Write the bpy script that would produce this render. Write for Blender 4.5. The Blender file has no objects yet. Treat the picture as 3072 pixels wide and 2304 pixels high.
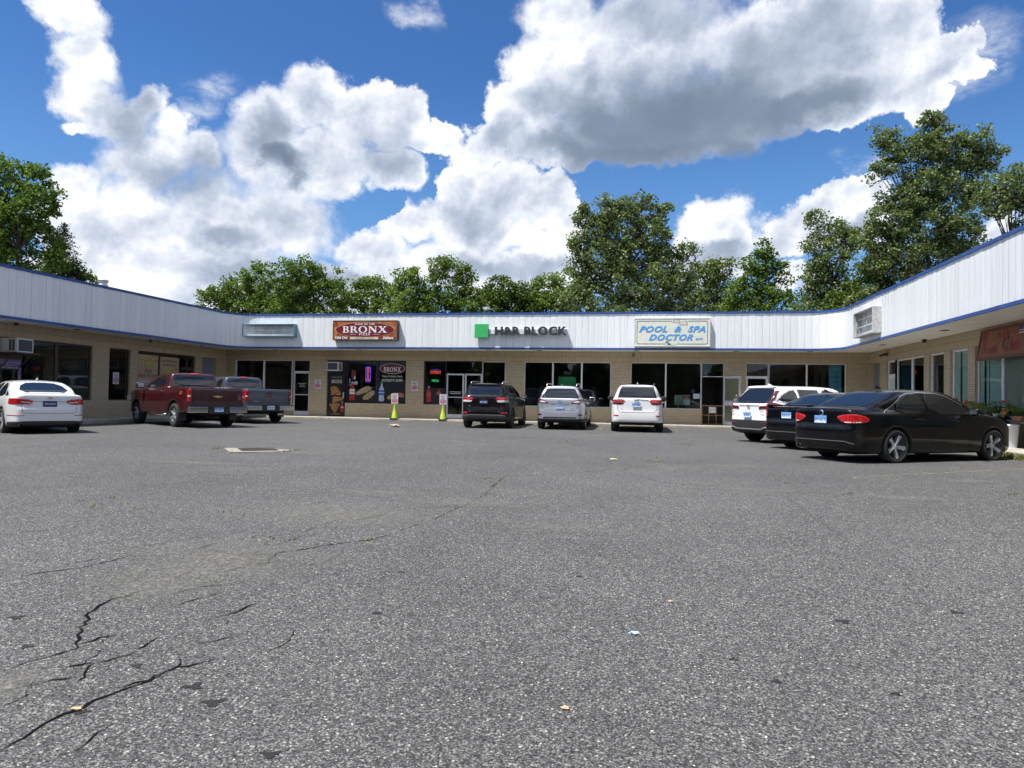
import bpy, bmesh, math, random
import numpy as np
from mathutils import Vector, Matrix
R_ = math.radians
SC = bpy.context.scene
COL = SC.collection
# ------------------------------------------------------------------ camera
CAM_F, CAM_PITCH, CAM_ROLL, CAM_YAW, CAM_Z = 2124.63, 0.0217, 0.0171, 0.1832, 1.105
cd = bpy.data.cameras.new('camera'); cam = bpy.data.objects.new('camera', cd); COL.objects.link(cam)
cd.sensor_width = 36.0; cd.lens = CAM_F / 3072 * 36.0; cd.clip_end = 4000; cd.clip_start = 0.05
cam.matrix_world = (Matrix.Translation((0, 0, CAM_Z)) @ Matrix.Rotation(CAM_YAW, 4, 'Z')
                    @ Matrix.Rotation(math.pi / 2 + CAM_PITCH, 4, 'X') @ Matrix.Rotation(CAM_ROLL, 4, 'Z'))
SC.camera = cam
SC.render.resolution_x, SC.render.resolution_y = 1024, 768
SC.view_settings.view_transform = 'Standard'; SC.view_settings.look = 'None'
SC.view_settings.exposure = 0.92; SC.view_settings.gamma = 1.0
SC.cycles.max_bounces = 6; SC.cycles.diffuse_bounces = 3; SC.cycles.glossy_bounces = 3; SC.cycles.transparent_max_bounces = 8
# ------------------------------------------------------------------ sun
SUN_TRAVEL = Vector((0.35, 0.29, -1.0)).normalized()
sd = bpy.data.lights.new('sun', 'SUN'); sun = bpy.data.objects.new('sun', sd); COL.objects.link(sun)
sd.energy = 4.2; sd.angle = R_(0.53); sd.color = (1.0, 0.965, 0.91)
sun.rotation_euler = SUN_TRAVEL.to_track_quat('-Z', 'Y').to_euler(); sun.location = (0, -10, 60)
S_ = -SUN_TRAVEL
SUN_EL = math.asin(S_.z); SUN_AZ = math.atan2(S_.x, S_.y)

# ------------------------------------------------------------------ node helper
class NT:
    def __init__(s, tree): s.t = tree; s.n = tree.nodes; s.l = tree.links
    def node(s, typ, **kw):
        nd = s.n.new(typ)
        for k, v in kw.items(): setattr(nd, k, v)
        return nd
    def put(s, sock, v):
        if v is None: return
        if hasattr(v, 'is_linked') or hasattr(v, 'links'): s.l.new(v, sock)
        else:
            try: sock.default_value = v
            except Exception: sock.default_value = (v[0], v[1], v[2], 1.0)
    def math(s, op, a, b=None, c=None, clamp=False):
        nd = s.node('ShaderNodeMath', operation=op, use_clamp=clamp)
        s.put(nd.inputs[0], a)
        if b is not None: s.put(nd.inputs[1], b)
        if c is not None: s.put(nd.inputs[2], c)
        return nd.outputs[0]
    def vmath(s, op, a, b=None, sc=None, out=0):
        nd = s.node('ShaderNodeVectorMath', operation=op)
        s.put(nd.inputs[0], a)
        if b is not None: s.put(nd.inputs[1], b)
        if sc is not None: s.put(nd.inputs['Scale'], sc)
        return nd.outputs[out]
    def noise(s, vec, scale, detail=2, rough=.5, dist=0, color=False):
        nd = s.node('ShaderNodeTexNoise'); s.put(nd.inputs['Vector'], vec)
        nd.inputs['Scale'].default_value = scale; nd.inputs['Detail'].default_value = detail
        nd.inputs['Roughness'].default_value = rough; nd.inputs['Distortion'].default_value = dist
        return nd.outputs['Color' if color else 'Fac']
    def voro(s, vec, scale, feature='F1', out='Distance', **kw):
        nd = s.node('ShaderNodeTexVoronoi', feature=feature); s.put(nd.inputs['Vector'], vec)
        nd.inputs['Scale'].default_value = scale
        for k, v in kw.items(): nd.inputs[k].default_value = v
        return nd.outputs[out]
    def ramp(s, fac, stops, interp='LINEAR'):
        nd = s.node('ShaderNodeValToRGB'); s.put(nd.inputs[0], fac)
        cr = nd.color_ramp; cr.interpolation = interp
        while len(cr.elements) > 1: cr.elements.remove(cr.elements[-1])
        for i, (p, c) in enumerate(stops):
            e = cr.elements[0] if i == 0 else cr.elements.new(p)
            e.position = p
            e.color = (c, c, c, 1) if not hasattr(c, '__len__') else (c[0], c[1], c[2], 1)
        return nd.outputs[0]
    def mix(s, fac, a, b, mode='MIX'):
        nd = s.node('ShaderNodeMix', data_type='RGBA', blend_type=mode)
        s.put(nd.inputs[0], fac); s.put(nd.inputs[6], a); s.put(nd.inputs[7], b)
        return nd.outputs[2]
    def mapr(s, v, a, b, c=0, d=1, typ='LINEAR'):
        nd = s.node('ShaderNodeMapRange', interpolation_type=typ); s.put(nd.inputs[0], v)
        for i, x in enumerate((a, b, c, d)): s.put(nd.inputs[i + 1], x)
        return nd.outputs[0]

MATS = {}
def mat_base(name):
    m = bpy.data.materials.new(name); m.use_nodes = True
    t = NT(m.node_tree); b = m.node_tree.nodes['Principled BSDF']
    MATS[name] = m
    return m, t, b
def bump(t, b, h, strength=.3, dist=.01):
    nd = t.node('ShaderNodeBump'); nd.inputs['Strength'].default_value = strength
    nd.inputs['Distance'].default_value = dist; t.put(nd.inputs['Height'], h); t.l.new(nd.outputs[0], b.inputs['Normal'])
def mat(name, col, rough=.6, metal=0, spec=.5, var=.12, vscale=6.0, coat=0, bumpv=0, bscale=40, emit=0, objvar=0):
    """painted / plastic / metal surface with faint wear in colour and roughness"""
    if name in MATS: return MATS[name]
    m, t, b = mat_base(name)
    tc = t.node('ShaderNodeTexCoord').outputs['Object']
    c = (col[0], col[1], col[2], 1)
    if var > 0:
        n = t.noise(tc, vscale, 5, .6)
        lo = [x * (1 - var) for x in col]; hi = [min(1, x * (1 + var)) for x in col]
        cc = t.ramp(n, [(.3, lo), (.7, hi)]); t.l.new(cc, b.inputs['Base Color'])
        r = t.mapr(n, .3, .7, max(.02, rough * .85), min(1, rough * 1.15)); t.l.new(r, b.inputs['Roughness'])
    else:
        b.inputs['Base Color'].default_value = c; b.inputs['Roughness'].default_value = rough
        cc = None
    b.inputs['Metallic'].default_value = metal; b.inputs['Specular IOR Level'].default_value = spec
    b.inputs['Coat Weight'].default_value = coat; b.inputs['Coat Roughness'].default_value = .03
    if bumpv: bump(t, b, t.noise(tc, bscale, 4, .6), bumpv, .01)
    if emit:
        b.inputs['Emission Color'].default_value = c; b.inputs['Emission Strength'].default_value = emit
    return m

# ------------------------------------------------------------------ object helpers
def tag(o, label=None, cat=None, group=None, kind=None):
    if label: o['label'] = label
    if cat: o['category'] = cat
    if group: o['group'] = group
    if kind: o['kind'] = kind
    return o
def root(name, label, cat, loc=(0, 0, 0), rz=0, group=None):
    o = bpy.data.objects.new(name, None); COL.objects.link(o); o.location = loc; o.rotation_euler = (0, 0, rz)
    o.empty_display_size = .2
    return tag(o, label, cat, group)
class MB:
    """collects faces, builds one mesh object; coordinates pass through self.f"""
    def __init__(s, f=None): s.v = []; s.fc = []; s.mi = []; s.uv = []; s.f = f or (lambda a, b, c: (a, b, c)); s.sm = []
    def quadv(s, pts, mi=0, uv=None, smooth=False, raw=False):
        i = len(s.v); s.v += [tuple(p) if raw else s.f(*p) for p in pts]; s.fc.append(tuple(range(i, i + len(pts))))
        s.mi.append(mi); s.uv.append(uv or [(0, 0)] * len(pts)); s.sm.append(smooth)
    def box(s, a, b, mi=0, bev=0):
        x0, y0, z0 = [min(a[i], b[i]) for i in range(3)]; x1, y1, z1 = [max(a[i], b[i]) for i in range(3)]
        i = len(s.v)
        s.v += [s.f(*p) for p in ((x0, y0, z0), (x1, y0, z0), (x1, y1, z0), (x0, y1, z0), (x0, y0, z1), (x1, y0, z1), (x1, y1, z1), (x0, y1, z1))]
        for q in ((0, 3, 2, 1), (4, 5, 6, 7), (0, 1, 5, 4), (1, 2, 6, 5), (2, 3, 7, 6), (3, 0, 4, 7)):
            s.fc.append(tuple(i + k for k in q)); s.mi.append(mi); s.uv.append([(0, 0)] * 4); s.sm.append(False)
    def tube(s, pts, r, seg=8, mi=0, cap=True):
        pts = [Vector(s.f(*p)) for p in pts]; rr = r if hasattr(r, '__len__') else [r] * len(pts)
        rings = []
        for k, p in enumerate(pts):
            d = (pts[min(k + 1, len(pts) - 1)] - pts[max(k - 1, 0)]).normalized()
            u = d.orthogonal().normalized() if k == 0 else (u0 - d * u0.dot(d)).normalized()
            u0 = u; w = d.cross(u); i = len(s.v)
            s.v += [tuple(p + (u * math.cos(a) + w * math.sin(a)) * rr[k]) for a in [2 * math.pi * j / seg for j in range(seg)]]
            rings.append(i)
        for a, b in zip(rings, rings[1:]):
            for j in range(seg):
                s.fc.append((a + j, a + (j + 1) % seg, b + (j + 1) % seg, b + j)); s.mi.append(mi); s.uv.append([(0, 0)] * 4); s.sm.append(True)
        if cap:
            for a in (rings[0], rings[-1]):
                s.fc.append(tuple(range(a, a + seg))); s.mi.append(mi); s.uv.append([(0, 0)] * seg); s.sm.append(False)
    def lathe(s, prof, c=(0, 0, 0), seg=24, mi=0, axis='z'):
        rings = []
        for (r, h) in prof:
            i = len(s.v); rings.append(i)
            for j in range(seg):
                a = 2 * math.pi * j / seg
                if axis == 'z': p = (c[0] + r * math.cos(a), c[1] + r * math.sin(a), c[2] + h)
                else: p = (c[0] + r * math.cos(a), c[1] + h, c[2] + r * math.sin(a))
                s.v.append(s.f(*p))
        for a, b in zip(rings, rings[1:]):
            for j in range(seg):
                s.fc.append((a + j, a + (j + 1) % seg, b + (j + 1) % seg, b + j)); s.mi.append(mi); s.uv.append([(0, 0)] * 4); s.sm.append(True)
    def build(s, name, mats, parent=None, norm=True, bevel=0):
        me = bpy.data.meshes.new(name); me.from_pydata(s.v, [], s.fc)
        if not isinstance(mats, (list, tuple)): mats = [mats]
        for m in mats: me.materials.append(m)
        me.polygons.foreach_set('material_index', s.mi); me.polygons.foreach_set('use_smooth', s.sm)
        if any(any(c != (0, 0) for c in u) for u in s.uv):
            ul = me.uv_layers.new(name='UVMap'); flat = [c for u in s.uv for p in u for c in p]
            ul.data.foreach_set('uv', flat)
        if norm or bevel:
            bm = bmesh.new(); bm.from_mesh(me)
            if bevel:
                bmesh.ops.remove_doubles(bm, verts=bm.verts, dist=1e-5)
                bmesh.ops.bevel(bm, geom=list(bm.edges), offset=bevel, segments=2, profile=.5, affect='EDGES', clamp_overlap=True)
                for f in bm.faces: f.smooth = False
            if norm: bmesh.ops.recalc_face_normals(bm, faces=bm.faces)
            bm.to_mesh(me); bm.free()
        me.update()
        o = bpy.data.objects.new(name, me); COL.objects.link(o)
        if parent: o.parent = parent
        return o
def sharp_smooth(o, ang=35):
    for p in o.data.polygons: p.use_smooth = True
    o.data.set_sharp_from_angle(angle=R_(ang)); return o
# pixel of the 3072 px wide frame -> direction, and -> point on the ground
def ray(px, py):
    u2, v2 = px - 1536, 1152 - py; cr, sr = math.cos(CAM_ROLL), math.sin(CAM_ROLL)
    u = cr * u2 - sr * v2; v = sr * u2 + cr * v2
    cp, sp = math.cos(CAM_PITCH), math.sin(CAM_PITCH)
    y = cp * CAM_F - sp * v; z = sp * CAM_F + cp * v
    c, s = math.cos(CAM_YAW), math.sin(CAM_YAW)
    return Vector((c * u - s * y, s * u + c * y, z))
def gz_raw(y):
    if y > 16: return 0.06 * min(1, max(0, (y - 26.5) / 4.5))
    t = min(1, (16 - y) / 18.0); return -0.42 * (t * t * (3 - 2 * t))
LOT_Y = [-900, -300, -120, -60, -30] + [float(v) for v in range(-20, 17)] + [17 + 1.5 * k for k in range(12)] + [60, 120, 300, 900]
LOT_Z = [gz_raw(v) for v in LOT_Y]
def gz(x, y):
    """height of the lot: it dips gently towards the viewer and rises a touch to the rear pavement"""
    return float(np.interp(y, LOT_Y, LOT_Z))
def gp(px, py, lift=0):
    d = ray(px, py); t = -CAM_Z / d.z
    for _ in range(12):
        p = d * t; t = (gz(p.x, p.y) - CAM_Z) / d.z
    p = d * t
    return Vector((p.x, p.y, gz(p.x, p.y) + lift))
def font_mesh(s, size=1, bold=0, shear=0, ext=.002, sx=1, spacing=1, align='CENTER'):
    c = bpy.data.curves.new('lettering', 'FONT'); c.body = s; c.size = size; c.offset = bold; c.shear = shear
    c.extrude = ext; c.space_character = spacing; c.align_x = align; c.align_y = 'CENTER'; c.resolution_u = 3
    o = bpy.data.objects.new('lettering', c); COL.objects.link(o)
    dg = bpy.context.evaluated_depsgraph_get(); me = bpy.data.meshes.new_from_object(o.evaluated_get(dg))
    bpy.data.objects.remove(o); bpy.data.curves.remove(c)
    if sx != 1:
        for v in me.vertices: v.co.x *= sx
    return me
def place_mesh(me, name, m, origin, right, up, parent=None):
    """mesh drawn in x,y -> plane spanned by right, up with its front towards right x up"""
    r = Vector(right).normalized(); u = Vector(up).normalized(); n = r.cross(u)
    M = Matrix((r, u, n)).transposed().to_4x4(); M.translation = Vector(origin)
    me.transform(M)
    while len(me.materials): me.materials.pop(index=0)
    me.materials.append(m); me.name = name
    o = bpy.data.objects.new(name, me); COL.objects.link(o)
    if parent:
        o.parent = parent
        o.matrix_parent_inverse = Matrix.Identity(4)
        loc = Matrix.Translation(parent.location) @ parent.rotation_euler.to_matrix().to_4x4()
        me.transform(loc.inverted())
    return o
def poly_mesh(polys, ext=.002):
    """flat filled outlines (holes where they nest), extruded; returns a mesh in x,y"""
    c = bpy.data.curves.new('shape', 'CURVE'); c.dimensions = '2D'; c.fill_mode = 'BOTH'; c.extrude = ext
    for pl in polys:
        sp = c.splines.new('POLY'); sp.points.add(len(pl) - 1)
        for p, q in zip(sp.points, pl): p.co = (q[0], q[1], 0, 1)
        sp.use_cyclic_u = True
    o = bpy.data.objects.new('shape', c); COL.objects.link(o)
    dg = bpy.context.evaluated_depsgraph_get(); me = bpy.data.meshes.new_from_object(o.evaluated_get(dg))
    bpy.data.objects.remove(o); bpy.data.curves.remove(c)
    return me
def ell(cx, cy, rx, ry, n=32, a0=0, a1=360):
    return [(cx + rx * math.cos(R_(a0 + (a1 - a0) * i / n)), cy + ry * math.sin(R_(a0 + (a1 - a0) * i / n))) for i in range(n + (0 if a1 - a0 == 360 else 1))]
def rect(x0, y0, x1, y1): return [(x0, y0), (x1, y0), (x1, y1), (x0, y1)]
# serif capitals B R O N X, 1 unit tall
def glyph(ch):
    def bowl(x0, y0, y1, w, th):
        h = (y1 - y0) / 2; yc = (y0 + y1) / 2
        return ell(x0 + w - h, yc, h, h, 12, -90, 90)
    if ch == 'B':
        o = [(0, 0), (.44, 0)] + ell(.44, .27, .26, .27, 10, -90, 75) + ell(.42, .76, .22, .24, 10, -60, 90) + [(0, 1), (0, .93), (.1, .93), (.1, .07), (0, .07)]
        h1 = [(.28, .08), (.40, .08)] + ell(.40, .275, .12, .195, 8, -90, 90) + [(.28, .47)]
        h2 = [(.28, .56), (.38, .56)] + ell(.38, .74, .09, .18, 8, -90, 90) + [(.28, .92)]
        return [o, h1, h2], .76
    if ch == 'R':
        o = [(0, 0), (.38, 0), (.38, .07), (.28, .07), (.28, .44), (.40, .44), (.62, 0), (.86, 0), (.86, .07), (.80, .07), (.58, .47)] + ell(.44, .73, .24, .27, 10, -55, 90) + [(0, 1), (0, .93), (.1, .93), (.1, .07), (0, .07)]
        h = [(.28, .53), (.38, .53)] + ell(.38, .725, .11, .195, 8, -90, 90) + [(.28, .92)]
        return [o, h], .88
    if ch == 'O': return [ell(.46, .5, .46, .52, 28), ell(.46, .5, .27, .43, 28)], .98
    if ch == 'N':
        return [[(0, 0), (.34, 0), (.34, .07), (.22, .07), (.22, .72), (.72, 0), (.86, 0), (.86, .93), (.97, .93), (.97, 1), (.66, 1), (.66, .93), (.77, .93), (.77, .34), (.30, 1), (0, 1), (0, .93), (.12, .93), (.12, .07), (0, .07)]], 1.02
    return [[(0, 0), (.32, 0), (.32, .07), (.22, .07), (.44, .38), (.62, .07), (.52, .07), (.52, 0), (.96, 0), (.96, .07), (.88, .07), (.57, .54), (.82, .93), (.92, .93), (.92, 1), (.60, 1), (.60, .93), (.70, .93), (.49, .64), (.33, .93), (.43, .93), (.43, 1), (.02, 1), (.02, .93), (.10, .93), (.37, .47), (.10, .07), (0, .07)]], .96
def bronx_mesh(width, height, ext=.003):
    x = 0; polys = []
    for ch in 'BRONX':
        g, w = glyph(ch); polys += [[(px + x, py) for px, py in pl] for pl in g]; x += w + .04
    x -= .04
    return poly_mesh([[((px - x / 2) * width / x, (py - .5) * height) for px, py in pl] for pl in polys], ext)

# ------------------------------------------------------------------ sky
W = bpy.data.worlds.new('World'); SC.world = W; W.use_nodes = True
t = NT(W.node_tree); bg = W.node_tree.nodes['Background']; bg.inputs['Strength'].default_value = 1.0
sky = t.node('ShaderNodeTexSky', sky_type='NISHITA'); sky.sun_disc = False
sky.sun_elevation = SUN_EL; sky.sun_rotation = SUN_AZ; sky.altitude = 100; sky.air_density = 1.0; sky.dust_density = .5; sky.ozone_density = 3.5
SKY_K = 0.080; SKY_TINT = (.37, .63, .92)
skyc = t.vmath('SCALE', sky.outputs[0], sc=SKY_K)
skyc = t.vmath('MULTIPLY', skyc, SKY_TINT)
dirv0 = None
dirv = t.vmath('NORMALIZE', t.node('ShaderNodeTexCoord').outputs['Generated'])
# azimuth (degrees right of +Y) and elevation of the view ray
sep = t.node('ShaderNodeSeparateXYZ'); t.l.new(dirv, sep.inputs[0])
az = t.math('MULTIPLY', t.math('ARCTAN2', sep.outputs[0], sep.outputs[1]), 180 / math.pi)
el = t.math('MULTIPLY', t.math('ARCSINE', sep.outputs[2]), 180 / math.pi)
skyc = t.mix(t.mapr(el, 26, 4, 0, .55, 'SMOOTHSTEP'), skyc, (.135 , .27, .46, 1))
# big and small swirls that break up every outline
n1 = t.vmath('SUBTRACT', t.noise(dirv, 7, 3, .55, color=True), (.5, .5, .5))
n2 = t.vmath('SUBTRACT', t.noise(dirv, 26, 5, .62, color=True), (.5, .5, .5))
w1 = t.vmath('ADD', t.vmath('SCALE', n1, sc=5.0), t.vmath('SCALE', n2, sc=3.0))
cmb = t.node('ShaderNodeCombineXYZ'); t.l.new(az, cmb.inputs[0]); t.l.new(el, cmb.inputs[1])
pos = t.vmath('ADD', cmb.outputs[0], t.vmath('MULTIPLY', w1, (1, 1, 0)))
def azel(px, py):
    d = ray(px, py).normalized(); return math.degrees(math.atan2(d.x, d.y)), math.degrees(math.asin(d.z))
def blob(px, py, rx, ry, rot=0, pos=None):
    """puff centred on a direction; value 1 in the middle, 0 on the rim, negative outside"""
    a, e = azel(px, py); h = azel(px + rx, py); v = azel(px, py - ry)
    sx, sy = math.hypot(h[0] - a, h[1] - e), math.hypot(v[0] - a, v[1] - e)
    nd = t.node('ShaderNodeMapping', vector_type='TEXTURE')
    nd.inputs['Location'].default_value = (a, e, 0); nd.inputs['Rotation'].default_value = (0, 0, R_(rot)); nd.inputs['Scale'].default_value = (sx, sy, 1)
    t.l.new(pos, nd.inputs['Vector'])
    return t.math('SUBTRACT', 1.0, t.vmath('LENGTH', nd.outputs[0], out=1))
def union(lst, k=.14):
    """merges puffs one after another (each waits for the one before, which keeps the shader small)"""
    acc = None
    for x, y, rx, ry, rot in lst:
        p = pos
        if acc is not None:
            nd = t.node('ShaderNodeVectorMath', operation='MULTIPLY_ADD'); t.l.new(acc, nd.inputs[0]); nd.inputs[1].default_value = (1e-6, 1e-6, 0); t.l.new(pos, nd.inputs[2]); p = nd.outputs[0]
        v = blob(x * D, y * D, rx * D, ry * D, rot, p)
        acc = v if acc is None else t.math('SMOOTH_MAX', acc, v, k)
    return acc
CLOUD_K = 0.60; SOFT = .13
# x, y, radii on the 2212 px wide view; rotation in degrees
CLOUDS = [(135, 20, 100, 85, 0), (175, 120, 92, 65, 0), (195, 195, 105, 70, 0), (300, 370, 120, 60, 0), (250, 250, 95, 72, 0), (165, 262, 40, 20, 0), (310, 225, 55, 52, 0), (375, 275, 60, 55, 0), (330, 335, 115, 80, 0), (440, 350, 60, 55, 0),
 (576, 270, 88, 84, 0), (680, 210, 95, 82, 0), (785, 250, 95, 82, 0), (865, 255, 68, 78, 0), (935, 290, 60, 42, 0), (700, 345, 130, 85, 0), (600, 350, 140, 80, 0), (860, 365, 75, 62, 0),
 (180, 400, 78, 62, 0), (190, 490, 110, 95, 0), (320, 480, 160, 115, 0), (480, 480, 170, 120, 0), (610, 470, 130, 110, 0), (300, 600, 230, 80, 0), (520, 600, 260, 70, 0), (150, 600, 120, 80, 0),
 (880, 485, 85, 52, 0), (790, 530, 100, 45, 0), (1000, 505, 115, 95, 0), (1100, 450, 100, 105, 0), (1195, 440, 52, 68, 0), (1230, 490, 42, 70, 0), (1000, 575, 280, 50, 0), (1190, 565, 80, 65, 0), (500, 640, 460, 50, 0), (740, 590, 140, 40, 0), (1010, 345, 58, 85, 0), (985, 415, 45, 60, 0),
 (1195, 45, 108, 90, 0), (1150, 150, 85, 90, 0), (1120, 240, 95, 75, 0), (1085, 310, 90, 60, 0), (1250, 180, 160, 145, 0), (1200, 320, 120, 55, 0), (1400, 100, 240, 160, 0), (1400, 295, 260, 70, 0), (1560, 300, 130, 60, 0),
 (1480, 230, 230, 110, 0), (1650, 120, 240, 150, 0), (1640, 250, 160, 72, 8), (1800, 90, 200, 140, 0), (1820, 205, 120, 72, 10), (1900, 150, 112, 100, 0), (1950, 50, 90, 90, 0), (2045, 105, 75, 48, 20), (2085, 140, 48, 48, 0),
 (300, 640, 300, 60, 0), (650, 640, 260, 60, 0), (1100, 630, 170, 40, 0), (1990, 200, 60, 60, 0), (1540, 490, 105, 65, 0), (1560, 560, 90, 50, 0), (1700, 540, 70, 45, 0), (1500, 545, 62, 42, 0), (1595, 535, 60, 55, 0), (1700, 505, 58, 42, 10), (1760, 460, 72, 42, 20), (1850, 430, 85, 42, 10), (1905, 430, 50, 52, 0), (1800, 500, 120, 52, 0), (1880, 500, 100, 55, 0),
 (1700, 622, 38, 38, 0), (1735, 600, 26, 26, 0), (2170, 485, 70, 52, 0), (1490, 600, 60, 40, 0)]
HOLES = [(805, 450, 62, 34, 25), (935, 412, 14, 26, 0)]
GREYS = [(1380, 325, 290, 50, 0), (1700, 250, 150, 60, 15), (1500, 240, 270, 110, 0), (1330, 260, 150, 80, 0), (1600, 330, 90, 32, 0), (622, 345, 36, 36, 0)]
GREYS2 = [(1760, 50, 150, 60, 0), (1430, 40, 120, 60, 0), (275, 260, 62, 95, 20), (420, 390, 90, 36, 0), (590, 300, 50, 60, 0), (620, 590, 240, 30, 0), (850, 330, 80, 60, 0), (1020, 480, 60, 40, 0), (1120, 575, 170, 28, 0), (1080, 300, 60, 40, 0), (1540, 560, 70, 22, 0), (1840, 510, 90, 24, 0), (1650, 130, 200, 90, 0), (480, 520, 80, 30, 0), (1180, 230, 70, 50, 0)]
VEIL = [(1600, 540, 170, 80, 0), (2090, 130, 110, 110, 0), (420, 220, 90, 60, 30), (1150, 620, 260, 40, 0), (1880, 360, 90, 40, -20), (900, 40, 70, 50, 0), (500, 640, 500, 40, 0), (1770, 620, 120, 60, 0)]

D = 1.3888
bright = union(CLOUDS, .14)
bright = t.math('ADD', bright, t.math('MULTIPLY', t.math('SUBTRACT', t.noise(dirv, 55, 6, .68), .5), .26))
# far-away scattered cloud over the rest of the sky, outside the photographed part
far = t.math('SUBTRACT', t.noise(dirv, 3.2, 5, .55), .47)
away = t.mapr(t.math('ABSOLUTE', t.math('ADD', az, 10.5)), 42, 55)
up_ = t.mapr(el, 36, 46)
far = t.math('SUBTRACT', t.math('MULTIPLY', far, 4.0), t.math('MULTIPLY', t.math('SUBTRACT', 1.0, t.math('MAXIMUM', away, up_)), 4.0))
low = t.math('MULTIPLY', t.math('SUBTRACT', 6.0, el), .1)
dens = t.math('MAXIMUM', bright, far)
dens = t.math('MAXIMUM', dens, t.math('SUBTRACT', low, t.math('MULTIPLY', t.noise(dirv, 9, 4, .6), .6)))
holes = union(HOLES, .1)
dens = t.math('SUBTRACT', dens, t.math('MAXIMUM', t.math('MULTIPLY', holes, 2.2), 0.0))
soft_e = t.math('ADD', SOFT, t.mapr(t.noise(dirv, 3.3, 2, .5), .40, .66, 0, .45))
alpha = t.mapr(dens, -.02, soft_e, 0, 1, 'SMOOTHSTEP')
# relief: billows lit from the upper left, soft grey towards the bases
dw = t.vmath('ADD', dirv, t.vmath('SCALE', n2, sc=.022))
l1 = t.noise(t.vmath('ADD', dirv, (-.020, 0, .034)), 6.5, 3, .5); l2 = t.noise(dirv, 6.5, 3, .5)
rel = t.math('MULTIPLY', t.math('SUBTRACT', l2, l1), .95)
l3 = t.voro(t.vmath('ADD', dw, (-.008, 0, .013)), 17, 'SMOOTH_F1'); l4 = t.voro(dw, 17, 'SMOOTH_F1')
rel2 = t.math('MULTIPLY', t.math('SUBTRACT', l3, l4), .85)
l5 = t.noise(t.vmath('ADD', dirv, (-.004, 0, .007)), 34, 4, .6); l6 = t.noise(dirv, 34, 4, .6)
rel3 = t.math('MULTIPLY', t.math('SUBTRACT', l6, l5), .5)
grey = union(GREYS, .3)
grey = t.mapr(grey, -.6, .8, 0, 1, 'SMOOTHSTEP')
grey2 = union(GREYS2, .3)
grey = t.math('MAXIMUM', grey, t.mapr(grey2, -.6, .7, 0, .5, 'SMOOTHSTEP'))
core = t.mapr(dens, .05, .9, 0, 1, 'SMOOTHSTEP')
soft = t.mapr(grey, 0, .8, 1, .12)
br = t.math('SUBTRACT', t.math('SUBTRACT', 1.0, t.math('MULTIPLY', core, .16)), t.math('MULTIPLY', grey, .72))
relief = t.math('ADD', t.math('ADD', rel, rel2), rel3)
br = t.math('ADD', br, t.math('MULTIPLY', relief, soft))
patch = t.math('MULTIPLY', t.math('SUBTRACT', t.noise(t.vmath('MULTIPLY', dirv, (1, 1, 1.7)), 5.5, 4, .55), .5), t.mapr(grey, 0, 1, .36, .26))
br = t.math('ADD', br, patch)
cc = t.ramp(br, [(.0, (.15, .20, .28)), (.30, (.225, .28, .375)), (.52, (.36, .425, .545)), (.72, (.56, .62, .73)), (.88, (.76, .80, .88)), (1.0, (.93, .95, .985))])
cc = t.vmath('SCALE', cc, sc=CLOUD_K)
veil = t.math('MULTIPLY', t.mapr(union(VEIL, .3), -.1, .6, 0, 1, 'SMOOTHSTEP'), t.mapr(t.noise(t.vmath('MULTIPLY', dirv, (1, 1, 2.2)), 13, 6, .65), .36, .68, 0, .62, 'SMOOTHSTEP'))
alpha = t.math('MAXIMUM', alpha, veil)
fin = t.mix(alpha, skyc, cc)
t.l.new(fin, bg.inputs['Color'])
W.cycles.sampling_method = 'MANUAL'; W.cycles.sample_map_resolution = 512

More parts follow.
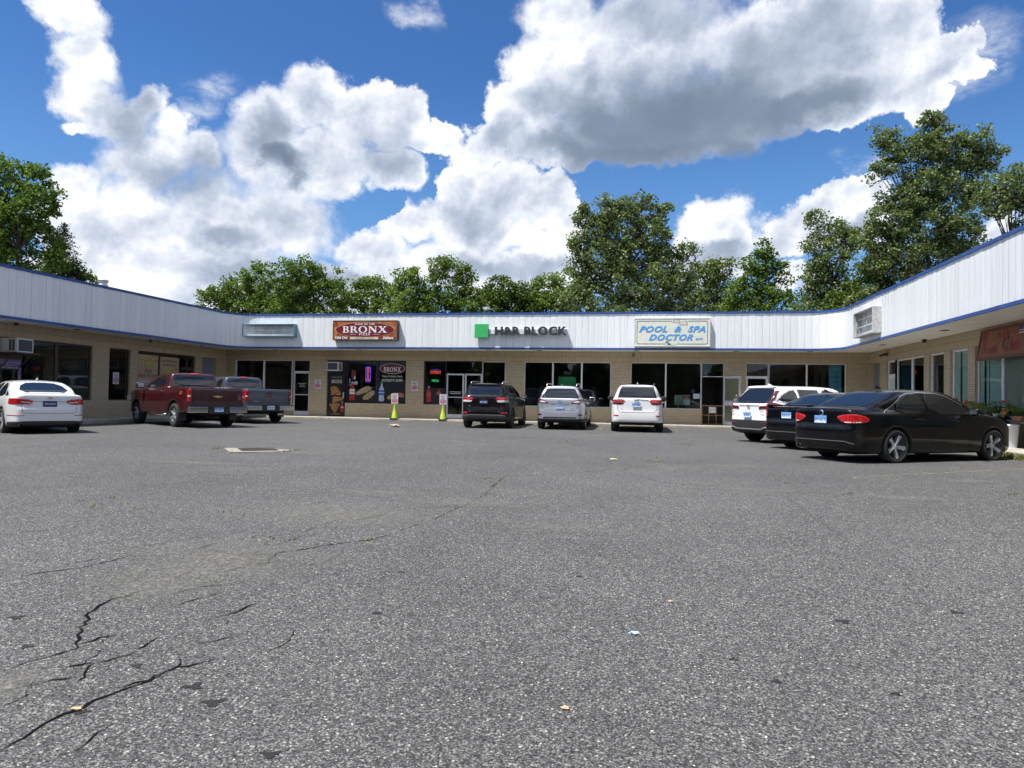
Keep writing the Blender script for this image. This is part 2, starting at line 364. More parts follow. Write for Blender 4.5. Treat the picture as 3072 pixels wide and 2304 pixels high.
# ------------------------------------------------------------------ setting materials
def make_asphalt():
    m, t, b = mat_base('asphalt')
    P = t.node('ShaderNodeNewGeometry').outputs['Position']
    flat = t.vmath('MULTIPLY', P, (1, 1, 0))
    chip = t.voro(flat, 135, 'F1', 'Color', Randomness=1.0); cs = t.node('ShaderNodeSeparateColor'); t.l.new(chip, cs.inputs[0])
    chip2 = t.voro(flat, 48, 'F1', 'Color', Randomness=1.0); c2 = t.node('ShaderNodeSeparateColor'); t.l.new(chip2, c2.inputs[0])
    chip3 = t.voro(flat, 17, 'F1', 'Color', Randomness=1.0); c3 = t.node('ShaderNodeSeparateColor'); t.l.new(chip3, c3.inputs[0])
    d1 = t.voro(flat, 135, 'F1', 'Distance'); d2 = t.voro(flat, 48, 'F1', 'Distance'); d3 = t.voro(flat, 17, 'F1', 'Distance')
    base = t.ramp(cs.outputs[0], [(0, (.013, .013, .0135)), (.3, (.038, .038, .0385)), (.7, (.084, .0835, .082)), (.88, (.140, .139, .135)), (1, (.225, .221, .212))])
    st = t.math('MULTIPLY', t.math('GREATER_THAN', c2.outputs[0], .90), t.math('LESS_THAN', d2, .34))
    stc = t.ramp(c2.outputs[1], [(0, (.30, .295, .28)), (.5, (.24, .20, .155)), (.8, (.36, .35, .335)), (1, (.16, .14, .125))])
    base = t.mix(st, base, stc)
    st3 = t.math('MULTIPLY', t.math('GREATER_THAN', c3.outputs[0], .95), t.math('LESS_THAN', d3, .12))
    base = t.mix(st3, base, (.38, .36, .33, 1))
    drk = t.math('MULTIPLY', t.math('LESS_THAN', c2.outputs[0], .12), t.math('LESS_THAN', d2, .4))
    base = t.mix(t.math('MULTIPLY', drk, .7), base, (.012, .012, .013, 1))
    # worn, dusty and tar-rich zones
    big = t.noise(flat, .16, 4, .6); mid = t.noise(flat, .9, 5, .6)
    fac = t.mapr(t.math('ADD', t.math('MULTIPLY', big, .6), t.math('MULTIPLY', mid, .4)), .38, .62, .84, 1.16)
    base = t.vmath('SCALE', base, sc=fac)
    dust = t.mapr(t.noise(t.vmath('MULTIPLY', P, (.5, 1.3, 0)), .55, 5, .62), .60, .74, 0, .30)
    base = t.mix(dust, base, (.13, .125, .11, 1))
    sp = t.mapr(t.noise(flat, 2.6, 4, .5), .70, .74, 0, .55); base = t.mix(sp, base, (.035, .035, .037, 1))
    gr = t.mapr(t.noise(flat, 34, 2, .8), .3, .7, .74, 1.30); base = t.vmath('SCALE', base, sc=gr); gr2 = t.mapr(t.noise(flat, 11, 3, .8), .3, .7, .84, 1.16); base = t.vmath('SCALE', base, sc=gr2)
    t.l.new(base, b.inputs['Base Color']); b.inputs['Roughness'].default_value = .82; b.inputs['Specular IOR Level'].default_value = .35
    h = t.math('ADD', t.math('MULTIPLY', t.math('SUBTRACT', 1, d1), .5), t.math('MULTIPLY', t.math('SUBTRACT', 1, d2), .9))
    bump(t, b, h, .7, .0035)
    return m
def make_simple_ground(name, lo, hi, sc, rough=.9):
    m, t, b = mat_base(name); P = t.node('ShaderNodeNewGeometry').outputs['Position']
    n = t.noise(P, sc, 8, .65); t.l.new(t.ramp(n, [(.3, lo), (.7, hi)]), b.inputs['Base Color']); b.inputs['Roughness'].default_value = rough
    bump(t, b, t.noise(P, sc * 6, 4, .6), .4, .02); return m
def make_concrete():
    m, t, b = mat_base('concrete'); P = t.node('ShaderNodeNewGeometry').outputs['Position']
    n = t.noise(P, 3, 8, .68); n2 = t.noise(P, 70, 4, .6)
    c = t.ramp(n, [(.3, (.30, .275, .225)), (.55, (.42, .39, .33)), (.75, (.50, .47, .41))])
    c = t.mix(t.mapr(n2, .35, .7, 0, .35), c, (.22, .20, .17, 1)); t.l.new(c, b.inputs['Base Color']); b.inputs['Roughness'].default_value = .85
    bump(t, b, n2, .4, .006); return m
def make_brick(name, w, h, off):
    m, t, b = mat_base(name)
    uv = t.node('ShaderNodeUVMap').outputs[0]
    br = t.node('ShaderNodeTexBrick', offset=off, offset_frequency=2); t.l.new(uv, br.inputs['Vector'])
    br.inputs['Scale'].default_value = 1; br.inputs['Brick Width'].default_value = w; br.inputs['Row Height'].default_value = h
    br.inputs['Mortar Size'].default_value = .0065; br.inputs['Mortar Smooth'].default_value = .25; br.inputs['Bias'].default_value = 0
    br.inputs['Color1'].default_value = (.53, .43, .28, 1); br.inputs['Color2'].default_value = (.46, .37, .235, 1); br.inputs['Mortar'].default_value = (.20, .155, .095, 1)
    P = t.node('ShaderNodeNewGeometry').outputs['Position']
    n = t.noise(P, 1.3, 6, .6); c = t.mix(t.mapr(n, .35, .7, 0, .35), br.outputs['Color'], (.40, .32, .205, 1))
    t.l.new(c, b.inputs['Base Color']); b.inputs['Roughness'].default_value = .62
    hh = t.math('ADD', t.math('MULTIPLY', t.math('SUBTRACT', 1, br.outputs['Fac']), 1), t.math('MULTIPLY', t.noise(P, 60, 4, .6), .25))
    bump(t, b, hh, .8, .008); return m
M_ASPH = make_asphalt(); M_CONC = make_concrete()
M_BRICK = make_brick('painted_brick', .203, .068, .5); M_SOLD = make_brick('painted_soldier_brick', .2375, .066, 0)
def make_panel():
    m, t, b = mat_base('white_panel'); uv = t.node('ShaderNodeUVMap').outputs[0]
    s = t.node('ShaderNodeSeparateXYZ'); t.l.new(uv, s.inputs[0])
    w = t.node('ShaderNodeTexWhiteNoise', noise_dimensions='1D'); t.l.new(t.math('FLOOR', t.math('DIVIDE', s.outputs[0], PITCH)), w.inputs['W'])
    c = t.ramp(w.outputs[0], [(0, (.72, .73, .735)), (1, (.785, .795, .80))])
    streak = t.noise(t.vmath('MULTIPLY', uv, (9, .7, 1)), 1.0, 6, .65)
    c = t.mix(t.mapr(streak, .48, .8, 0, .45), c, (.52, .525, .52, 1))
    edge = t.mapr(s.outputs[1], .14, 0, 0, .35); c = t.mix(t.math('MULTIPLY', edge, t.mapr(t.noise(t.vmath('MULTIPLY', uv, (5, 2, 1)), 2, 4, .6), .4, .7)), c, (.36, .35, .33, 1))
    t.l.new(c, b.inputs['Base Color']); b.inputs['Roughness'].default_value = .42; b.inputs['Specular IOR Level'].default_value = .4
    bump(t, b, t.noise(t.vmath('MULTIPLY', uv, (3, .6, 1)), 2.2, 2, .5), .25, .03); return m
PITCH = .279
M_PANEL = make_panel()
M_GROOVE = mat('panel_joint', (.46, .48, .50), .6)
M_BLUE = mat('blue_trim', (.022, .072, .25), .45, var=.25, vscale=3)
M_SOFFIT = mat('soffit_paint', (.80, .76, .68), .8, var=.10, vscale=1.2)
M_ROOF = mat('roof_membrane', (.10, .10, .10), .9)
M_ALU = mat('aluminium_frame', (.62, .63, .64), .38, metal=.3, var=.08)
M_WFRAME = mat('white_frame', (.74, .74, .72), .45, var=.08)
M_BFRAME = mat('black_frame', (.018, .018, .02), .4)
M_DBROWN = mat('dark_brown_frame', (.055, .042, .032), .5)
M_GREYDOOR = mat('grey_door_paint', (.17, .19, .22), .6)
M_INT = mat('dim_interior', (.20, .19, .175), .9, var=.4, vscale=.8)
M_INTF = mat('interior_floor', (.12, .10, .08), .7)
def make_glass(name, tint=(.55, .60, .60), trans=1.0):
    m = bpy.data.materials.new(name); m.use_nodes = True; t = NT(m.node_tree); m.node_tree.nodes.clear(); MATS[name] = m
    out = t.node('ShaderNodeOutputMaterial'); gl = t.node('ShaderNodeBsdfGlossy'); gl.inputs['Roughness'].default_value = .006; gl.inputs['Color'].default_value = (1, 1, 1, 1)
    tr = t.node('ShaderNodeBsdfTransparent'); tr.inputs[0].default_value = (tint[0], tint[1], tint[2], 1)
    fr = t.node('ShaderNodeFresnel'); fr.inputs['IOR'].default_value = 1.62
    P = t.node('ShaderNodeNewGeometry').outputs['Position']
    nd = t.node('ShaderNodeBump'); nd.inputs['Strength'].default_value = .10; nd.inputs['Distance'].default_value = .02; t.l.new(t.noise(P, 1.1, 2, .5), nd.inputs['Height'])
    t.l.new(nd.outputs[0], gl.inputs['Normal'])
    mx = t.node('ShaderNodeMixShader'); t.l.new(t.math('MULTIPLY', fr.outputs[0], t.math('SUBTRACT', 1.0, t.node('ShaderNodeNewGeometry').outputs['Backfacing'])), mx.inputs[0]); t.l.new(tr.outputs[0], mx.inputs[1]); t.l.new(gl.outputs[0], mx.inputs[2]); t.l.new(mx.outputs[0], out.inputs[0])
    return m
M_GLASS = make_glass('shop_glass', (.80, .86, .84))
# ------------------------------------------------------------------ ground
def grid_sheet(xs, ys, zf):
    v = [(x, y, zf(x, y)) for y in ys for x in xs]; n = len(xs)
    f = [(j * n + i, j * n + i + 1, (j + 1) * n + i + 1, (j + 1) * n + i) for j in range(len(ys) - 1) for i in range(n - 1)]
    return v, f
xs = [-900, -300, -120, -60] + list(np.arange(-40, 30.1, 2.5)) + [60, 120, 300, 900]
ys = LOT_Y
v, f = grid_sheet(xs, ys, gz); me = bpy.data.meshes.new('parking_lot'); me.from_pydata(v, [], f); me.materials.append(M_ASPH)
lot = bpy.data.objects.new('parking_lot', me); COL.objects.link(lot); tag(lot, 'worn grey asphalt parking lot', kind='structure'); lot['category'] = 'parking lot'
# grass ground behind the building
g = MB(); g.box((-900, 47, -1), (900, 900, .03)); g.box((-900, -20, -1), (-36, 47, .03)); g.box((24, -20, -1), (900, 47, .03))
o = g.build('grass_ground', make_simple_ground('grass_soil', (.03, .05, .015), (.08, .11, .035), .6)); tag(o, kind='structure')

# ------------------------------------------------------------------ the U-shaped shopping plaza
YB, XL, XR = 32.11, -20.47, 9.37            # wall faces: rear, left wing, right wing
FL, FR_, FB = -19.26, 7.87, 30.95           # fascia faces
ZS, ZH, ZB, ZT, SILL = .13, 2.855, 3.327, 4.966, .80
Y0 = 6.0                                    # where the wings end, beside the viewer
def Pb(u, z, o): return (u, YB - o, z)
def Pl(u, z, o): return (XL + o, u, z)
def Pr(u, z, o): return (XR - o, u, z)
def Fb(u, z, o): return (u, FB - o, z)
PL = root('shopping_plaza', 'long single-storey tan brick shopping plaza with white panelled fascia wrapping three sides', 'building', (0, YB, 0))
def part(o):
    o.parent = PL; o.matrix_parent_inverse = Matrix.Translation((0, -YB, 0)); return o
def wall(name, F, u0, u1, holes, z0=ZS - .1, depth=.22, sold=True):
    mb = MB(F)
    us = sorted(set([u0, u1] + [h[0] for h in holes] + [h[1] for h in holes]))
    zs = sorted(set([z0, SILL - .2, SILL, ZH, ZB] + [h[2] for h in holes] + [h[3] for h in holes]))
    for a, b_ in zip(us, us[1:]):
        for c, d in zip(zs, zs[1:]):
            um, zm = (a + b_) / 2, (c + d) / 2
            if any(h[0] < um < h[1] and h[2] < zm < h[3] for h in holes): continue
            so = zm > ZH
            if not so and SILL - .2 < zm < SILL and any(h[0] - .01 < um < h[1] + .01 and abs(h[2] - SILL) < .01 for h in holes): so = True
            if so:
                off = -ZH if zm > ZH else -(SILL - .2) * 1.0
                uv = [(c + off, a), (c + off, b_), (d + off, b_), (d + off, a)]
            else: uv = [(a, c - ZS), (b_, c - ZS), (b_, d - ZS), (a, d - ZS)]
            mb.quadv([(a, c, 0), (b_, c, 0), (b_, d, 0), (a, d, 0)], 1 if so else 0, uv)
    for h in holes:
        a, b_, c, d = h[:4]
        for (p, q) in (((a, c), (a, d)), ((b_, d), (b_, c))):
            mb.quadv([(p[0], p[1], 0), (q[0], q[1], 0), (q[0], q[1], -depth), (p[0], p[1], -depth)], 0, [(0, p[1]), (0, q[1]), (.2, q[1]), (.2, p[1])])
        mb.quadv([(a, d, 0), (b_, d, 0), (b_, d, -depth), (a, d, -depth)], 0, [(a, 0), (b_, 0), (b_, .06), (a, .06)])
        if c > ZS + .2: mb.quadv([(a, c, 0), (b_, c, 0), (b_, c, -depth), (a, c, -depth)], 0, [(a, 0), (b_, 0), (b_, .06), (a, .06)])
    return part(mb.build(name, [M_BRICK, M_SOLD], norm=False))
GS = .10    # glass set-back
def window(F, u0, u1, z0, z1, fm, fw=.045, name='window', dep=.07):
    fb = MB(F)
    fb.box((u0, z0, -GS + .03), (u0 + fw, z1, -GS - dep + .03)); fb.box((u1 - fw, z0, -GS + .03), (u1, z1, -GS - dep + .03))
    fb.box((u0 + fw, z0, -GS + .027), (u1 - fw, z0 + fw, -GS - dep + .033)); fb.box((u0 + fw, z1 - fw, -GS + .027), (u1 - fw, z1, -GS - dep + .033))
    fo = part(fb.build(name, fm, bevel=.004))
    g = MB(F); g.box((u0 + fw - .005, z0 + fw - .005, -GS), (u1 - fw + .005, z1 - fw + .005, -GS - .006))
    po = g.build('pane', M_GLASS); po.parent = fo; po.matrix_parent_inverse = Matrix.Identity(4)
    # the pane's mesh is in world space; parent sits at world origin through its own inverse
    return fo
def door(F, u0, u1, z0, z1, fm, fw=.09, pane=True, bar=1.0, hside=1, name='door', glass=None):
    fb = MB(F); a, b_ = -GS + .02, -GS - .03
    fb.box((u0, z0, a), (u0 + fw, z1, b_)); fb.box((u1 - fw, z0, a), (u1, z1, b_))
    fb.box((u0 + fw, z0, a - .002), (u1 - fw, z0 + .20, b_ + .002)); fb.box((u0 + fw, z1 - fw, a - .002), (u1 - fw, z1, b_ + .002))
    fo = part(fb.build(name, fm, bevel=.004))
    g = MB(F); g.box((u0 + fw - .004, z0 + .195, -GS - .004), (u1 - fw + .004, z1 - fw + .005, -GS - .010))
    po = g.build('pane', glass or M_GLASS); po.parent = fo
    hb = MB(F); zb = z0 + bar
    hb.box((u0 + fw, zb - .02, a + .03), (u1 - fw, zb + .02, a + .005))
    hx = u1 - fw * .5 if hside > 0 else u0 + fw * .5
    hb.tube([(hx, zb - .15, a), (hx, zb - .15, a + .07), (hx, zb + .15, a + .07), (hx, zb + .15, a)], .012, 8)
    ho = hb.build('door_handle', M_ALU); ho.parent = fo
    return fo
# ---- rear wing
holesB = [(-19.98, -16.87, SILL, ZH), (-16.87, -15.99, ZS, ZH), (-15.09, -14.12, ZS, ZH), (-14.12, -11.08, SILL, ZH), (-10.20, -9.12, SILL, ZH), (-9.12, -7.31, ZS, ZH),
          (-7.31, -6.27, SILL, ZH), (-5.39, -1.43, SILL, ZH), (-.55, 2.54, SILL, ZH), (2.54, 3.47, ZS, ZH), (4.39, 5.34, ZS, ZH), (5.34, 8.47, SILL, ZH)]
wall('rear_wall', Pb, XL, XR, holesB)
holesL = [(8.6, 11.4, SILL, ZH), (12.4, 14.6, SILL, ZH), (15.2, 18.4, SILL, ZH), (19.45, 20.42, ZS, ZH), (20.42, 23.41, SILL, ZH), (24.26, 25.42, SILL, ZH), (25.86, 28.62, SILL, ZH), (28.62, 29.66, ZS, ZH), (30.14, 31.28, ZS, ZH)]
wall('left_wing_wall', Pl, Y0, YB, holesL)
holesR = [(8.5, 11.6, SILL, ZH), (12.6, 15.6, SILL, ZH), (17.4, 22.42, SILL, ZH), (22.88, 24.08, SILL, ZH), (24.56, 25.74, SILL, ZH), (26.19, 28.98, SILL, ZH), (28.98, 29.99, ZS, ZH), (30.76, 31.92, ZS, ZH)]
wall('right_wing_wall', Pr, Y0, YB, holesR)
# windows and doors, rear
window(Pb, -19.98, -18.45, SILL, ZH, M_WFRAME); window(Pb, -18.45, -16.92, SILL, ZH, M_WFRAME)
window(Pb, -16.87, -15.99, 2.28, ZH, M_WFRAME, .03); door(Pb, -16.87, -15.99, ZS + .03, 2.28, M_ALU, .08, hside=-1)
window(Pb, -14.07, -12.56, SILL, ZH, M_BFRAME); window(Pb, -12.50, -11.08, SILL, ZH, M_BFRAME)
window(Pb, -10.20, -9.12, SILL, ZH, M_BFRAME, .055)
window(Pb, -9.12, -7.38, 2.27, ZH, M_BFRAME, .02); door(Pb, -9.10, -8.25, ZS + .03, 2.27, M_ALU, .075, hside=1); door(Pb, -8.21, -7.38, ZS + .03, 2.27, M_ALU, .075, hside=-1)
window(Pb, -7.38, -6.27, SILL, ZH, M_WFRAME, .04)
for a, b_ in ((-5.39, -4.07), (-4.07, -2.75), (-2.75, -1.43)): window(Pb, a, b_, SILL, ZH, M_WFRAME, .035)
window(Pb, -.55, .98, SILL, ZH, M_WFRAME, .03); window(Pb, .98, 2.52, SILL, ZH, M_WFRAME, .035)
window(Pb, 2.52, 3.47, 2.24, ZH, M_WFRAME, .03)
window(Pb, 4.39, 5.34, 2.27, ZH, M_WFRAME, .03); door(Pb, 4.39, 5.31, ZS + .03, 2.27, M_WFRAME, .085)
window(Pb, 5.34, 6.90, SILL, ZH, M_WFRAME, .035); window(Pb, 6.90, 8.47, SILL, ZH, M_WFRAME, .035)
# left wing
window(Pl, 8.6, 10.0, SILL, ZH, M_DBROWN); window(Pl, 10.0, 11.4, SILL, ZH, M_DBROWN); window(Pl, 12.4, 14.6, SILL, ZH, M_DBROWN)
window(Pl, 15.2, 16.8, SILL, ZH, M_DBROWN); window(Pl, 16.8, 18.4, SILL, ZH, M_DBROWN)
M_PURPLE = mat('purple_door_paint', (.21, .14, .30), .6, var=.3)
door(Pl, 19.47, 20.38, ZS + .03, 2.15, M_PURPLE, .11)
window(Pl, 20.42, 21.81, SILL, ZH, M_DBROWN, .06); window(Pl, 21.81, 23.41, SILL, ZH, M_DBROWN, .06)
window(Pl, 24.26, 25.42, SILL, ZH, M_DBROWN, .05)
window(Pl, 25.86, 27.22, SILL, ZH, M_DBROWN, .06); window(Pl, 27.22, 28.62, SILL, ZH, M_DBROWN, .06)
window(Pl, 28.66, 29.66, 2.27, ZH, M_DBROWN, .05); door(Pl, 28.66, 29.66, ZS + .03, 2.27, M_DBROWN, .09)
# right wing
window(Pr, 8.5, 11.6, SILL, ZH, M_WFRAME); window(Pr, 12.6, 15.6, SILL, ZH, M_WFRAME)
window(Pr, 17.4, 19.1, SILL, ZH, M_WFRAME, .05); window(Pr, 19.1, 20.98, SILL, ZH, M_WFRAME, .05); window(Pr, 20.98, 22.42, SILL, ZH, M_WFRAME, .06)
window(Pr, 22.88, 24.08, SILL, ZH, M_WFRAME, .06); window(Pr, 24.56, 25.74, SILL, ZH, M_WFRAME, .06)
window(Pr, 26.19, 27.46, SILL, ZH, M_WFRAME, .06); window(Pr, 27.46, 28.98, SILL, ZH, M_WFRAME, .06)
window(Pr, 29.02, 29.98, 2.27, ZH, M_WFRAME, .06); door(Pr, 29.02, 29.98, ZS + .03, 2.27, M_WFRAME, .11, glass=mat('frosted_glass', (.55, .60, .56), .3))
# plain service doors in the corner recesses
for F, a, b_ in ((Pl, 30.14, 31.28), (Pr, 30.76, 31.92)):
    d = MB(F); d.box((a, ZS + .01, -.16), (b_, ZH, -.22)); d.box((b_ - .12, 1.05, -.16), (b_ - .08, 1.15, -.11)); part(d.build('service_door', M_GREYDOOR))
# black panel above the pizzeria door, threshold panels
d = MB(Pb); d.box((-15.09, 2.30, -.06), (-14.07, ZH, -.14)); part(d.build('black_panel', M_BFRAME))
for a, b_, c, e in ((-14.12, -14.07, ZS, .07), (-12.56, -12.50, SILL, .065)): d = MB(Pb); d.box((a, c, -e), (b_, ZH, -.14)); part(d.build('black_post', M_BFRAME))
d = MB(Pl); d.box((19.45, 2.15, -.06), (20.42, ZH, -.14)); part(d.build('dark_panel', M_DBROWN))
# white mullion posts beside doors
for a, b_, c, e in ((-16.92, -16.87, ZS, .06), (2.50, 2.545, SILL, .055), (5.30, 5.35, ZS, .055)): d = MB(Pb); d.box((a, c, -e), (b_, ZH, -.15)); part(d.build('mullion', M_WFRAME, bevel=.003))
# interiors: a deep dim room behind each wing
ib = MB()
def room(mb, x0, y0, x1, y1, openside):
    z0, z1 = ZS - .01, 3.2
    mb.quadv([(x0, y0, z0), (x1, y0, z0), (x1, y1, z0), (x0, y1, z0)], 1); mb.quadv([(x0, y0, z1), (x1, y0, z1), (x1, y1, z1), (x0, y1, z1)], 0)
    sides = {'s': [(x0, y0), (x1, y0)], 'n': [(x0, y1), (x1, y1)], 'w': [(x0, y0), (x0, y1)], 'e': [(x1, y0), (x1, y1)]}
    for k, (a, b_) in sides.items():
        if k != openside: mb.quadv([(a[0], a[1], z0), (b_[0], b_[1], z0), (b_[0], b_[1], z1), (a[0], a[1], z1)], 0)
cuts = [XL - 8, -15.6, -10.6, -5.9, -1.0, 3.95, XR + 8]
for a, b_ in zip(cuts, cuts[1:]): room(ib, a + .01, YB + .23, b_ - .01, YB + 8, 's')
for a, b_ in ((Y0 + .2, 18.9), (18.92, 23.8), (23.82, YB + .1)): room(ib, XL - 8, a, XL - .23, b_, 'e')
for a, b_ in ((Y0 + .2, 16.5), (16.52, 26.0), (26.02, YB + .1)): room(ib, XR + .23, a, XR + 8, b_, 'w')
part(ib.build('interior', [M_INT, M_INTF], norm=False))
# shop ceiling lights seen through the glass
M_TUBE = mat('fluorescent_tube', (.75, .85, .80), .5, var=0, emit=1.3)
for (x, y, w) in ((.2, 34.6, 1.0), (.2, 36.2, 1.0), (3.0, 34.4, .9), (3.0, 36.0, .9), (6.1, 35.0, 1.2)):
    d = MB(); d.box((x, y, 3.13), (x + w, y + .10, 3.17)); part(d.build('ceiling_light', M_TUBE))
# ---- fascia path (left wing, round corner, rear, round corner, right wing)
RC = 1.25
path = [(FL, Y0)]
for k in range(13):
    a = R_(180 - 90 * k / 12); path.append((FL + RC + RC * math.cos(a), FB - RC + RC * math.sin(a)))
for k in range(13):
    a = R_(90 - 90 * k / 12); path.append((FR_ - RC + RC * math.cos(a), FB - RC + RC * math.sin(a)))
path.append((FR_, Y0)); path = [Vector(p) for p in path]
cum = [0]
for a, b_ in zip(path, path[1:]): cum.append(cum[-1] + (b_ - a).length)
TOT = cum[-1]
def at_s(s):
    s = max(0, min(TOT, s)); k = max(i for i in range(len(cum) - 1) if cum[i] <= s + 1e-9)
    a, b_ = path[k], path[k + 1]; tt = (s - cum[k]) / (cum[k + 1] - cum[k]); d = (b_ - a).normalized()
    return a + (b_ - a) * tt, Vector((d.y, -d.x))     # outward = to the lot (right of travel)
random.seed(5)
mb = MB()
def fp(s, o, z):
    p, n = at_s(s); return (p.x + n.x * o, p.y + n.y * o, z)
npan = int(TOT / PITCH)
ZP0, ZP1 = ZB + .075, ZT - .07
for k in range(npan + 1):
    s0, s1 = k * PITCH, min(TOT, (k + 1) * PITCH)
    if s1 - s0 < .03: continue
    g_ = .0022 if k % 3 else .0042
    o0, o1 = random.uniform(-.004, .004), random.uniform(-.004, .004); sm = (s0 + s1) / 2
    a, b_ = s0 + g_, s1 - g_
    for (p, q, op, oq) in ((a, sm, o0, .003 + (o0 + o1) / 2), (sm, b_, .003 + (o0 + o1) / 2, o1)):
        mb.quadv([fp(p, op, ZP0), fp(q, oq, ZP0), fp(q, oq, ZP1), fp(p, op, ZP1)], 0, [(p, 0), (q, 0), (q, 1.5), (p, 1.5)], smooth=True)
    mb.quadv([fp(b_, o1, ZP0), fp(b_, -.02, ZP0), fp(b_, -.02, ZP1), fp(b_, o1, ZP1)], 1)
    mb.quadv([fp(b_, -.02, ZP0), fp(b_ + 2 * g_, -.02, ZP0), fp(b_ + 2 * g_, -.02, ZP1), fp(b_, -.02, ZP1)], 1)
    mb.quadv([fp(a, o0, ZP0), fp(a, -.02, ZP0), fp(a, -.02, ZP1), fp(a, o0, ZP1)], 1)
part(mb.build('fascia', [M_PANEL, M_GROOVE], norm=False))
def band(name, z0, z1, o0, o1, m, wav=0, seglen=3.05):
    mb = MB(); s = 0; k = 0
    while s < TOT - .01:
        e = min(TOT, s + seglen); n = max(2, int((e - s) / .15)); dz = random.uniform(-.004, .004); do = random.uniform(0, .004)
        for i in range(n):
            p, q = s + (e - s) * i / n, s + (e - s) * (i + 1) / n
            wp, wq = wav * math.sin(p * 11 + math.sin(p * 3) * 2), wav * math.sin(q * 11 + math.sin(q * 3) * 2)
            A = [fp(p, o1 + do, z0 + wp + dz), fp(q, o1 + do, z0 + wq + dz), fp(q, o1 + do, z1 + dz), fp(p, o1 + do, z1 + dz)]
            B = [fp(p, o0, z0 + wp + dz), fp(q, o0, z0 + wq + dz), fp(q, o0, z1 + dz), fp(p, o0, z1 + dz)]
            mb.quadv(A); mb.quadv([B[0], B[1], A[1], A[0]]); mb.quadv([A[3], A[2], B[2], B[3]])
            if i == 0: mb.quadv([A[0], A[3], B[3], B[0]])
            if i == n - 1: mb.quadv([A[1], A[2], B[2], B[1]])
        s = e + (.004 if e < TOT else 0)
    return part(mb.build(name, m, norm=False))
band('blue_trim', ZB - .005, ZB + .082, -.03, .020, M_BLUE)
band('blue_trim', ZT - .085, ZT + .004, -.20, .030, M_BLUE, .006)
# soffit between wall and fascia, parapet back, roof
mb = MB(); N = 120
inner = lambda p: Vector((min(max(p.x, XL), XR) if False else p.x, p.y))
for i in range(len(path) - 1):
    a, b_ = path[i], path[i + 1]
    def wallpt(p, k):
        if k == 0: return Vector((XL - .1, Y0))
        if 1 <= k <= 13: return Vector((XL - .1, YB + .1)) if k > 1 else Vector((XL - .1, p.y))
        if 14 <= k <= 26: return Vector((XR + .1, YB + .1)) if k < 26 else Vector((XR + .1, p.y))
        return Vector((XR + .1, Y0))
    wa, wb = wallpt(a, i), wallpt(b_, i + 1)
    mb.quadv([(a.x, a.y, ZB + .006), (b_.x, b_.y, ZB + .006), (wb.x, wb.y, ZB + .006), (wa.x, wa.y, ZB + .006)])
part(mb.build('soffit', M_SOFFIT, norm=False))
mb = MB()
for k in range(len(path) - 1):
    a, b_ = path[k], path[k + 1]; _, n = at_s((cum[k] + cum[k + 1]) / 2)
    a2, b2 = a - n * .18, b_ - n * .18
    mb.quadv([(a2.x, a2.y, ZB + .02), (b2.x, b2.y, ZB + .02), (b2.x, b2.y, ZT - .02), (a2.x, a2.y, ZT - .02)])
mb.box((XL - 12, Y0, 4.45), (FL - .19, YB + 11, 4.6)); mb.box((FL - .19, FB + .19, 4.45), (FR_ + .19, YB + 11, 4.6)); mb.box((FR_ + .19, Y0, 4.45), (XR + 12, YB + 11, 4.6))
part(mb.build('roof', M_ROOF, norm=False))
# outer and end walls close the volume
mb = MB()
mb.box((XL - 12, Y0, -.6), (XL - 11.8, YB + 11, 4.4)); mb.box((XR + 11.8, Y0, -.6), (XR + 12, YB + 11, 4.4)); mb.box((XL - 11.79, YB + 10.8, -.6), (XR + 11.79, YB + 11, 4.4))
mb.box((XL - 11.79, Y0 - .1, -.6), (XL - .25, Y0 + .1, 4.4)); mb.box((XR + .25, Y0 - .1, -.6), (XR + 11.79, Y0 + .1, 4.4))
part(mb.build('outer_wall', M_BRICK))
# recessed round soffit lights, mostly dark discs
for (x, y) in [(8.6, 27.9), (8.6, 22.5), (8.6, 17.2), (-19.9, 22), (-19.9, 26.3), (-19.9, 29.3), (-17.5, 31.5), (-13.2, 31.5), (-8.8, 31.5), (-4.6, 31.5), (-.3, 31.5), (3.9, 31.5), (6.9, 31.5)]:
    d = MB(); d.lathe([(.001, 0), (.09, 0), (.10, -.012), (.12, -.012), (.13, 0)], (x, y, ZB + .004), 20); part(d.build('soffit_light', mat('dark_lamp', (.05, .045, .04), .5)))
# ---- pavement and kerb
def walkway():
    m_ = MB(); KB, KL, KR = 30.85, -18.95, 8.05
    m_.box((KL, KB, -.3), (KR, YB + .25, ZS)); m_.box((XL - .25, Y0 - 4, -.6), (KL - .004, YB + .25, ZS)); m_.box((KR + .004, Y0 - 4, -.6), (XR + .25, YB + .25, ZS))
    # expansion joints
    return m_
o = walkway().build('pavement', M_CONC, bevel=.012); tag(o, kind='structure')
jm = MB()
for x in np.arange(-18, 8, 1.5): jm.box((x, 30.87, ZS + .0005), (x + .012, YB, ZS + .002))
for y in np.arange(8, 31, 1.5):
    jm.box((XL, y, ZS + .0005), (-18.97, y + .012, ZS + .002)); jm.box((8.07, y, ZS + .0005), (XR, y + .012, ZS + .002))
jo = jm.build('pavement_joints', mat('joint_dark', (.06, .055, .045), .9)); tag(jo, kind='structure')

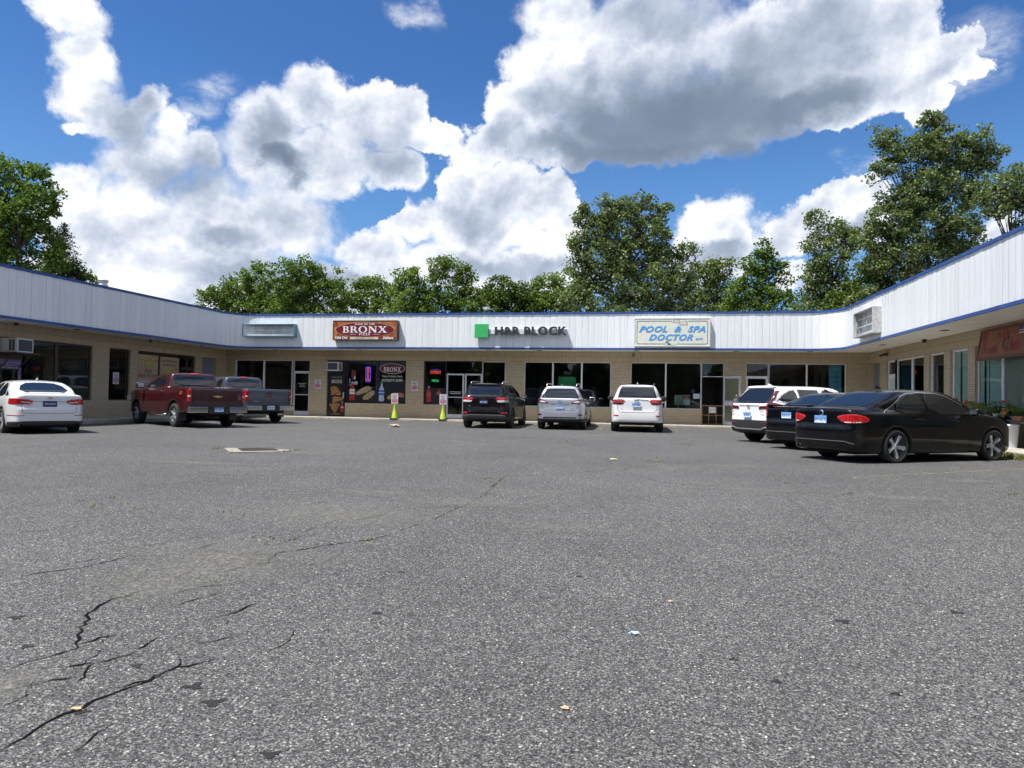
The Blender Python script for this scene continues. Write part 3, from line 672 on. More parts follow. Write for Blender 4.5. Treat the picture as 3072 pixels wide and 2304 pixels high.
# ------------------------------------------------------------------ solid modelling on a grid (for vehicle bodies)
def chaikin(poly, n=2, closed=True):
    p = np.array(poly, float)
    for _ in range(n):
        q = np.roll(p, -1, 0); a = .75 * p + .25 * q; b = .25 * p + .75 * q
        p = np.empty((2 * len(a), 2)); p[0::2] = a; p[1::2] = b
    return p
def sd_poly(poly, A, B):
    """signed distance (negative inside) of grid points A, B to a closed outline"""
    P = np.asarray(poly, float); X = A.ravel(); Y = B.ravel()
    d = np.full(X.shape, 1e9); s = np.ones(X.shape)
    n = len(P)
    for i in range(n):
        ax, ay = P[i]; bx, by = P[(i + 1) % n]; ex, ey = bx - ax, by - ay
        L = ex * ex + ey * ey
        if L < 1e-12: continue
        wx, wy = X - ax, Y - ay; t_ = np.clip((wx * ex + wy * ey) / L, 0, 1)
        dx, dy = wx - ex * t_, wy - ey * t_; d = np.minimum(d, dx * dx + dy * dy)
        c1 = Y >= ay; c2 = Y < by; c3 = ex * wy > ey * wx
        fl = (c1 & c2 & c3) | (~c1 & ~c2 & ~c3); s[fl] *= -1
    return (s * np.sqrt(d)).reshape(A.shape)
def smax(a, b, k):
    h = np.maximum(k - np.abs(a - b), 0) / k if k > 0 else 0
    return np.maximum(a, b) + (h * h * k * .25 if k > 0 else 0)
def smin(a, b, k): return -smax(-a, -b, k)
class Solid:
    """builds f(x, y, z) on a box grid out of outlines pushed through the other axis"""
    def __init__(s, fn): s.fn = fn
    def grid(s, xs, ys, zs): return s.fn(xs, ys, zs)
def ext_xz(poly, xs, ys, zs, ch=0):
    A, B = np.meshgrid(xs, zs, indexing='ij'); return sd_poly(chaikin(poly, ch) if ch else poly, A, B)[:, None, :]
def half(poly, ax):
    P = [tuple(p) for p in poly]
    if P[0][ax] >= 0 or P[-1][ax] >= 0: return P
    def mk(p, y): return (y, p[1]) if ax == 0 else (p[0], y)
    return [mk(P[0], y) for y in (-1.6, -.4, 0, .15)] + P[1:-1] + [mk(P[-1], y) for y in (.15, 0, -.4, -1.6)]
def ext_yz(poly, xs, ys, zs, ch=0, ab=True):
    poly = half(poly, 0) if ab else poly
    A, B = np.meshgrid(np.abs(ys) if ab else ys, zs, indexing='ij'); return sd_poly(chaikin(poly, ch) if ch else poly, A, B)[None, :, :]
def ext_xy(poly, xs, ys, zs, ch=0, ab=True):
    poly = half(poly, 1) if ab else poly
    A, B = np.meshgrid(xs, np.abs(ys) if ab else ys, indexing='ij'); return sd_poly(chaikin(poly, ch) if ch else poly, A, B)[:, :, None]
def surface_net(F, xs, ys, zs):
    """dual surface of a sampled field; verts sit at the mean of the cell's edge crossings"""
    F = F.astype(np.float32); F = np.where(np.abs(F) < 1e-7, 1e-7, F)
    nx, ny, nz = F.shape; cellsum = np.zeros((nx - 1, ny - 1, nz - 1, 3)); cnt = np.zeros((nx - 1, ny - 1, nz - 1))
    gx, gy, gz_ = np.arange(nx), np.arange(ny), np.arange(nz)
    quads = []
    vid = None; crossings = []
    for ax in range(3):
        a = [slice(None)] * 3; b = [slice(None)] * 3; a[ax] = slice(0, -1); b[ax] = slice(1, None)
        f0, f1 = F[tuple(a)], F[tuple(b)]; c = (f0 < 0) != (f1 < 0); idx = np.argwhere(c)
        if not len(idx): crossings.append((idx, None)); continue
        v0 = f0[c]; v1 = f1[c]; t_ = v0 / (v0 - v1)
        p = idx.astype(float); p[:, ax] += t_; crossings.append((idx, v0 < 0))
        o = [k for k in range(3) if k != ax]
        for i in (0, 1):
            for j in (0, 1):
                q = idx.copy(); q[:, o[0]] -= i; q[:, o[1]] -= j
                ok = (q >= 0).all(1) & (q[:, 0] < nx - 1) & (q[:, 1] < ny - 1) & (q[:, 2] < nz - 1)
                qq = q[ok]; lin = np.ravel_multi_index(qq.T, cnt.shape)
                np.add.at(cnt.reshape(-1), lin, 1); cs = cellsum.reshape(-1, 3)
                for k in range(3): cs[:, k] += np.bincount(lin, weights=p[ok][:, k], minlength=cs.shape[0])
    m = cnt > 0; vid = np.full(cnt.shape, -1); vid[m] = np.arange(m.sum())
    V = cellsum[m] / cnt[m][:, None]
    def co(k, arr): return np.interp(V[:, k], np.arange(len(arr)), arr)
    if not len(V): return V, np.zeros((0, 4), int)
    verts = np.stack([co(0, xs), co(1, ys), co(2, zs)], 1)
    for ax in range(3):
        idx, inside = crossings[ax]
        if not len(idx): continue
        o = [(ax + 1) % 3, (ax + 2) % 3]; qs = []
        ok = np.ones(len(idx), bool)
        for i, j in ((1, 1), (0, 1), (0, 0), (1, 0)):
            q = idx.copy(); q[:, o[0]] -= i; q[:, o[1]] -= j
            g_ = (q >= 0).all(1) & (q[:, 0] < nx - 1) & (q[:, 1] < ny - 1) & (q[:, 2] < nz - 1); ok &= g_
            q = np.clip(q, 0, np.array(cnt.shape) - 1); qs.append(vid[q[:, 0], q[:, 1], q[:, 2]])
        Q = np.stack(qs, 1)[ok]; ins = inside[ok]; Q[~ins] = Q[~ins][:, ::-1]
        quads.append(Q)
    return verts, np.concatenate(quads)
def net_obj(name, fn, box, h, mats, parent=None, midx=None, ang=None):
    xs, ys, zs = [np.arange(a, b + h * .5, h) for a, b in box]
    F = np.broadcast_to(fn(xs, ys, zs), (len(xs), len(ys), len(zs)))
    V, Q = surface_net(F, xs, ys, zs)
    if not len(Q):
        print('EMPTY', name); return None
    me = bpy.data.meshes.new(name); me.vertices.add(len(V)); me.vertices.foreach_set('co', V.ravel())
    me.loops.add(len(Q) * 4); me.loops.foreach_set('vertex_index', Q.ravel().astype(np.int32))
    me.polygons.add(len(Q)); me.polygons.foreach_set('loop_start', np.arange(0, len(Q) * 4, 4, dtype=np.int32)); me.polygons.foreach_set('loop_total', np.full(len(Q), 4, dtype=np.int32))
    if not isinstance(mats, (list, tuple)): mats = [mats]
    for m in mats: me.materials.append(m)
    me.update(calc_edges=True)
    me.polygons.foreach_set('use_smooth', np.ones(len(Q), bool))
    if midx is not None:
        C = V[Q].mean(1); me.polygons.foreach_set('material_index', midx(C).astype(np.int32))
    me.validate()
    if ang: me.set_sharp_from_angle(angle=R_(ang))
    o = bpy.data.objects.new(name, me); COL.objects.link(o)
    if parent: o.parent = parent
    return o

# ------------------------------------------------------------------ vehicle materials
def paint(name, col, metal=0.0, rough=.32, flake=0):
    m, t, b = mat_base(name); tc = t.node('ShaderNodeTexCoord').outputs['Object']
    n = t.noise(tc, 2.5, 5, .6)
    dirt = t.mapr(n, .45, .8, 0, .02 if max(col) < .1 else .08)
    c = t.mix(dirt, (col[0], col[1], col[2], 1), (.25, .23, .20, 1)); t.l.new(c, b.inputs['Base Color'])
    b.inputs['Metallic'].default_value = metal; b.inputs['Roughness'].default_value = rough
    b.inputs['Coat Weight'].default_value = 1 if max(col) > .02 else .55; b.inputs['Specular IOR Level'].default_value = .5 if max(col) > .02 else .12; t.l.new(t.mapr(n, .3, .8, .03, .10), b.inputs['Coat Roughness'])
    return m
P_BLACK = paint('black_car_paint', (.0012, .0014, .002)); P_BLACK2 = paint('black_pearl_paint', (.0015, .0018, .0028)); P_WHITE = paint('white_car_paint', (.70, .705, .70)); P_WHITE2 = paint('bright_white_car_paint', (.72, .72, .715))
P_SILVER = paint('silver_car_paint', (.40, .42, .45), .55, .34); P_MAROON = paint('maroon_truck_paint', (.042, .002, .004), 0.0); P_BLUE = paint('slate_blue_truck_paint', (.075, .088, .112), .45, .36)
P_BROWN = paint('dark_brown_car_paint', (.008, .0055, .0055), .3)
M_CGLASS = mat('tinted_car_glass', (.008, .010, .013), .03, spec=.9, var=0)
M_CGLASS2 = mat('clearer_car_glass', (.02, .03, .03), .03, spec=.8, var=0)
M_RUB = mat('tyre_rubber', (.018, .018, .019), .85, var=.2, bumpv=.15, bscale=80)
M_PLAS = mat('black_plastic_trim', (.022, .022, .024), .55)
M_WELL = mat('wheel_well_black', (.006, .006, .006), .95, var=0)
M_CHROME = mat('chrome', (.78, .78, .80), .10, metal=1, var=0)
M_ALLOY = mat('silver_alloy', (.68, .69, .71), .28, metal=.8, var=0)
M_DALLOY = mat('dark_alloy', (.05, .05, .055), .35, metal=.6, var=0)
M_RED = mat('red_tail_lens', (.42, .006, .010), .10, spec=.8, var=.3, vscale=18, coat=1)
M_DRED = mat('dark_red_tail_lens', (.11, .004, .008), .08, spec=.8, var=.3, vscale=18, coat=1)
M_CLEAR = mat('clear_lamp_lens', (.62, .58, .58), .12, spec=.8, var=.2, vscale=25, coat=1)
M_SEAM = mat('panel_gap', (.004, .004, .004), .9, var=0)
M_PLATEB = mat('plate_blue', (.13, .30, .62), .4, var=.1); M_PLATEW = mat('plate_white', (.60, .70, .80), .4, var=.05); M_PLATED = mat('plate_dark_blue', (.012, .03, .10), .5)
M_EXH = mat('exhaust_steel', (.30, .29, .28), .3, metal=.9)

def wheel(parent, x, y, r, w, rimr, style, mrim, spokes=5, steer=0):
    s = 1 if y > 0 else -1
    mb = MB(); hw = w / 2
    prof = [(rimr, -hw * .82), (rimr + .02, -hw * .95), (r - .05, -hw), (r - .015, -hw * .86), (r, -hw * .62), (r, hw * .62), (r - .015, hw * .86), (r - .05, hw), (rimr + .02, hw * .95), (rimr, hw * .82)]
    mb.lathe(prof, (0, 0, 0), 40, 0, 'y')
    ty = mb.build('wheel', M_RUB, parent); ty.location = (x, y, r); ty.rotation_euler = (0, random.uniform(0, 1.2), R_(steer))
    rb = MB()
    rb.lathe([(rimr, s * hw * .82), (rimr - .012, s * hw * .86), (rimr - .028, s * hw * .70), (rimr - .04, -s * hw * .1), (.05, -s * hw * .12)], (0, 0, 0), 36, 0, 'y')
    o0 = s * hw * .72
    for k in range(spokes):
        a = 2 * math.pi * k / spokes
        prs = [(a, 0)] if style != 'split' else [(a - .17, -.06), (a + .17, .06)]
        for aa, da in prs:
            c, sn = math.cos(aa), math.sin(aa); wd0, wd1 = (.026, .046) if style == 'star' else (.030, .045) if style != 'split' else (.020, .026)
            def q(rr, wv, dep): return (c * rr - sn * wv, dep, sn * rr + c * wv)
            r0, r1 = .045, rimr - .018
            A = [q(r0, -wd0, o0 - s * .015), q(r1, -wd1, o0 + s * .008), q(r1, wd1, o0 + s * .008), q(r0, wd0, o0 - s * .015)]
            mid0, mid1 = q(r0, 0, o0 + s * .004), q(r1, 0, o0 + s * .026)
            B = [q(r0, -wd0, o0 - s * .07), q(r1, -wd1, o0 - s * .05), q(r1, wd1, o0 - s * .05), q(r0, wd0, o0 - s * .07)]
            rb.quadv([A[0], A[1], mid1, mid0], 1); rb.quadv([mid0, mid1, A[2], A[3]], 1)
            rb.quadv([A[0], A[1], B[1], B[0]], 1); rb.quadv([A[3], A[2], B[2], B[3]], 1)
    rb.lathe([(.0, o0 + s * .012), (.03, o0 + s * .010), (.034, o0), (.062, o0 - s * .006), (.070, o0 - s * .06)], (0, 0, 0), 18, 1, 'y')
    ro = rb.build('rim', [M_DALLOY if style != 'steel' else mrim, mrim], ty)
    return ty
def plate(car, x, y, z, txt, style='blue', rx=0, frame=False, w=.305):
    """plate on the back of a car: rear surface looks towards -x"""
    p = MB(); p.box((x - .012, y - w / 2, z - .076), (x, y + w / 2, z + .076))
    o = p.build('license_plate', {'blue': M_PLATEB, 'white': M_PLATEW, 'dark': M_PLATED}[style], car, bevel=.004)
    me = font_mesh(txt, .070, .0015, 0, .0012, .92)
    mtx = Matrix(((0, 0, -1), (-1, 0, 0), (0, 1, 0))).to_4x4(); mtx.translation = (x - .0135, y, z - .004); me.transform(mtx)
    while len(me.materials): me.materials.pop(index=0)
    me.materials.append(mat('plate_characters', (.012, .03, .16), .5, var=0) if style != 'dark' else mat('plate_characters_pale', (.55, .60, .68), .5, var=0))
    t_ = bpy.data.objects.new('plate_characters', me); COL.objects.link(t_); t_.parent = o
    if style == 'blue':
        q = MB(); q.box((x - .0128, y - w / 2 + .008, z - .068), (x - .0118, y + w / 2 - .008, z + .012)); q2 = q.build('plate_lower_field', M_PLATEW, o)
    return o
def rear_text(car, txt, x, y, z, size, m, bold=.001, shear=0, name='badge_lettering', sx=1, spacing=1, ext=.003):
    me = font_mesh(txt, size, bold, shear, ext, sx, spacing)
    mtx = Matrix(((0, 0, -1), (-1, 0, 0), (0, 1, 0))).to_4x4(); mtx.translation = (x, y, z); me.transform(mtx)
    while len(me.materials): me.materials.pop(index=0)
    me.materials.append(m); o = bpy.data.objects.new(name, me); COL.objects.link(o); o.parent = car; return o
class Car:
    def __init__(s, name, label, cat, x, y, z, hd, spec, group):
        s.root = root(name, label, cat, (x, y, z), R_(hd), group); s.sp = spec; s.h = spec.get('h', .03)
        s.body_fn = s.make(); sp = spec
    def make(s):
        sp = s.sp
        def fn(xs, ys, zs):
            B = smax(ext_xz(sp['side'], xs, ys, zs, 1), ext_yz(sp['sec'], xs, ys, zs, 1), sp.get('k1', .07))
            B = smax(B, ext_xy(sp['plan'], xs, ys, zs, 2), sp.get('k2', .10))
            G = smax(ext_xz(sp['gside'], xs, ys, zs, 2), ext_yz(sp['gsec'], xs, ys, zs, 1), sp.get('k3', .07))
            G = smax(G, ext_xy(sp['gplan'], xs, ys, zs, 2), .10)
            F = smin(B, G, sp.get('kj', .05))
            for a in sp.get('add', []): F = smin(F, a(xs, ys, zs), .02)
            return F
        s.solid = fn
        arches = sp['arches']                      # (x, z, r)
        def full(xs, ys, zs):
            F = fn(xs, ys, zs)
            A, B = np.meshgrid(xs, zs, indexing='ij'); yy = np.abs(ys)[None, :, None]
            for (ax, az_, r) in arches:
                c = (np.sqrt((A - ax) ** 2 + (B - az_) ** 2) - r)[:, None, :]
                c = np.maximum(c, sp['W'] / 2 - .32 - yy); F = smax(F, -c, .012)
            for b in sp.get('cut', []): F = smax(F, -b(xs, ys, zs), .02)
            return F
        return full
    def body(s, mats, midx=None):
        sp = s.sp; b = sp['box']
        s.bo = net_obj('body', s.body_fn, b, s.h, mats, s.root, midx)
        return s.bo
    def shell(s, name, m, box, region, off=.005, th=.03, h=.013, parent=None, label=None, useful=None, ang=30):
        """a piece that follows the body: everything within `off` outside it, inside the region"""
        base = s.solid
        def fn(xs, ys, zs):
            F = base(xs, ys, zs) - off
            F = np.maximum(F, -(F + th)); R = region(xs, ys, zs)
            return np.maximum(F, R)
        o = net_obj(name, fn, box, h, m, parent or s.root, None, ang)
        if label and o: o['label'] = label
        return o
    def side_piece(s, name, m, poly, y0=.3, off=.005, both=True, h=.014, ch=1, parent=None, side=0):
        P = np.array(poly); W = s.sp['W'] / 2 + .06
        out = []
        for sg in ((1, -1) if not side else (side,)):
            yb = (y0, W) if sg > 0 else (-W, -y0)
            out.append(s.shell(name, m, ((P[:, 0].min() - .04, P[:, 0].max() + .04), yb, (P[:, 1].min() - .04, P[:, 1].max() + .04)),
                    lambda xs, ys, zs: np.maximum(ext_xz(poly, xs, ys, zs, ch), (y0 + .03 - sg * ys)[None, :, None]), off, h=h, parent=parent))
        return out
    def rear_piece(s, name, m, poly, x0, x1, off=.005, mirror=False, h=.013, ch=1, xz=None, parent=None, label=None):
        """outline in (y, z) seen from behind; x0..x1 limits the depth; xz: optional side outline that must also hold"""
        P = np.array(poly); out = []
        for sg in ((1, -1) if mirror else (1,)):
            pl = P * np.array([sg, 1]); ys_ = (pl[:, 0].min() - .04, pl[:, 0].max() + .04)
            def reg(xs, ys, zs, pl=pl):
                r = ext_yz(pl, xs, ys, zs, ch, ab=False)
                r = np.maximum(r, (xs - x1)[:, None, None])
                if xz is not None: r = np.maximum(r, ext_xz(xz, xs, ys, zs, ch))
                return r
            out.append(s.shell(name, m, ((x0, x1 + .04), ys_, (P[:, 1].min() - .04, P[:, 1].max() + .04)), reg, off, h=h, parent=parent, label=label))
        return out
    def ribbon(s, name, m, lines, w=.008, view='side', off=.003, sides=(1, -1), step=.03):
        """thin strip that follows the body along lines drawn in side view (x, z) or rear view (y, z)"""
        from mathutils.bvhtree import BVHTree
        if not hasattr(s, 'bvh'):
            me = s.bo.data; s.bvh = BVHTree.FromPolygons([v.co for v in me.vertices], [tuple(p.vertices) for p in me.polygons])
        for sg in sides:
            mb = MB()
            for ln in lines:
                pts = []
                for a, b in zip(ln, ln[1:]):
                    n = max(1, int(math.hypot(b[0] - a[0], b[1] - a[1]) / step))
                    pts += [(a[0] + (b[0] - a[0]) * i / n, a[1] + (b[1] - a[1]) * i / n) for i in range(n)]
                pts.append(ln[-1]); prev = None
                for k, p in enumerate(pts):
                    q0, q1 = pts[max(0, k - 1)], pts[min(len(pts) - 1, k + 1)]; dx, dz = q1[0] - q0[0], q1[1] - q0[1]; L = math.hypot(dx, dz) or 1; nx, nz = -dz / L * w / 2, dx / L * w / 2
                    row = []
                    for e in (1, -1):
                        u, z_ = p[0] + nx * e, p[1] + nz * e
                        if view == 'side': o_, d_ = Vector((u, sg * 3, z_)), Vector((0, -sg, 0))
                        else: o_, d_ = Vector((-4, u * sg, z_)), Vector((1, 0, 0))
                        h_ = s.bvh.ray_cast(o_, d_)
                        if h_[0] is None: row = None; break
                        row.append(h_[0] + h_[1] * off * (1 if h_[1].dot(d_) < 0 else -1))
                    if row and prev: mb.quadv([prev[0], row[0], row[1], prev[1]], raw=True)
                    prev = row
            if mb.v: mb.build(name, m, s.root, norm=False)
    def seams(s, lines, w=.007, off=.0022, name='panel_gap'):
        """thin dark joints along side-view polylines, both sides"""
        polys = []
        for ln in lines:
            for a, b in zip(ln, ln[1:]):
                a = np.array(a, float); b = np.array(b, float); d = (b - a) / np.linalg.norm(b - a); n = np.array([-d[1], d[0]]) * w / 2
                polys.append([a + n, b + n, b - n, a - n])
        return polys
    def wheels(s, r, w, rimr, style, mrim, spokes=5, steer=0):
        sp = s.sp
        for x, st in ((0, 0), (sp['wb'], steer)):
            for y in (sp['tr'] / 2, -sp['tr'] / 2): wheel(s.root, x, y, r, w, rimr, style, mrim, spokes, st)
    def mirrors(s, x, z, m, y=None, sc=1):
        W = (y or s.sp['W'] / 2)
        for sg in (1, -1):
            mb = MB(); mb.tube([(x, sg * (W - .08), z - .04), (x, sg * (W + .06), z - .01)], .025, 6)
            b = bmesh.new(); bmesh.ops.create_uvsphere(b, u_segments=14, v_segments=8, radius=1)
            me = bpy.data.meshes.new('side_mirror')
            for v in b.verts:
                c = v.co; c.x = math.copysign(abs(c.x) ** .7, c.x) * .07 * sc; c.y = math.copysign(abs(c.y) ** .6, c.y) * .105 * sc; c.z = math.copysign(abs(c.z) ** .65, c.z) * .075 * sc
                if c.x < -.045 * sc: c.x = -.045 * sc
                v.co = c + Vector((x, sg * (W + .09), z))
            b.to_mesh(me); b.free(); me.materials.append(m)
            for p in me.polygons: p.use_smooth = True
            o = bpy.data.objects.new('side_mirror', me); COL.objects.link(o); o.parent = s.root
            g = MB(); g.box((x - .05 * sc, sg * (W + .09) - .075 * sc, z - .045 * sc), (x - .046 * sc, sg * (W + .09) + .075 * sc, z + .05 * sc))
            go = g.build('mirror_glass', M_CHROME, o); so = mb.build('mirror_arm', M_PLAS, o)
    def fin(s, x, z, m, antenna=False):
        mb = MB()
        pts = [(-.08, 0), (.09, 0), (.0, .045), (-.07, .062)]
        for sg in (1, -1): mb.quadv([(x + a, sg * (.018 if b < .01 else .005), z + b) for a, b in pts])
        for i in range(4):
            a, b = pts[i], pts[(i + 1) % 4]; wa, wb = (.018 if a[1] < .01 else .005), (.018 if b[1] < .01 else .005)
            mb.quadv([(x + a[0], wa, z + a[1]), (x + b[0], wb, z + b[1]), (x + b[0], -wb, z + b[1]), (x + a[0], -wa, z + a[1])])
        mb.build('roof_antenna', m, s.root)
    def handle(s, x, y, z, m):
        for sg in (1, -1):
            mb = MB(); mb.tube([(x - .09, sg * (y - .015), z), (x - .07, sg * (y + .022), z), (x + .07, sg * (y + .022), z), (x + .09, sg * (y - .015), z)], .014, 6)
            mb.build('door_handle', m, s.root)
    def exhaust(s, pts, r=.04):
        for (x, y, z) in pts:
            mb = MB(); mb.lathe([(r, 0), (r, .16), (r - .01, .16), (r - .01, .002)], (0, 0, 0), 16, 0, 'y')
            o = mb.build('exhaust_pipe', M_EXH, s.root); o.location = (x, y, z); o.rotation_euler = (0, 0, R_(-90))
            d = MB(); d.lathe([(0, .05), (r - .009, .05)], (0, 0, 0), 16, 0, 'y'); q = d.build('exhaust_hole', M_WELL, o)
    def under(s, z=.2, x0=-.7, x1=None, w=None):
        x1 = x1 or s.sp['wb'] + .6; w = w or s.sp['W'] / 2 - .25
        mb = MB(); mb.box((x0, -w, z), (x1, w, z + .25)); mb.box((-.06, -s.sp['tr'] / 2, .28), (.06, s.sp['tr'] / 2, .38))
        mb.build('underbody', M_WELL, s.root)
def dark_low(W, arches, zlow=None):
    def f(C):
        m = np.zeros(len(C))
        if zlow is not None: m[C[:, 2] < zlow] = 1
        for (x, z, r) in arches:
            d = np.sqrt((C[:, 0] - x) ** 2 + (C[:, 2] - z) ** 2); m[(d < r + .004) & (np.abs(C[:, 1]) > W / 2 - .36)] = 2
        return m
    return f

CARGRP_R = 'cars parked at an angle by the right wing'; CARGRP_B = 'sport utility vehicles parked nose in at the rear wing'; CARGRP_L = 'vehicles parked at an angle by the left wing'
def plan_poly(x0, x1, W, cr=.35, cf=.5, tr=.06, tf=.10, n=5):
    """half outline seen from above: x, y; rounded corners, slight taper"""
    w = W / 2
    P = [(x0, -.05), (x0, w - cr - tr * .5), (x0 + .05, w - cr * .55 - tr * .6), (x0 + .16, w - .12 - tr * .6), (x0 + .42, w - .03 - tr * .3), (x0 + .8, w), (x1 - 1.2, w), (x1 - .75, w - .02), (x1 - .35, w - .09 - tf * .4), (x1 - .12, w - cf * .55), (x1, w - cf - tf), (x1, -.05)]
    return P
def sedan(name, label, x, y, z, hd, group, paint_m, L, W, H, wb, ro, deck, style, rimst, rimm, h=.03, side_over=None, gl=None, spokes=5, steer=0, deckz=None):
    fo = L - wb - ro; R = -ro; F = wb + fo; dz = deck
    side = [(R + .06, .24), (R + .01, .36), (R, .60), (R + .008, .675), (R + .03, .715), (R + .062, .728), (R + .066, .80), (R + .066, dz - .13), (R + .068, dz - .03), (R + .12, dz + .012), (-.45, dz + .03), (-.1, dz + .02), (wb - .55, .98), (wb - .1, .955), (wb + .35, .88), (F - .25, .76), (F - .07, .64), (F - .0, .50), (F - .02, .34), (F - .12, .20), (wb, .17), (0, .17), (R + .3, .20)]
    sec = [(-.2, .15), (W / 2 - .15, .15), (W / 2 - .055, .22), (W / 2 - .012, .42), (W / 2, .60), (W / 2 - .004, .74), (W / 2 - .045, .90), (W / 2 - .10, .99), (W / 2 - .22, 1.06), (.3, 1.13), (-.2, 1.14)]
    gs = [(-.62, dz - .12), (-.52, dz + .02), (.05, H - .17), (.32, H - .065), (.80, H - .008), (1.15, H), (1.60, H - .035), (1.86, H - .12), (wb - .28, .96), (wb - .1, .80), (.5, .7)]
    gsec = [(-.2, .6), (W / 2 - .06, .6), (W / 2 - .065, .90), (W / 2 - .13, 1.10), (W / 2 - .27, H - .13), (W / 2 - .36, H - .045), (.30, H - .003), (-.2, H + .012)]
    gplan = [(-.8, -.05), (-.75, .55), (-.55, .68), (-.1, W / 2 - .15), (.6, W / 2 - .06), (1.6, W / 2 - .06), (2.1, W / 2 - .10), (wb - .35, .70), (wb - .12, .45), (wb - .02, -.05)]
    ar = .345 if wb > 2.7 else .34
    sp = dict(W=W, wb=wb, tr=W - .27, h=h, side=side, sec=sec, plan=plan_poly(R, F, W, .40, .55), gside=gs, gsec=gsec, gplan=gplan, k3=.09,
              arches=[(0, .335, .375), (wb, .335, .375)], box=((R - .05, F + .05), (-W / 2 - .05, W / 2 + .05), (.12, H + .05)))
    c = Car(name, label, 'car', x, y, z, hd, sp, group)
    c.body([paint_m, M_PLAS, M_WELL], dark_low(W, sp['arches'], .20))
    g = gl or M_CGLASS
    # glass
    c.rear_piece('rear_window', g, [(-.60, dz + .045), (-.44, H - .115), (0, H - .085), (.44, H - .115), (.60, dz + .045), (0, dz + .055)], -.7, .35, .006, h=.011)
    def reg(xs, ys, zs):
        r = ext_yz([(-.70, .985), (-.50, H - .09), (.50, H - .09), (.70, .985)], xs, ys, zs, 0, ab=False)
        return np.maximum(r, (1.55 - xs)[:, None, None])
    c.shell('windshield', g, ((1.5, wb + .05), (-.75, .75), (.95, H - .02)), reg, .004, h=.02)
    q = .965
    b1 = H - .105
    c.side_piece('side_window', g, [(.98, q + .005), (.98, b1 + .01), (1.35, b1 + .005), (1.62, b1 - .05), (wb - .62, q + .08), (wb - .50, q)], .4, .004)
    c.side_piece('side_window', g, [(.12, q + .02), (.12, q + .20), (.32, b1 - .08), (.54, b1 - .02), (.90, b1 + .01), (.90, q + .005)], .4, .004)
    c.side_piece('quarter_window', g, [(-.26, q + .03), (-.04, q + .13), (.07, q + .185), (.07, q + .02)], .4, .004, ch=0)
    c.ribbon('panel_gap', M_SEAM, [[(.94, .24), (.94, q - .02)], [(.42, .30), (.36, .52), (.02, .80), (-.02, .90)], [(1.93, .30), (wb - .52, .55), (wb - .56, q - .02)]])
    c.wheels(.335, .215, .247, rimst, rimm, spokes, steer)
    c.mirrors(wb - .78, 1.02, paint_m)
    c.handle(.62, W / 2 - .03, .86, paint_m); c.handle(1.62, W / 2 - .03, .84, paint_m)
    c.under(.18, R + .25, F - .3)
    c.H = H; c.R = R; c.F = F; c.dz = dz
    return c
# --- black sedan, front of the angled row (five spoke alloys, chrome beltline)
c = sedan('sedan', 'black sedan with silver five-spoke wheels, nearest car in the angled row at right', 4.37, 15.6, -.02, 32.5, CARGRP_R, P_BLACK, 4.87, 1.835, 1.487, 2.803, 1.10, 1.06, None, 'star', M_ALLOY, h=.024, gl=M_CGLASS)
R = c.R; dz = c.dz
c.rear_piece('tail_light', M_RED, [(.36, .90), (.62, .955), (.93, .95), (.96, .78), (.66, .765), (.50, .80)], R - .03, R + .46, .008, True, xz=[(R - .1, 1.0), (R + .10, .965), (R + .30, .93), (R + .43, .87), (R + .40, .80), (R + .2, .775), (R - .1, .76)])
c.ribbon('tail_light_strip', M_CLEAR, [[(.58, .795), (.70, .797), (.80, .80)]], .018, 'rear', off=.010)
c.ribbon('trunk_gap', M_SEAM, [[(-.64, .765), (-.64, .725), (-.50, .712), (.50, .712), (.64, .725), (.64, .765)]], .008, 'rear', sides=(1,))
c.ribbon('bumper_sheen', mat('painted_sheen', (.16, .16, .17), .3, var=0), [[(-.74, .385), (-.6, .43), (.6, .43), (.74, .385)]], .010, 'rear', sides=(1,))  # pale strip paints the sheen of a bumper crease into the colour
plate(c.root, R + .062, 0, .835, 'BW·58175', 'blue')
em = MB(); em.lathe([(.048, 0), (.060, .006), (.060, .014), (.048, .012), (.047, 0)], (0, 0, 0), 24, 0, 'y')
o = em.build('round_emblem', M_CHROME, c.root); o.location = (R + .060, 0, .965); o.rotation_euler = (0, R_(0), R_(-90))
me = poly_mesh([[(-.042, .02), (-.033, .024), (-.016, -.016), (-.004, .008), (.004, .008), (.016, -.016), (.033, .024), (.042, .02), (.018, -.040), (.0, -.005), (-.018, -.040)], [(-.018, .046), (-.010, .047), (0, .022), (.010, .047), (.018, .046), (.004, .012), (-.004, .012)]], .003)
mtx = Matrix(((0, 0, -1), (-1, 0, 0), (0, 1, 0))).to_4x4(); me.transform(mtx); me.materials.clear(); me.materials.append(M_CHROME)
e2 = bpy.data.objects.new('emblem_letters', me); COL.objects.link(e2); e2.parent = c.root; e2.location = (R + .054, 0, .965)
c.fin(.52, 1.475, P_BLACK)
c.ribbon('window_trim', M_ALLOY, [[(-.27, .985), (-.03, 1.11), (.12, 1.19), (.33, 1.315), (.54, 1.375), (.92, 1.398), (1.35, 1.392), (1.62, 1.34), (2.0, 1.16)]], .008, off=.006)
c.exhaust([(R + .03, .55, .28)], .035)
def ring_poly(cx, cz, r0, r1, n=20): return [(cx + r1 * math.cos(a), cz + r1 * math.sin(a)) for a in np.linspace(.15, math.pi - .15, n)] + [(cx + r0 * math.cos(a), cz + r0 * math.sin(a)) for a in np.linspace(math.pi - .15, .15, n)]
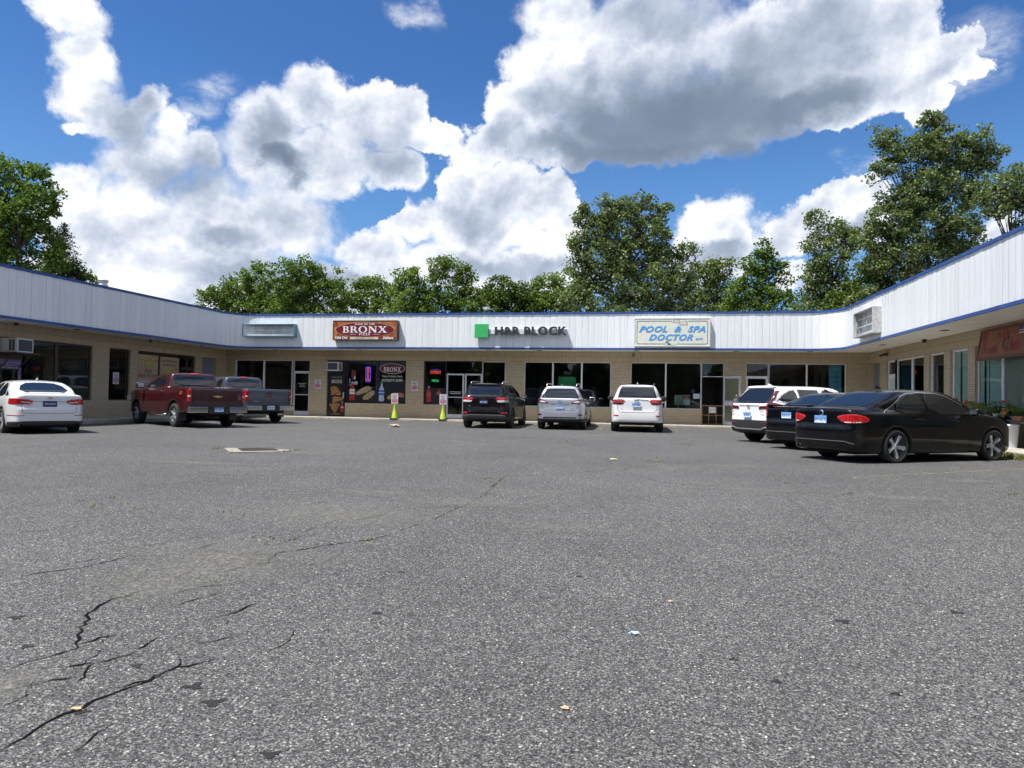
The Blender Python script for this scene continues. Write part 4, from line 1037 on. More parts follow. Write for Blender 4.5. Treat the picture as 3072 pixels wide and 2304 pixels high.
# --- black sedan with a spoiler, middle of the angled row
c = sedan('sedan', 'black sedan with spoiler and round chrome emblem, between white crossover and front black sedan', 4.27, 18.82, -.02, 36, CARGRP_R, P_BLACK2, 4.80, 1.82, 1.47, 2.775, 1.08, 1.05, None, 'split', M_ALLOY, h=.03)
R = c.R
c.rear_piece('tail_light', M_RED, [(.60, .97), (.92, .93), (.94, .72), (.76, .74), (.66, .80)], R - .03, R + .32, .008, True)
c.rear_piece('reverse_lamp', M_CLEAR, [(.62, .86), (.84, .86), (.84, .80), (.70, .80)], R - .03, R + .2, .012, True, h=.012)
sb = MB(); sb.box((R + .05, -.66, 1.085), (R + .24, .66, 1.11)); sb.box((R + .10, -.64, 1.03), (R + .22, -.58, 1.09)); sb.box((R + .10, .58, 1.03), (R + .22, .64, 1.09)); sb.build('spoiler', P_BLACK2, c.root, bevel=.008)
plate(c.root, R + .062, 0, .85, '878·XTN', 'blue')
for rx, rz in ((.062, .045), (.028, .045), (.045, .020)):
    me = poly_mesh([ell(0, 0, rx, rz, 24), ell(0, 0, rx - .009, rz - .008, 24)], .003); me.transform(Matrix(((0, 0, -1), (-1, 0, 0), (0, 1, 0))).to_4x4()); me.materials.clear(); me.materials.append(M_CHROME)
    e = bpy.data.objects.new('oval_emblem', me); COL.objects.link(e); e.parent = c.root; e.location = (R + .058, 0, .975)
c.ribbon('trunk_gap', M_SEAM, [[(-.60, .78), (-.58, .70), (.58, .70), (.60, .78)]], .008, 'rear', sides=(1,))
c.ribbon('bumper_sheen', mat('painted_sheen', (.16, .16, .17), .3, var=0), [[(-.80, .45), (.80, .45)]], .012, 'rear', sides=(1,))  # painted highlight again, a lighter line across the bumper
c.exhaust([(R + .05, .55, .27)], .035); c.fin(.35, 1.455, P_BLACK2)
# --- white sedan at the left edge
c = sedan('sedan', 'white sedan with wide red tail lights parked at the left edge by the purple doorway', -16.02, 16.54, -.02, 146, CARGRP_L, P_WHITE, 4.845, 1.83, 1.455, 2.795, 1.02, 1.05, None, 'split', M_ALLOY, h=.027)
R = c.R
c.rear_piece('tail_light', M_RED, [(.34, .88), (.52, .93), (.95, .945), (.96, .82), (.80, .775), (.42, .775)], R - .03, R + .42, .008, True)
c.ribbon('tail_light_strip', M_CLEAR, [[(.42, .825), (.64, .850)]], .026, 'rear', off=.012)
c.rear_piece('rear_reflector', M_RED, [(.55, .505), (.95, .515), (.95, .490), (.56, .485)], R - .03, R + .5, .006, True, h=.010, ch=0)
c.rear_piece('lower_bumper_trim', M_PLAS, [(-.93, .20), (-.90, .33), (-.60, .36), (.60, .36), (.90, .33), (.93, .20), (.4, .17), (-.4, .17)], R - .06, R + .5, .010, h=.016)
c.ribbon('trunk_gap', M_SEAM, [[(-.62, .775), (-.60, .60), (-.54, .556), (.54, .556), (.60, .60), (.62, .775)]], .008, 'rear', sides=(1,))
c.ribbon('trunk_gap', M_SEAM, [[(-.36, .86), (.36, .86)]], .008, 'rear', sides=(1,))
plate(c.root, R + .060, 0, .80, '336·RNX', 'dark', w=.315)
me = poly_mesh([ell(0, 0, .068, .036, 24), ell(0, 0, .060, .029, 24)], .003); me.transform(Matrix(((0, 0, -1), (-1, 0, 0), (0, 1, 0))).to_4x4()); me.materials.clear(); me.materials.append(M_CHROME)
e = bpy.data.objects.new('oval_emblem', me); COL.objects.link(e); e.parent = c.root; e.location = (R + .058, 0, .955)
eb = poly_mesh([ell(0, 0, .061, .030, 24)], .0015); eb.transform(Matrix(((0, 0, -1), (-1, 0, 0), (0, 1, 0))).to_4x4()); eb.materials.clear(); eb.materials.append(M_PLAS); e3 = bpy.data.objects.new('emblem_field', eb); COL.objects.link(e3); e3.parent = c.root; e3.location = (R + .060, 0, .955)
rear_text(c.root, 'KIA', R + .055, 0, .955, .045, M_CHROME, .002, sx=1.1)
rear_text(c.root, 'OPTIMA', R + .058, .47, .765, .045, M_ALLOY, .001, sx=1.1)
rear_text(c.root, 'GDI', R + .058, -.50, .765, .030, M_ALLOY, .001)
c.fin(.55, 1.44, P_WHITE); c.exhaust([(R + .02, .62, .25), (R + .02, -.62, .25)], .05)
# ------------------------------------------------------------------ SUVs
def suv(name, label, x, y, z, hd, group, pm, L, W, H, wb, ro, belt, tyre, rimst, rimm, h=.03, hw_roof=.62, rear_lean=.16, clad=None, hood=1.08, cat='suv', spokes=5, roofz=None, gmats=None, gline=None, mirm=None, rearx=None):
    fo = L - wb - ro; R = -ro; F = wb + fo
    side = [(R + .07, .34), (R + .015, .42), (R, .56), (R + .015, .72), (R + .045, .80), (R + .06, belt), (R + .10, belt + .07), (.6, belt + .06), (wb - .45, hood), (wb + .15, hood - .03), (F - .3, hood - .10), (F - .10, hood - .22), (F - .01, .60), (F - .03, .42), (F - .2, .25), (wb, .22), (0, .22), (R + .3, .27)]
    sec = [(-.2, .2), (W / 2 - .12, .2), (W / 2 - .04, .30), (W / 2 - .004, .50), (W / 2, .72), (W / 2 - .012, .92), (W / 2 - .075, belt - .02), (W / 2 - .13, belt + .08), (-.2, belt + .16)]
    g0 = R + .09; g1 = R + .10 + rear_lean
    gs = rearx or [(g0, belt - .1), (g0 + .02, belt + .02), (g1 - .03, H - .16), (g1 - .02, H - .07), (g1 + .08, H - .035), (.9, H), (1.5, H - .02), (1.82, H - .10), (wb - .35, belt + .02), (wb - .15, belt - .2), (.5, .7)]
    gsec = [(-.2, .7), (W / 2 - .06, .7), (W / 2 - .075, belt), (W / 2 - .13, belt + .12), (hw_roof + .07, H - .16), (hw_roof, H - .06), (hw_roof - .22, H - .01), (-.2, H + .005)]
    gplan = [(R - .05, -.05), (R + .03, .55), (R + .14, hw_roof + .06), (R + .40, W / 2 - .12), (.2, W / 2 - .06), (1.6, W / 2 - .06), (wb - .5, W / 2 - .14), (wb - .15, .55), (wb - .05, -.05)]
    a_r = tyre + .05
    sp = dict(W=W, wb=wb, tr=W - .30, h=h, side=side, sec=sec, plan=plan_poly(R, F, W, .34, .45, .03, .08), gside=gs, gsec=gsec, gplan=gplan, k3=.08, kj=.06,
              arches=[(0, tyre, a_r), (wb, tyre, a_r)], box=((R - .05, F + .05), (-W / 2 - .05, W / 2 + .05), (.18, H + .05)))
    c = Car(name, label, cat, x, y, z, hd, sp, group); c.W = W; c.H = H; c.R = R; c.F = F; c.belt = belt
    c.body([pm, M_PLAS, M_WELL], dark_low(W, sp['arches'], clad or .26))
    g = M_CGLASS
    def reg(xs, ys, zs):
        r = ext_yz([(-.72, belt + .02), (-hw_roof + .06, H - .10), (hw_roof - .06, H - .10), (.72, belt + .02)], xs, ys, zs, 0, ab=False)
        return np.maximum(r, (1.5 - xs)[:, None, None])
    c.shell('windshield', g, ((1.45, wb + .05), (-.78, .78), (belt - .02, H)), reg, .004, h=.022)
    b1 = H - .13; q = belt + .01
    if gline is None: gline = [(R + .42, q + .03), (R + .50, b1 - .10), (R + .60, b1 - .02)]
    c.side_piece('side_window', g, [(1.08, q), (1.08, b1), (1.48, b1 - .015), (1.72, b1 - .08), (wb - .68, q + .09), (wb - .56, q)], .4, .004)
    c.side_piece('side_window', g, [(.22, q), (.22, b1 + .005), (1.00, b1), (1.00, q)], .4, .004, ch=0)
    c.side_piece('quarter_window', g, gline + [(.14, b1 + .005), (.14, q)], .4, .004)
    c.ribbon('panel_gap', M_SEAM, [[(1.04, .32), (1.04, q - .02)], [(.50, .36), (.46, .55), (.16, .82), (.18, q - .02)], [(wb - .62, .40), (wb - .54, .7), (wb - .60, q - .02)]])
    c.wheels(tyre, .24, tyre - .115, rimst, rimm, spokes)
    c.mirrors(wb - .80, belt + .05, mirm or pm, W / 2 - .02, 1.15)
    c.handle(.55, W / 2 - .02, belt - .10, pm); c.handle(1.50, W / 2 - .02, belt - .12, pm)
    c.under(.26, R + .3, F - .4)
    return c
def grand(label, x, y, z, pm, dark, ptxt, white):
    c = suv('suv', label, x, y, z, 90.6, CARGRP_B, pm, 4.82, 1.94, 1.75, 2.915, .95, 1.18, .385, 'star', M_DALLOY, h=.028, hw_roof=.60, rear_lean=.16, clad=.36, hood=1.12, mirm=M_PLAS if white else pm)
    R = c.R
    c.rear_piece('rear_window', M_CGLASS, [(-.70, 1.225), (-.70, 1.24), (-.60, 1.57), (-.55, 1.60), (.55, 1.60), (.60, 1.57), (.70, 1.24), (.70, 1.225)], R - .05, R + .42, .005, h=.016)
    c.rear_piece('roof_spoiler', pm, [(-.60, 1.625), (-.56, 1.70), (.56, 1.70), (.60, 1.625), (.2, 1.61), (-.2, 1.61)], R + .05, R + .45, .035, h=.018)
    c.rear_piece('tail_light', M_RED, [(.41, 1.085), (.46, 1.165), (.60, 1.185), (.93, 1.165), (.94, 1.08), (.52, 1.075)], R - .03, R + .34, .012, True, h=.012)
    c.rear_piece('lower_lamp', M_DRED if white else M_CLEAR, [(.45, 1.070), (.93, 1.075), (.92, 1.00), (.60, .985), (.50, .995)], R - .03, R + .30, .010, True, h=.012)
    c.rear_piece('rear_reflector', M_RED, [(.62, .625), (.86, .630), (.85, .555), (.66, .565)] if not white else [(.64, .62), (.84, .62), (.82, .575), (.68, .57)], R - .03, R + .25, .010, True, h=.010, ch=0)
    c.ribbon('tailgate_gap', M_SEAM, [[(-.70, 1.17), (-.69, .82), (-.60, .715), (.60, .715), (.69, .82), (.70, 1.17)]], .011, 'rear', sides=(1,))
    c.rear_piece('lower_bumper_trim', M_PLAS, [(-.93, .34), (-.93, .46), (-.62, .50), (.62, .50), (.93, .46), (.93, .34)] if not white else [(-.75, .33), (-.6, .375), (.6, .375), (.75, .33)], R - .05, R + .4, .010, h=.018, ch=0)
    if not white:
        c.ribbon('chrome_strip', M_CHROME, [[(-.60, .66), (-.56, .652), (.56, .652), (.60, .66)]], .026, 'rear', off=.012, sides=(1,))
        c.ribbon('chrome_strip', M_ALLOY, [[(-.80, .49), (-.62, .52), (.62, .52), (.80, .49)]], .012, 'rear', off=.016, sides=(1,))
    plate(c.root, R + .022, .03 if white else .02, 1.0 if not white else .975, ptxt, 'dark' if not white else 'blue')
    rear_text(c.root, 'Jeep', R + .035, .02, 1.155, .10, M_CHROME if not white else M_PLAS, .003, ext=.004)
    rear_text(c.root, '4x4' if not white else '4x4', R + .005, .55, .83 if white else .86, .04, M_ALLOY if not white else M_PLAS, .001, sx=1.2)
    c.exhaust([(R + .03, -.55, .42)] if not white else [(R + .03, .56, .385), (R + .03, -.56, .385)], .05)
    wp = MB(); wp.tube([(R + .05, .02, 1.245), (R + .03, -.14, 1.262), (R + .03, -.36, 1.262)], .012, 6); wp.build('rear_wiper', M_PLAS, c.root)
    for sg in (1, -1):
        rl = MB(); rl.tube([(-.55, sg * .60, 1.705), (-.40, sg * .615, 1.765), (.9, sg * .63, 1.79), (1.35, sg * .615, 1.76), (1.5, sg * .60, 1.70)], .016, 8)
        rl.build('roof_rail', M_ALLOY if not white else M_PLAS, c.root)
    c.fin(-.35, 1.735, pm); c.ribbon('window_trim', M_PLAS if white else M_ALLOY, [[(-.55, 1.185), (2.25, 1.175)]], .016, off=.007)
    return c
grand('dark brown four-wheel-drive parked nose in before the double glass doors', -5.83, 26.70, -.01, P_BROWN, True, 'BG·73462', False)
grand('white four-wheel-drive with twin tail pipes and black mirrors in front of the long blue-lettered sign', -.21, 26.55, 0, P_WHITE2, False, 'BH·96680', True)
c = suv('crossover', 'silver crossover parked nose in between the dark brown and the white four-wheel-drives', -3.04, 27.1, .0, 90.3, CARGRP_B, P_SILVER, 4.77, 1.885, 1.69, 2.74, .97, 1.12, .37, 'split', M_ALLOY, h=.028, hw_roof=.56, rear_lean=.34, clad=.40, hood=1.06, cat='crossover')
R = c.R
c.rear_piece('rear_window', M_CGLASS, [(-.70, 1.175), (-.71, 1.20), (-.56, 1.52), (-.50, 1.545), (.50, 1.545), (.56, 1.52), (.71, 1.20), (.70, 1.175)], R - .05, R + .60, .005, h=.016)
c.rear_piece('tail_light', M_DRED, [(.36, .985), (.42, 1.01), (.60, 1.13), (.86, 1.165), (.92, 1.04), (.70, .985)], R - .03, R + .36, .012, True, h=.012)
c.rear_piece('reverse_lamp', M_CLEAR, [(.46, 1.005), (.60, 1.09), (.80, 1.06), (.70, 1.005)], R - .03, R + .3, .016, True, h=.012)
c.rear_piece('rear_reflector', M_DRED, [(.64, .595), (.86, .605), (.84, .535), (.70, .535)], R - .03, R + .25, .010, True, h=.010)
c.rear_piece('lower_bumper_trim', M_PLAS, [(-.93, .26), (-.93, .42), (.93, .42), (.93, .26)], R - .05, R + .4, .010, h=.018, ch=0)
c.rear_piece('lower_bumper_slot', M_WELL, [(-.62, .44), (-.60, .485), (.60, .485), (.62, .44)], R - .05, R + .4, .006, h=.012, ch=0)
c.ribbon('tailgate_gap', M_SEAM, [[(-.68, 1.0), (-.64, .80), (-.54, .738), (.54, .738), (.64, .80), (.68, 1.0)]], .010, 'rear', sides=(1,))
c.ribbon('chrome_strip', M_CHROME, [[(-.34, .962), (.34, .962)]], .022, 'rear', off=.012, sides=(1,))
plate(c.root, R + .025, 0, .865, '5·AZYW5', 'blue')
me = poly_mesh([ell(0, 0, .062, .042, 24), ell(0, 0, .053, .034, 24)], .003); me.transform(Matrix(((0, 0, -1), (-1, 0, 0), (0, 1, 0))).to_4x4()); me.materials.clear(); me.materials.append(M_CHROME)
e = bpy.data.objects.new('oval_emblem', me); COL.objects.link(e); e.parent = c.root; e.location = (R + .032, 0, 1.075)
me = poly_mesh([[(-.030, .030), (-.018, .030), (-.022, -.012), (.040, -.012), (.044, -.020), (-.036, -.020)]], .003); me.transform(Matrix(((0, 0, -1), (-1, 0, 0), (0, 1, 0))).to_4x4()); me.materials.clear(); me.materials.append(M_CHROME)
e = bpy.data.objects.new('emblem_letter', me); COL.objects.link(e); e.parent = c.root; e.location = (R + .030, 0, 1.075)
rear_text(c.root, 'RX350', R + .022, -.47, .80, .045, M_CHROME, .001)
for sg in (1, -1):
    rl = MB(); rl.tube([(-.35, sg * .56, 1.655), (-.22, sg * .57, 1.72), (.9, sg * .58, 1.755), (1.3, sg * .57, 1.72), (1.42, sg * .56, 1.66)], .018, 8); rl.build('roof_rail', M_ALLOY, c.root)
c.fin(-.2, 1.665, P_SILVER)
# white crossover with tall L shaped lamps
c = suv('crossover', 'white crossover with tall dark red tail lights at the far end of the angled row', 3.74, 21.6, -.02, 33.5, CARGRP_R, P_WHITE2, 4.62, 1.855, 1.67, 2.66, .98, 1.10, .36, 'split', M_ALLOY, h=.028, hw_roof=.58, rear_lean=.42, clad=.40, hood=1.06, cat='crossover',
        gline=[(-.62, 1.20), (-.42, 1.36), (-.05, 1.50)])
R = c.R
c.rear_piece('rear_window', M_CGLASS, [(-.70, 1.13), (-.72, 1.16), (-.56, 1.53), (-.50, 1.555), (.50, 1.555), (.56, 1.53), (.72, 1.16), (.70, 1.13)], R - .05, R + .62, .006, h=.016)
c.rear_piece('roof_spoiler', P_WHITE2, [(-.58, 1.57), (-.55, 1.64), (.55, 1.64), (.58, 1.57)], R + .1, R + .62, .035, h=.018)
c.rear_piece('tail_light', M_DRED, [(.40, .97), (.60, .985), (.90, .955), (.935, 1.02), (.90, 1.14), (.80, 1.165), (.665, 1.50), (.60, 1.50), (.715, 1.16), (.70, 1.075), (.42, 1.055)], R - .03, R + .60, .020, True, h=.012, ch=0, xz=[(R - .2, .9), (R - .2, 1.2), (R + .30, 1.55), (R + .60, 1.55), (R + .22, 1.17), (R + .55, 1.09), (R + .62, 1.05), (R + .3, .95)])
c.ribbon('chrome_strip', M_CHROME, [[(-.40, 1.07), (.40, 1.07)]], .024, 'rear', off=.012, sides=(1,))
c.rear_piece('lower_bumper_trim', M_PLAS, [(-.94, .30), (-.94, .66), (.94, .66), (.94, .30)], R - .05, R + .45, .010, h=.018, ch=0)
c.rear_piece('bumper_skid_trim', M_ALLOY, [(-.90, .50), (-.60, .47), (-.5, .42), (.5, .42), (.60, .47), (.90, .50), (.90, .475), (.62, .44), (.5, .385), (-.5, .385), (-.62, .44), (-.90, .475)], R - .05, R + .35, .018, h=.012, ch=0)
c.rear_piece('rear_reflector', M_DRED, [(.50, .60), (.84, .62), (.84, .575), (.52, .56)], R - .03, R + .3, .016, True, h=.010, ch=0)
plate(c.root, R - .002, 0, .80, 'BJ·06020', 'blue')
rear_text(c.root, 'CR-V', R + .010, .62, .90, .055, M_ALLOY, .001, sx=1.1); rear_text(c.root, 'AWD', R + .010, -.56, .90, .045, M_ALLOY, .001, shear=.3)
em = poly_mesh([[(-.055, .05), (-.035, .052), (-.026, .005), (.026, .005), (.035, .052), (.055, .05), (.038, -.05), (.018, -.05), (.022, -.012), (-.022, -.012), (-.018, -.05), (-.038, -.05)]], .004); em.transform(Matrix(((0, 0, -1), (-1, 0, 0), (0, 1, 0))).to_4x4()); em.materials.clear(); em.materials.append(M_CHROME)
e = bpy.data.objects.new('chrome_emblem', em); COL.objects.link(e); e.parent = c.root; e.location = (R + .030, 0, 1.055)
wp = MB(); wp.tube([(R + .07, 0, 1.15), (R + .09, .1, 1.19), (R + .10, .34, 1.17)], .012, 6); wp.build('rear_wiper', M_PLAS, c.root)
c.ribbon('window_trim', M_CHROME, [[(2.1, 1.105), (.2, 1.11), (-.55, 1.17), (-.62, 1.20), (-.42, 1.37), (-.04, 1.525)]], .022, off=.008)
c.fin(-.15, 1.65, P_WHITE2)
# ------------------------------------------------------------------ pickup trucks
def pickup(label, x, y, z, hd, pm, L, wb, cab_len, ptxt, kind):
    W, H = 2.02, 1.86; ro = 1.12; R = -ro; F = L - ro; rail = 1.33; cb = wb - .55 - cab_len if False else None
    c0 = .62 if kind == 'red' else .98                # cab back
    side = [(R + .03, .60), (R, .78), (R + .0, rail - .04), (R + .04, rail), (c0 - .03, rail), (wb - .40, rail - .05), (wb + .25, rail - .10), (F - .22, rail - .17), (F - .06, rail - .30), (F, .75), (F - .02, .50), (F - .15, .42), (wb, .40), (0, .42), (R + .4, .50)]
    sec = [(-.2, .35), (W / 2 - .10, .35), (W / 2 - .02, .46), (W / 2, .75), (W / 2 - .006, 1.0), (W / 2 - .035, 1.20), (W / 2 - .075, rail), (W / 2 - .14, rail + .05), (-.2, rail + .06)]
    gs = [(c0 - .01, .9), (c0, 1.30), (c0 + .09, H - .09), (c0 + .17, H - .03), (c0 + .8, H), (c0 + (1.05 if kind == 'red' else 1.75), H - .02), (c0 + (1.30 if kind == 'red' else 2.0), H - .10), (wb - .30 + (.0 if kind == 'red' else .1), rail - .05), (wb - .2, .9)]
    gsec = [(-.2, .8), (W / 2 - .05, .8), (W / 2 - .07, 1.30), (W / 2 - .26, H - .12), (W / 2 - .36, H - .03), (-.2, H + .01)]
    gplan = [(c0 - .01, -.05), (c0, .70), (c0 + .06, W / 2 - .18), (c0 + .2, W / 2 - .05), (wb - .8, W / 2 - .05), (wb - .3, .7), (wb - .2, -.05)]
    ty = .395
    def bed(xs, ys, zs):
        return np.maximum(np.maximum(np.abs(xs - (R + .10 + c0 - .10) / 2)[:, None, None] - (c0 - .10 - R - .10) / 2, (np.abs(ys) - (W / 2 - .16))[None, :, None]), (.85 - zs)[None, None, :])
    def bedgap(xs, ys, zs):     # gap between cab and bed
        return np.maximum((np.abs(xs - (c0 - .035)) - .012)[:, None, None], np.maximum((W / 2 - .06 - np.abs(ys))[None, :, None], (.5 - zs)[None, None, :]))
    sp = dict(W=W, wb=wb, tr=1.70, h=.029, side=side, sec=sec, plan=plan_poly(R, F, W, .14, .40, .0, .08), gside=gs, gsec=gsec, gplan=gplan, k1=.05, k2=.06, k3=.07, kj=.04,
              arches=[(0, ty + .03, .47), (wb, ty + .03, .47)], box=((R - .05, F + .05), (-W / 2 - .05, W / 2 + .05), (.30, H + .05)), cut=[bed])
    c = Car('pickup_truck', label, 'pickup truck', x, y, z, hd, sp, CARGRP_L); c.R = R
    def mi(C):
        m = dark_low(W, sp['arches'], .44)(C)
        m[(C[:, 0] > R + .09) & (C[:, 0] < c0 - .09) & (np.abs(C[:, 1]) < W / 2 - .155) & (C[:, 2] < rail - .01)] = 1
        return m
    c.body([pm, M_PLAS, M_WELL], mi)
    g = M_CGLASS
    def box_reg(poly, x0, x1):
        return lambda xs, ys, zs: np.maximum(np.maximum(ext_yz(poly, xs, ys, zs, 1, ab=False), (xs - x1)[:, None, None]), (x0 - xs)[:, None, None])
    c.shell('rear_window', g, ((c0 - .06, c0 + .22), (-.82, .82), (1.28, H)), box_reg([(-.72, 1.38), (-.62, H - .13), (.62, H - .13), (.72, 1.38)], c0 - .1, c0 + .2), .006, h=.016)
    c.shell('brake_light', M_RED, ((c0 - .02, c0 + .30), (-.26, .26), (H - .10, H + .03)), box_reg([(-.17, H - .085), (-.17, H - .035), (.17, H - .035), (.17, H - .085)], c0 - .1, c0 + .25), .014, h=.011)
    reg = lambda xs, ys, zs: np.maximum(ext_yz([(-.78, rail), (-.62, H - .09), (.62, H - .09), (.78, rail)], xs, ys, zs, 0, ab=False), (wb - 1.25 - xs)[:, None, None])
    c.shell('windshield', g, ((wb - 1.35, wb - .1), (-.85, .85), (rail - .05, H)), reg, .004, h=.022)
    b1 = H - .13; q = rail - .02
    if kind == 'red':
        c.side_piece('side_window', g, [(c0 + .26, q), (c0 + .32, b1), (c0 + .95, b1 - .01), (c0 + 1.15, b1 - .07), (wb - .68, q + .06), (wb - .58, q)], .4, .004)
        c.side_piece('bedrail_trim', M_CHROME, [(R + .05, rail - .01), (R + .05, rail + .03), (c0 - .06, rail + .03), (c0 - .06, rail - .01)], .5, .012, ch=0, h=.016)
    else:
        c.side_piece('side_window', g, [(c0 + .20, q + .04), (c0 + .28, b1), (c0 + .74, b1), (c0 + .76, q + .02)], .4, .004)
        c.side_piece('side_window', g, [(c0 + .88, q), (c0 + .88, b1), (c0 + 1.50, b1 - .01), (c0 + 1.75, b1 - .07), (wb - .66, q + .06), (wb - .56, q)], .4, .004)
        c.ribbon('panel_gap', M_SEAM, [[(c0 + .82, .50), (c0 + .82, q)]])
    c.ribbon('panel_gap', M_SEAM, [[(c0 - .03, .52), (c0 - .03, rail)]], .022)
    c.ribbon('panel_gap', M_SEAM, [[(c0 + .20, .50), (c0 + .20, q)], [(wb - .58, .50), (wb - .58, q)]])
    # tail
    c.rear_piece('tail_light', M_RED, [(.84, .86), (.84, 1.25), (.99, 1.25), (1.03, 1.24), (1.03, .86)] if kind == 'red' else [(.83, .86), (.83, 1.24), (.90, 1.27), (1.03, 1.24), (1.03, .86)], R - .03, R + .20, .012, True, h=.013, ch=0)
    c.rear_piece('reverse_lamp', M_CLEAR, [(.86, 1.00), (.86, 1.06), (.98, 1.06), (.98, 1.00)], R - .03, R + .12, .016, True, h=.011, ch=0)
    c.ribbon('tailgate_gap', M_SEAM, [[(.81, .72), (.81, 1.325)]], .012, 'rear')
    c.rear_piece('tailgate_handle', M_PLAS, [(-.13, 1.12), (-.13, 1.20), (.13, 1.20), (.13, 1.12)], R - .04, R + .08, .016, h=.012, ch=0)
    c.ribbon('tailgate_crease', M_SEAM, [[(-.78, .79), (.78, .79)]], .008, 'rear', sides=(1,))
    for ya, yb_ in ((-.98, -.36), (.36, .98)): bm_ = MB(); bm_.box((R - .16, ya, .50), (R + .03, yb_, .69)); bm_.build('bumper', M_CHROME, c.root, bevel=.02)
    b2 = MB(); b2.box((R - .14, -.358, .46), (R + .03, .358, .685)); b2.box((R - .17, -.97, .69), (R + .04, .97, .705)); b2.build('bumper_step_pad', M_PLAS, c.root, bevel=.006)
    plate(c.root, R - .142, 0.0, .60, ptxt, 'blue' if kind == 'red' else 'white')
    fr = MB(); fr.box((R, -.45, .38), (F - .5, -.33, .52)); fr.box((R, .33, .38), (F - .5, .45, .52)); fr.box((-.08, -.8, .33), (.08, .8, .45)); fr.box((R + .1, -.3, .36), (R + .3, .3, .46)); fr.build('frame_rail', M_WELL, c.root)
    c.wheels(.395, .255, .245, 'star', M_ALLOY if kind == 'red' else M_DALLOY, 6 if kind == 'red' else 6)
    c.mirrors(wb - .72, rail + .06, M_PLAS if kind == 'red' else pm, W / 2, 1.45)
    c.handle(c0 + .36, W / 2 - .01, 1.18, pm)
    for sg in (1, -1):
        mf = MB(); mf.box((-.46, sg * .98 - sg * .0, .22), (-.45, sg * .72, .50)); mf.build('mud_flap', M_PLAS, c.root)
    if kind == 'red':
        for sg in (1, -1):
            st = MB(); st.tube([(.62, sg * .82, .45), (.70, sg * 1.0, .40), (2.0, sg * 1.0, .40), (2.08, sg * .82, .45)], .035, 10); st.build('side_step', M_CHROME, c.root)
        me = poly_mesh([[(-.16, .004), (-.13, .042), (-.055, .042), (-.045, .052), (.058, .052), (.05, .040), (.16, .040), (.135, .002), (.062, .002), (.05, -.014), (-.055, -.014), (-.045, .002)]], .006)
        me.transform(Matrix(((0, 0, -1), (-1, 0, 0), (0, 1, 0))).to_4x4()); me.materials.clear(); me.materials.append(mat('gold_emblem', (.62, .46, .16), .3, metal=.6, var=0)); e = bpy.data.objects.new('cross_emblem', me); COL.objects.link(e); e.parent = c.root; e.location = (R - .012, 0, 1.01)
        rear_text(c.root, 'SILVERADO', R - .008, .50, .84, .055, M_CHROME, .001, spacing=1.25); rear_text(c.root, 'LT', R - .008, -.62, .84, .045, M_CHROME, .001)
        z4 = font_mesh('Z71', .13, .003, .3, .002); z4.transform(Matrix(((-1, 0, 0), (0, 0, 1), (0, 1, 0))).to_4x4()); z4.materials.clear(); z4.materials.append(mat('orange_decal', (.6, .16, .06), .4))
        e = bpy.data.objects.new('side_decal', z4); COL.objects.link(e); e.parent = c.root; e.location = (-.66, W / 2 - .005, 1.13)
    else:
        rear_text(c.root, 'GMC', R - .010, 0, 1.04, .10, mat('red_badge', (.35, .02, .02), .3, var=0), .004, sx=1.3); rear_text(c.root, 'SIERRA', R - .008, .55, .84, .06, M_CHROME, .001, spacing=1.15)
        for sg in (1, -1):
            t_ = font_mesh('GMC', .10, .003, 0, .002, 1.4); t_.transform(Matrix(((0, 0, -1), (-1, 0, 0), (0, 1, 0))).to_4x4()); t_.materials.clear(); t_.materials.append(M_CHROME); e = bpy.data.objects.new('mud_flap_lettering', t_); COL.objects.link(e); e.parent = c.root; e.location = (-.463, sg * .85, .32)
    lb = MB(); lb.box((F - .30, -.9, .85), (F - .02, -.55, 1.02)); lb.box((F - .30, .55, .85), (F - .02, .9, 1.02)); lb.build('headlight', M_CLEAR, c.root, bevel=.01)
    return c
pickup('maroon pickup truck with chrome bed rails parked beside the fresh seafood posters', -14.75, 21.82, 0, 147.5, P_MAROON, 5.60, 3.30, 1.3, '6T·591', 'red')
pickup('slate blue pickup truck with chrome bumper parked nose in by the corner storefront', -15.23, 26.01, .02, 146.5, P_BLUE, 5.84, 3.64, 1.9, '3SC·A47', 'blue')

# ------------------------------------------------------------------ signs, posters and shop-front details
UP = (0, 0, 1)
def onY(px, py, Y): d = ray(px, py); k = Y / d.y; return Vector((d.x * k, Y, CAM_Z + d.z * k))
def onX(px, py, X): d = ray(px, py); k = X / d.x; return Vector((X, d.y * k, CAM_Z + d.z * k))
def flat(P_, polys, z=.002): return poly_mesh(polys, z)
class Face:
    """a drawing board on a plane: origin, right direction; outward = right x up"""
    def __init__(s, o, right, parent): s.o = Vector(o); s.r = Vector(right).normalized(); s.n = s.r.cross(Vector(UP)); s.p = parent
    def put(s, me, name, m, lay, x=0, y=0, up=UP):
        return place_mesh(me, name, m, s.o + s.r * x + Vector(UP) * y + s.n * (.003 + .0035 * lay), s.r, up, s.p)
    def poly(s, name, m, polys, lay=0): return s.put(poly_mesh(polys, .0015), name, m, lay)
    def text(s, txt, m, x, y, size, lay=1, name='lettering', **kw): return s.put(font_mesh(txt, size, ext=.0012, **kw), name, m, lay, x, y)
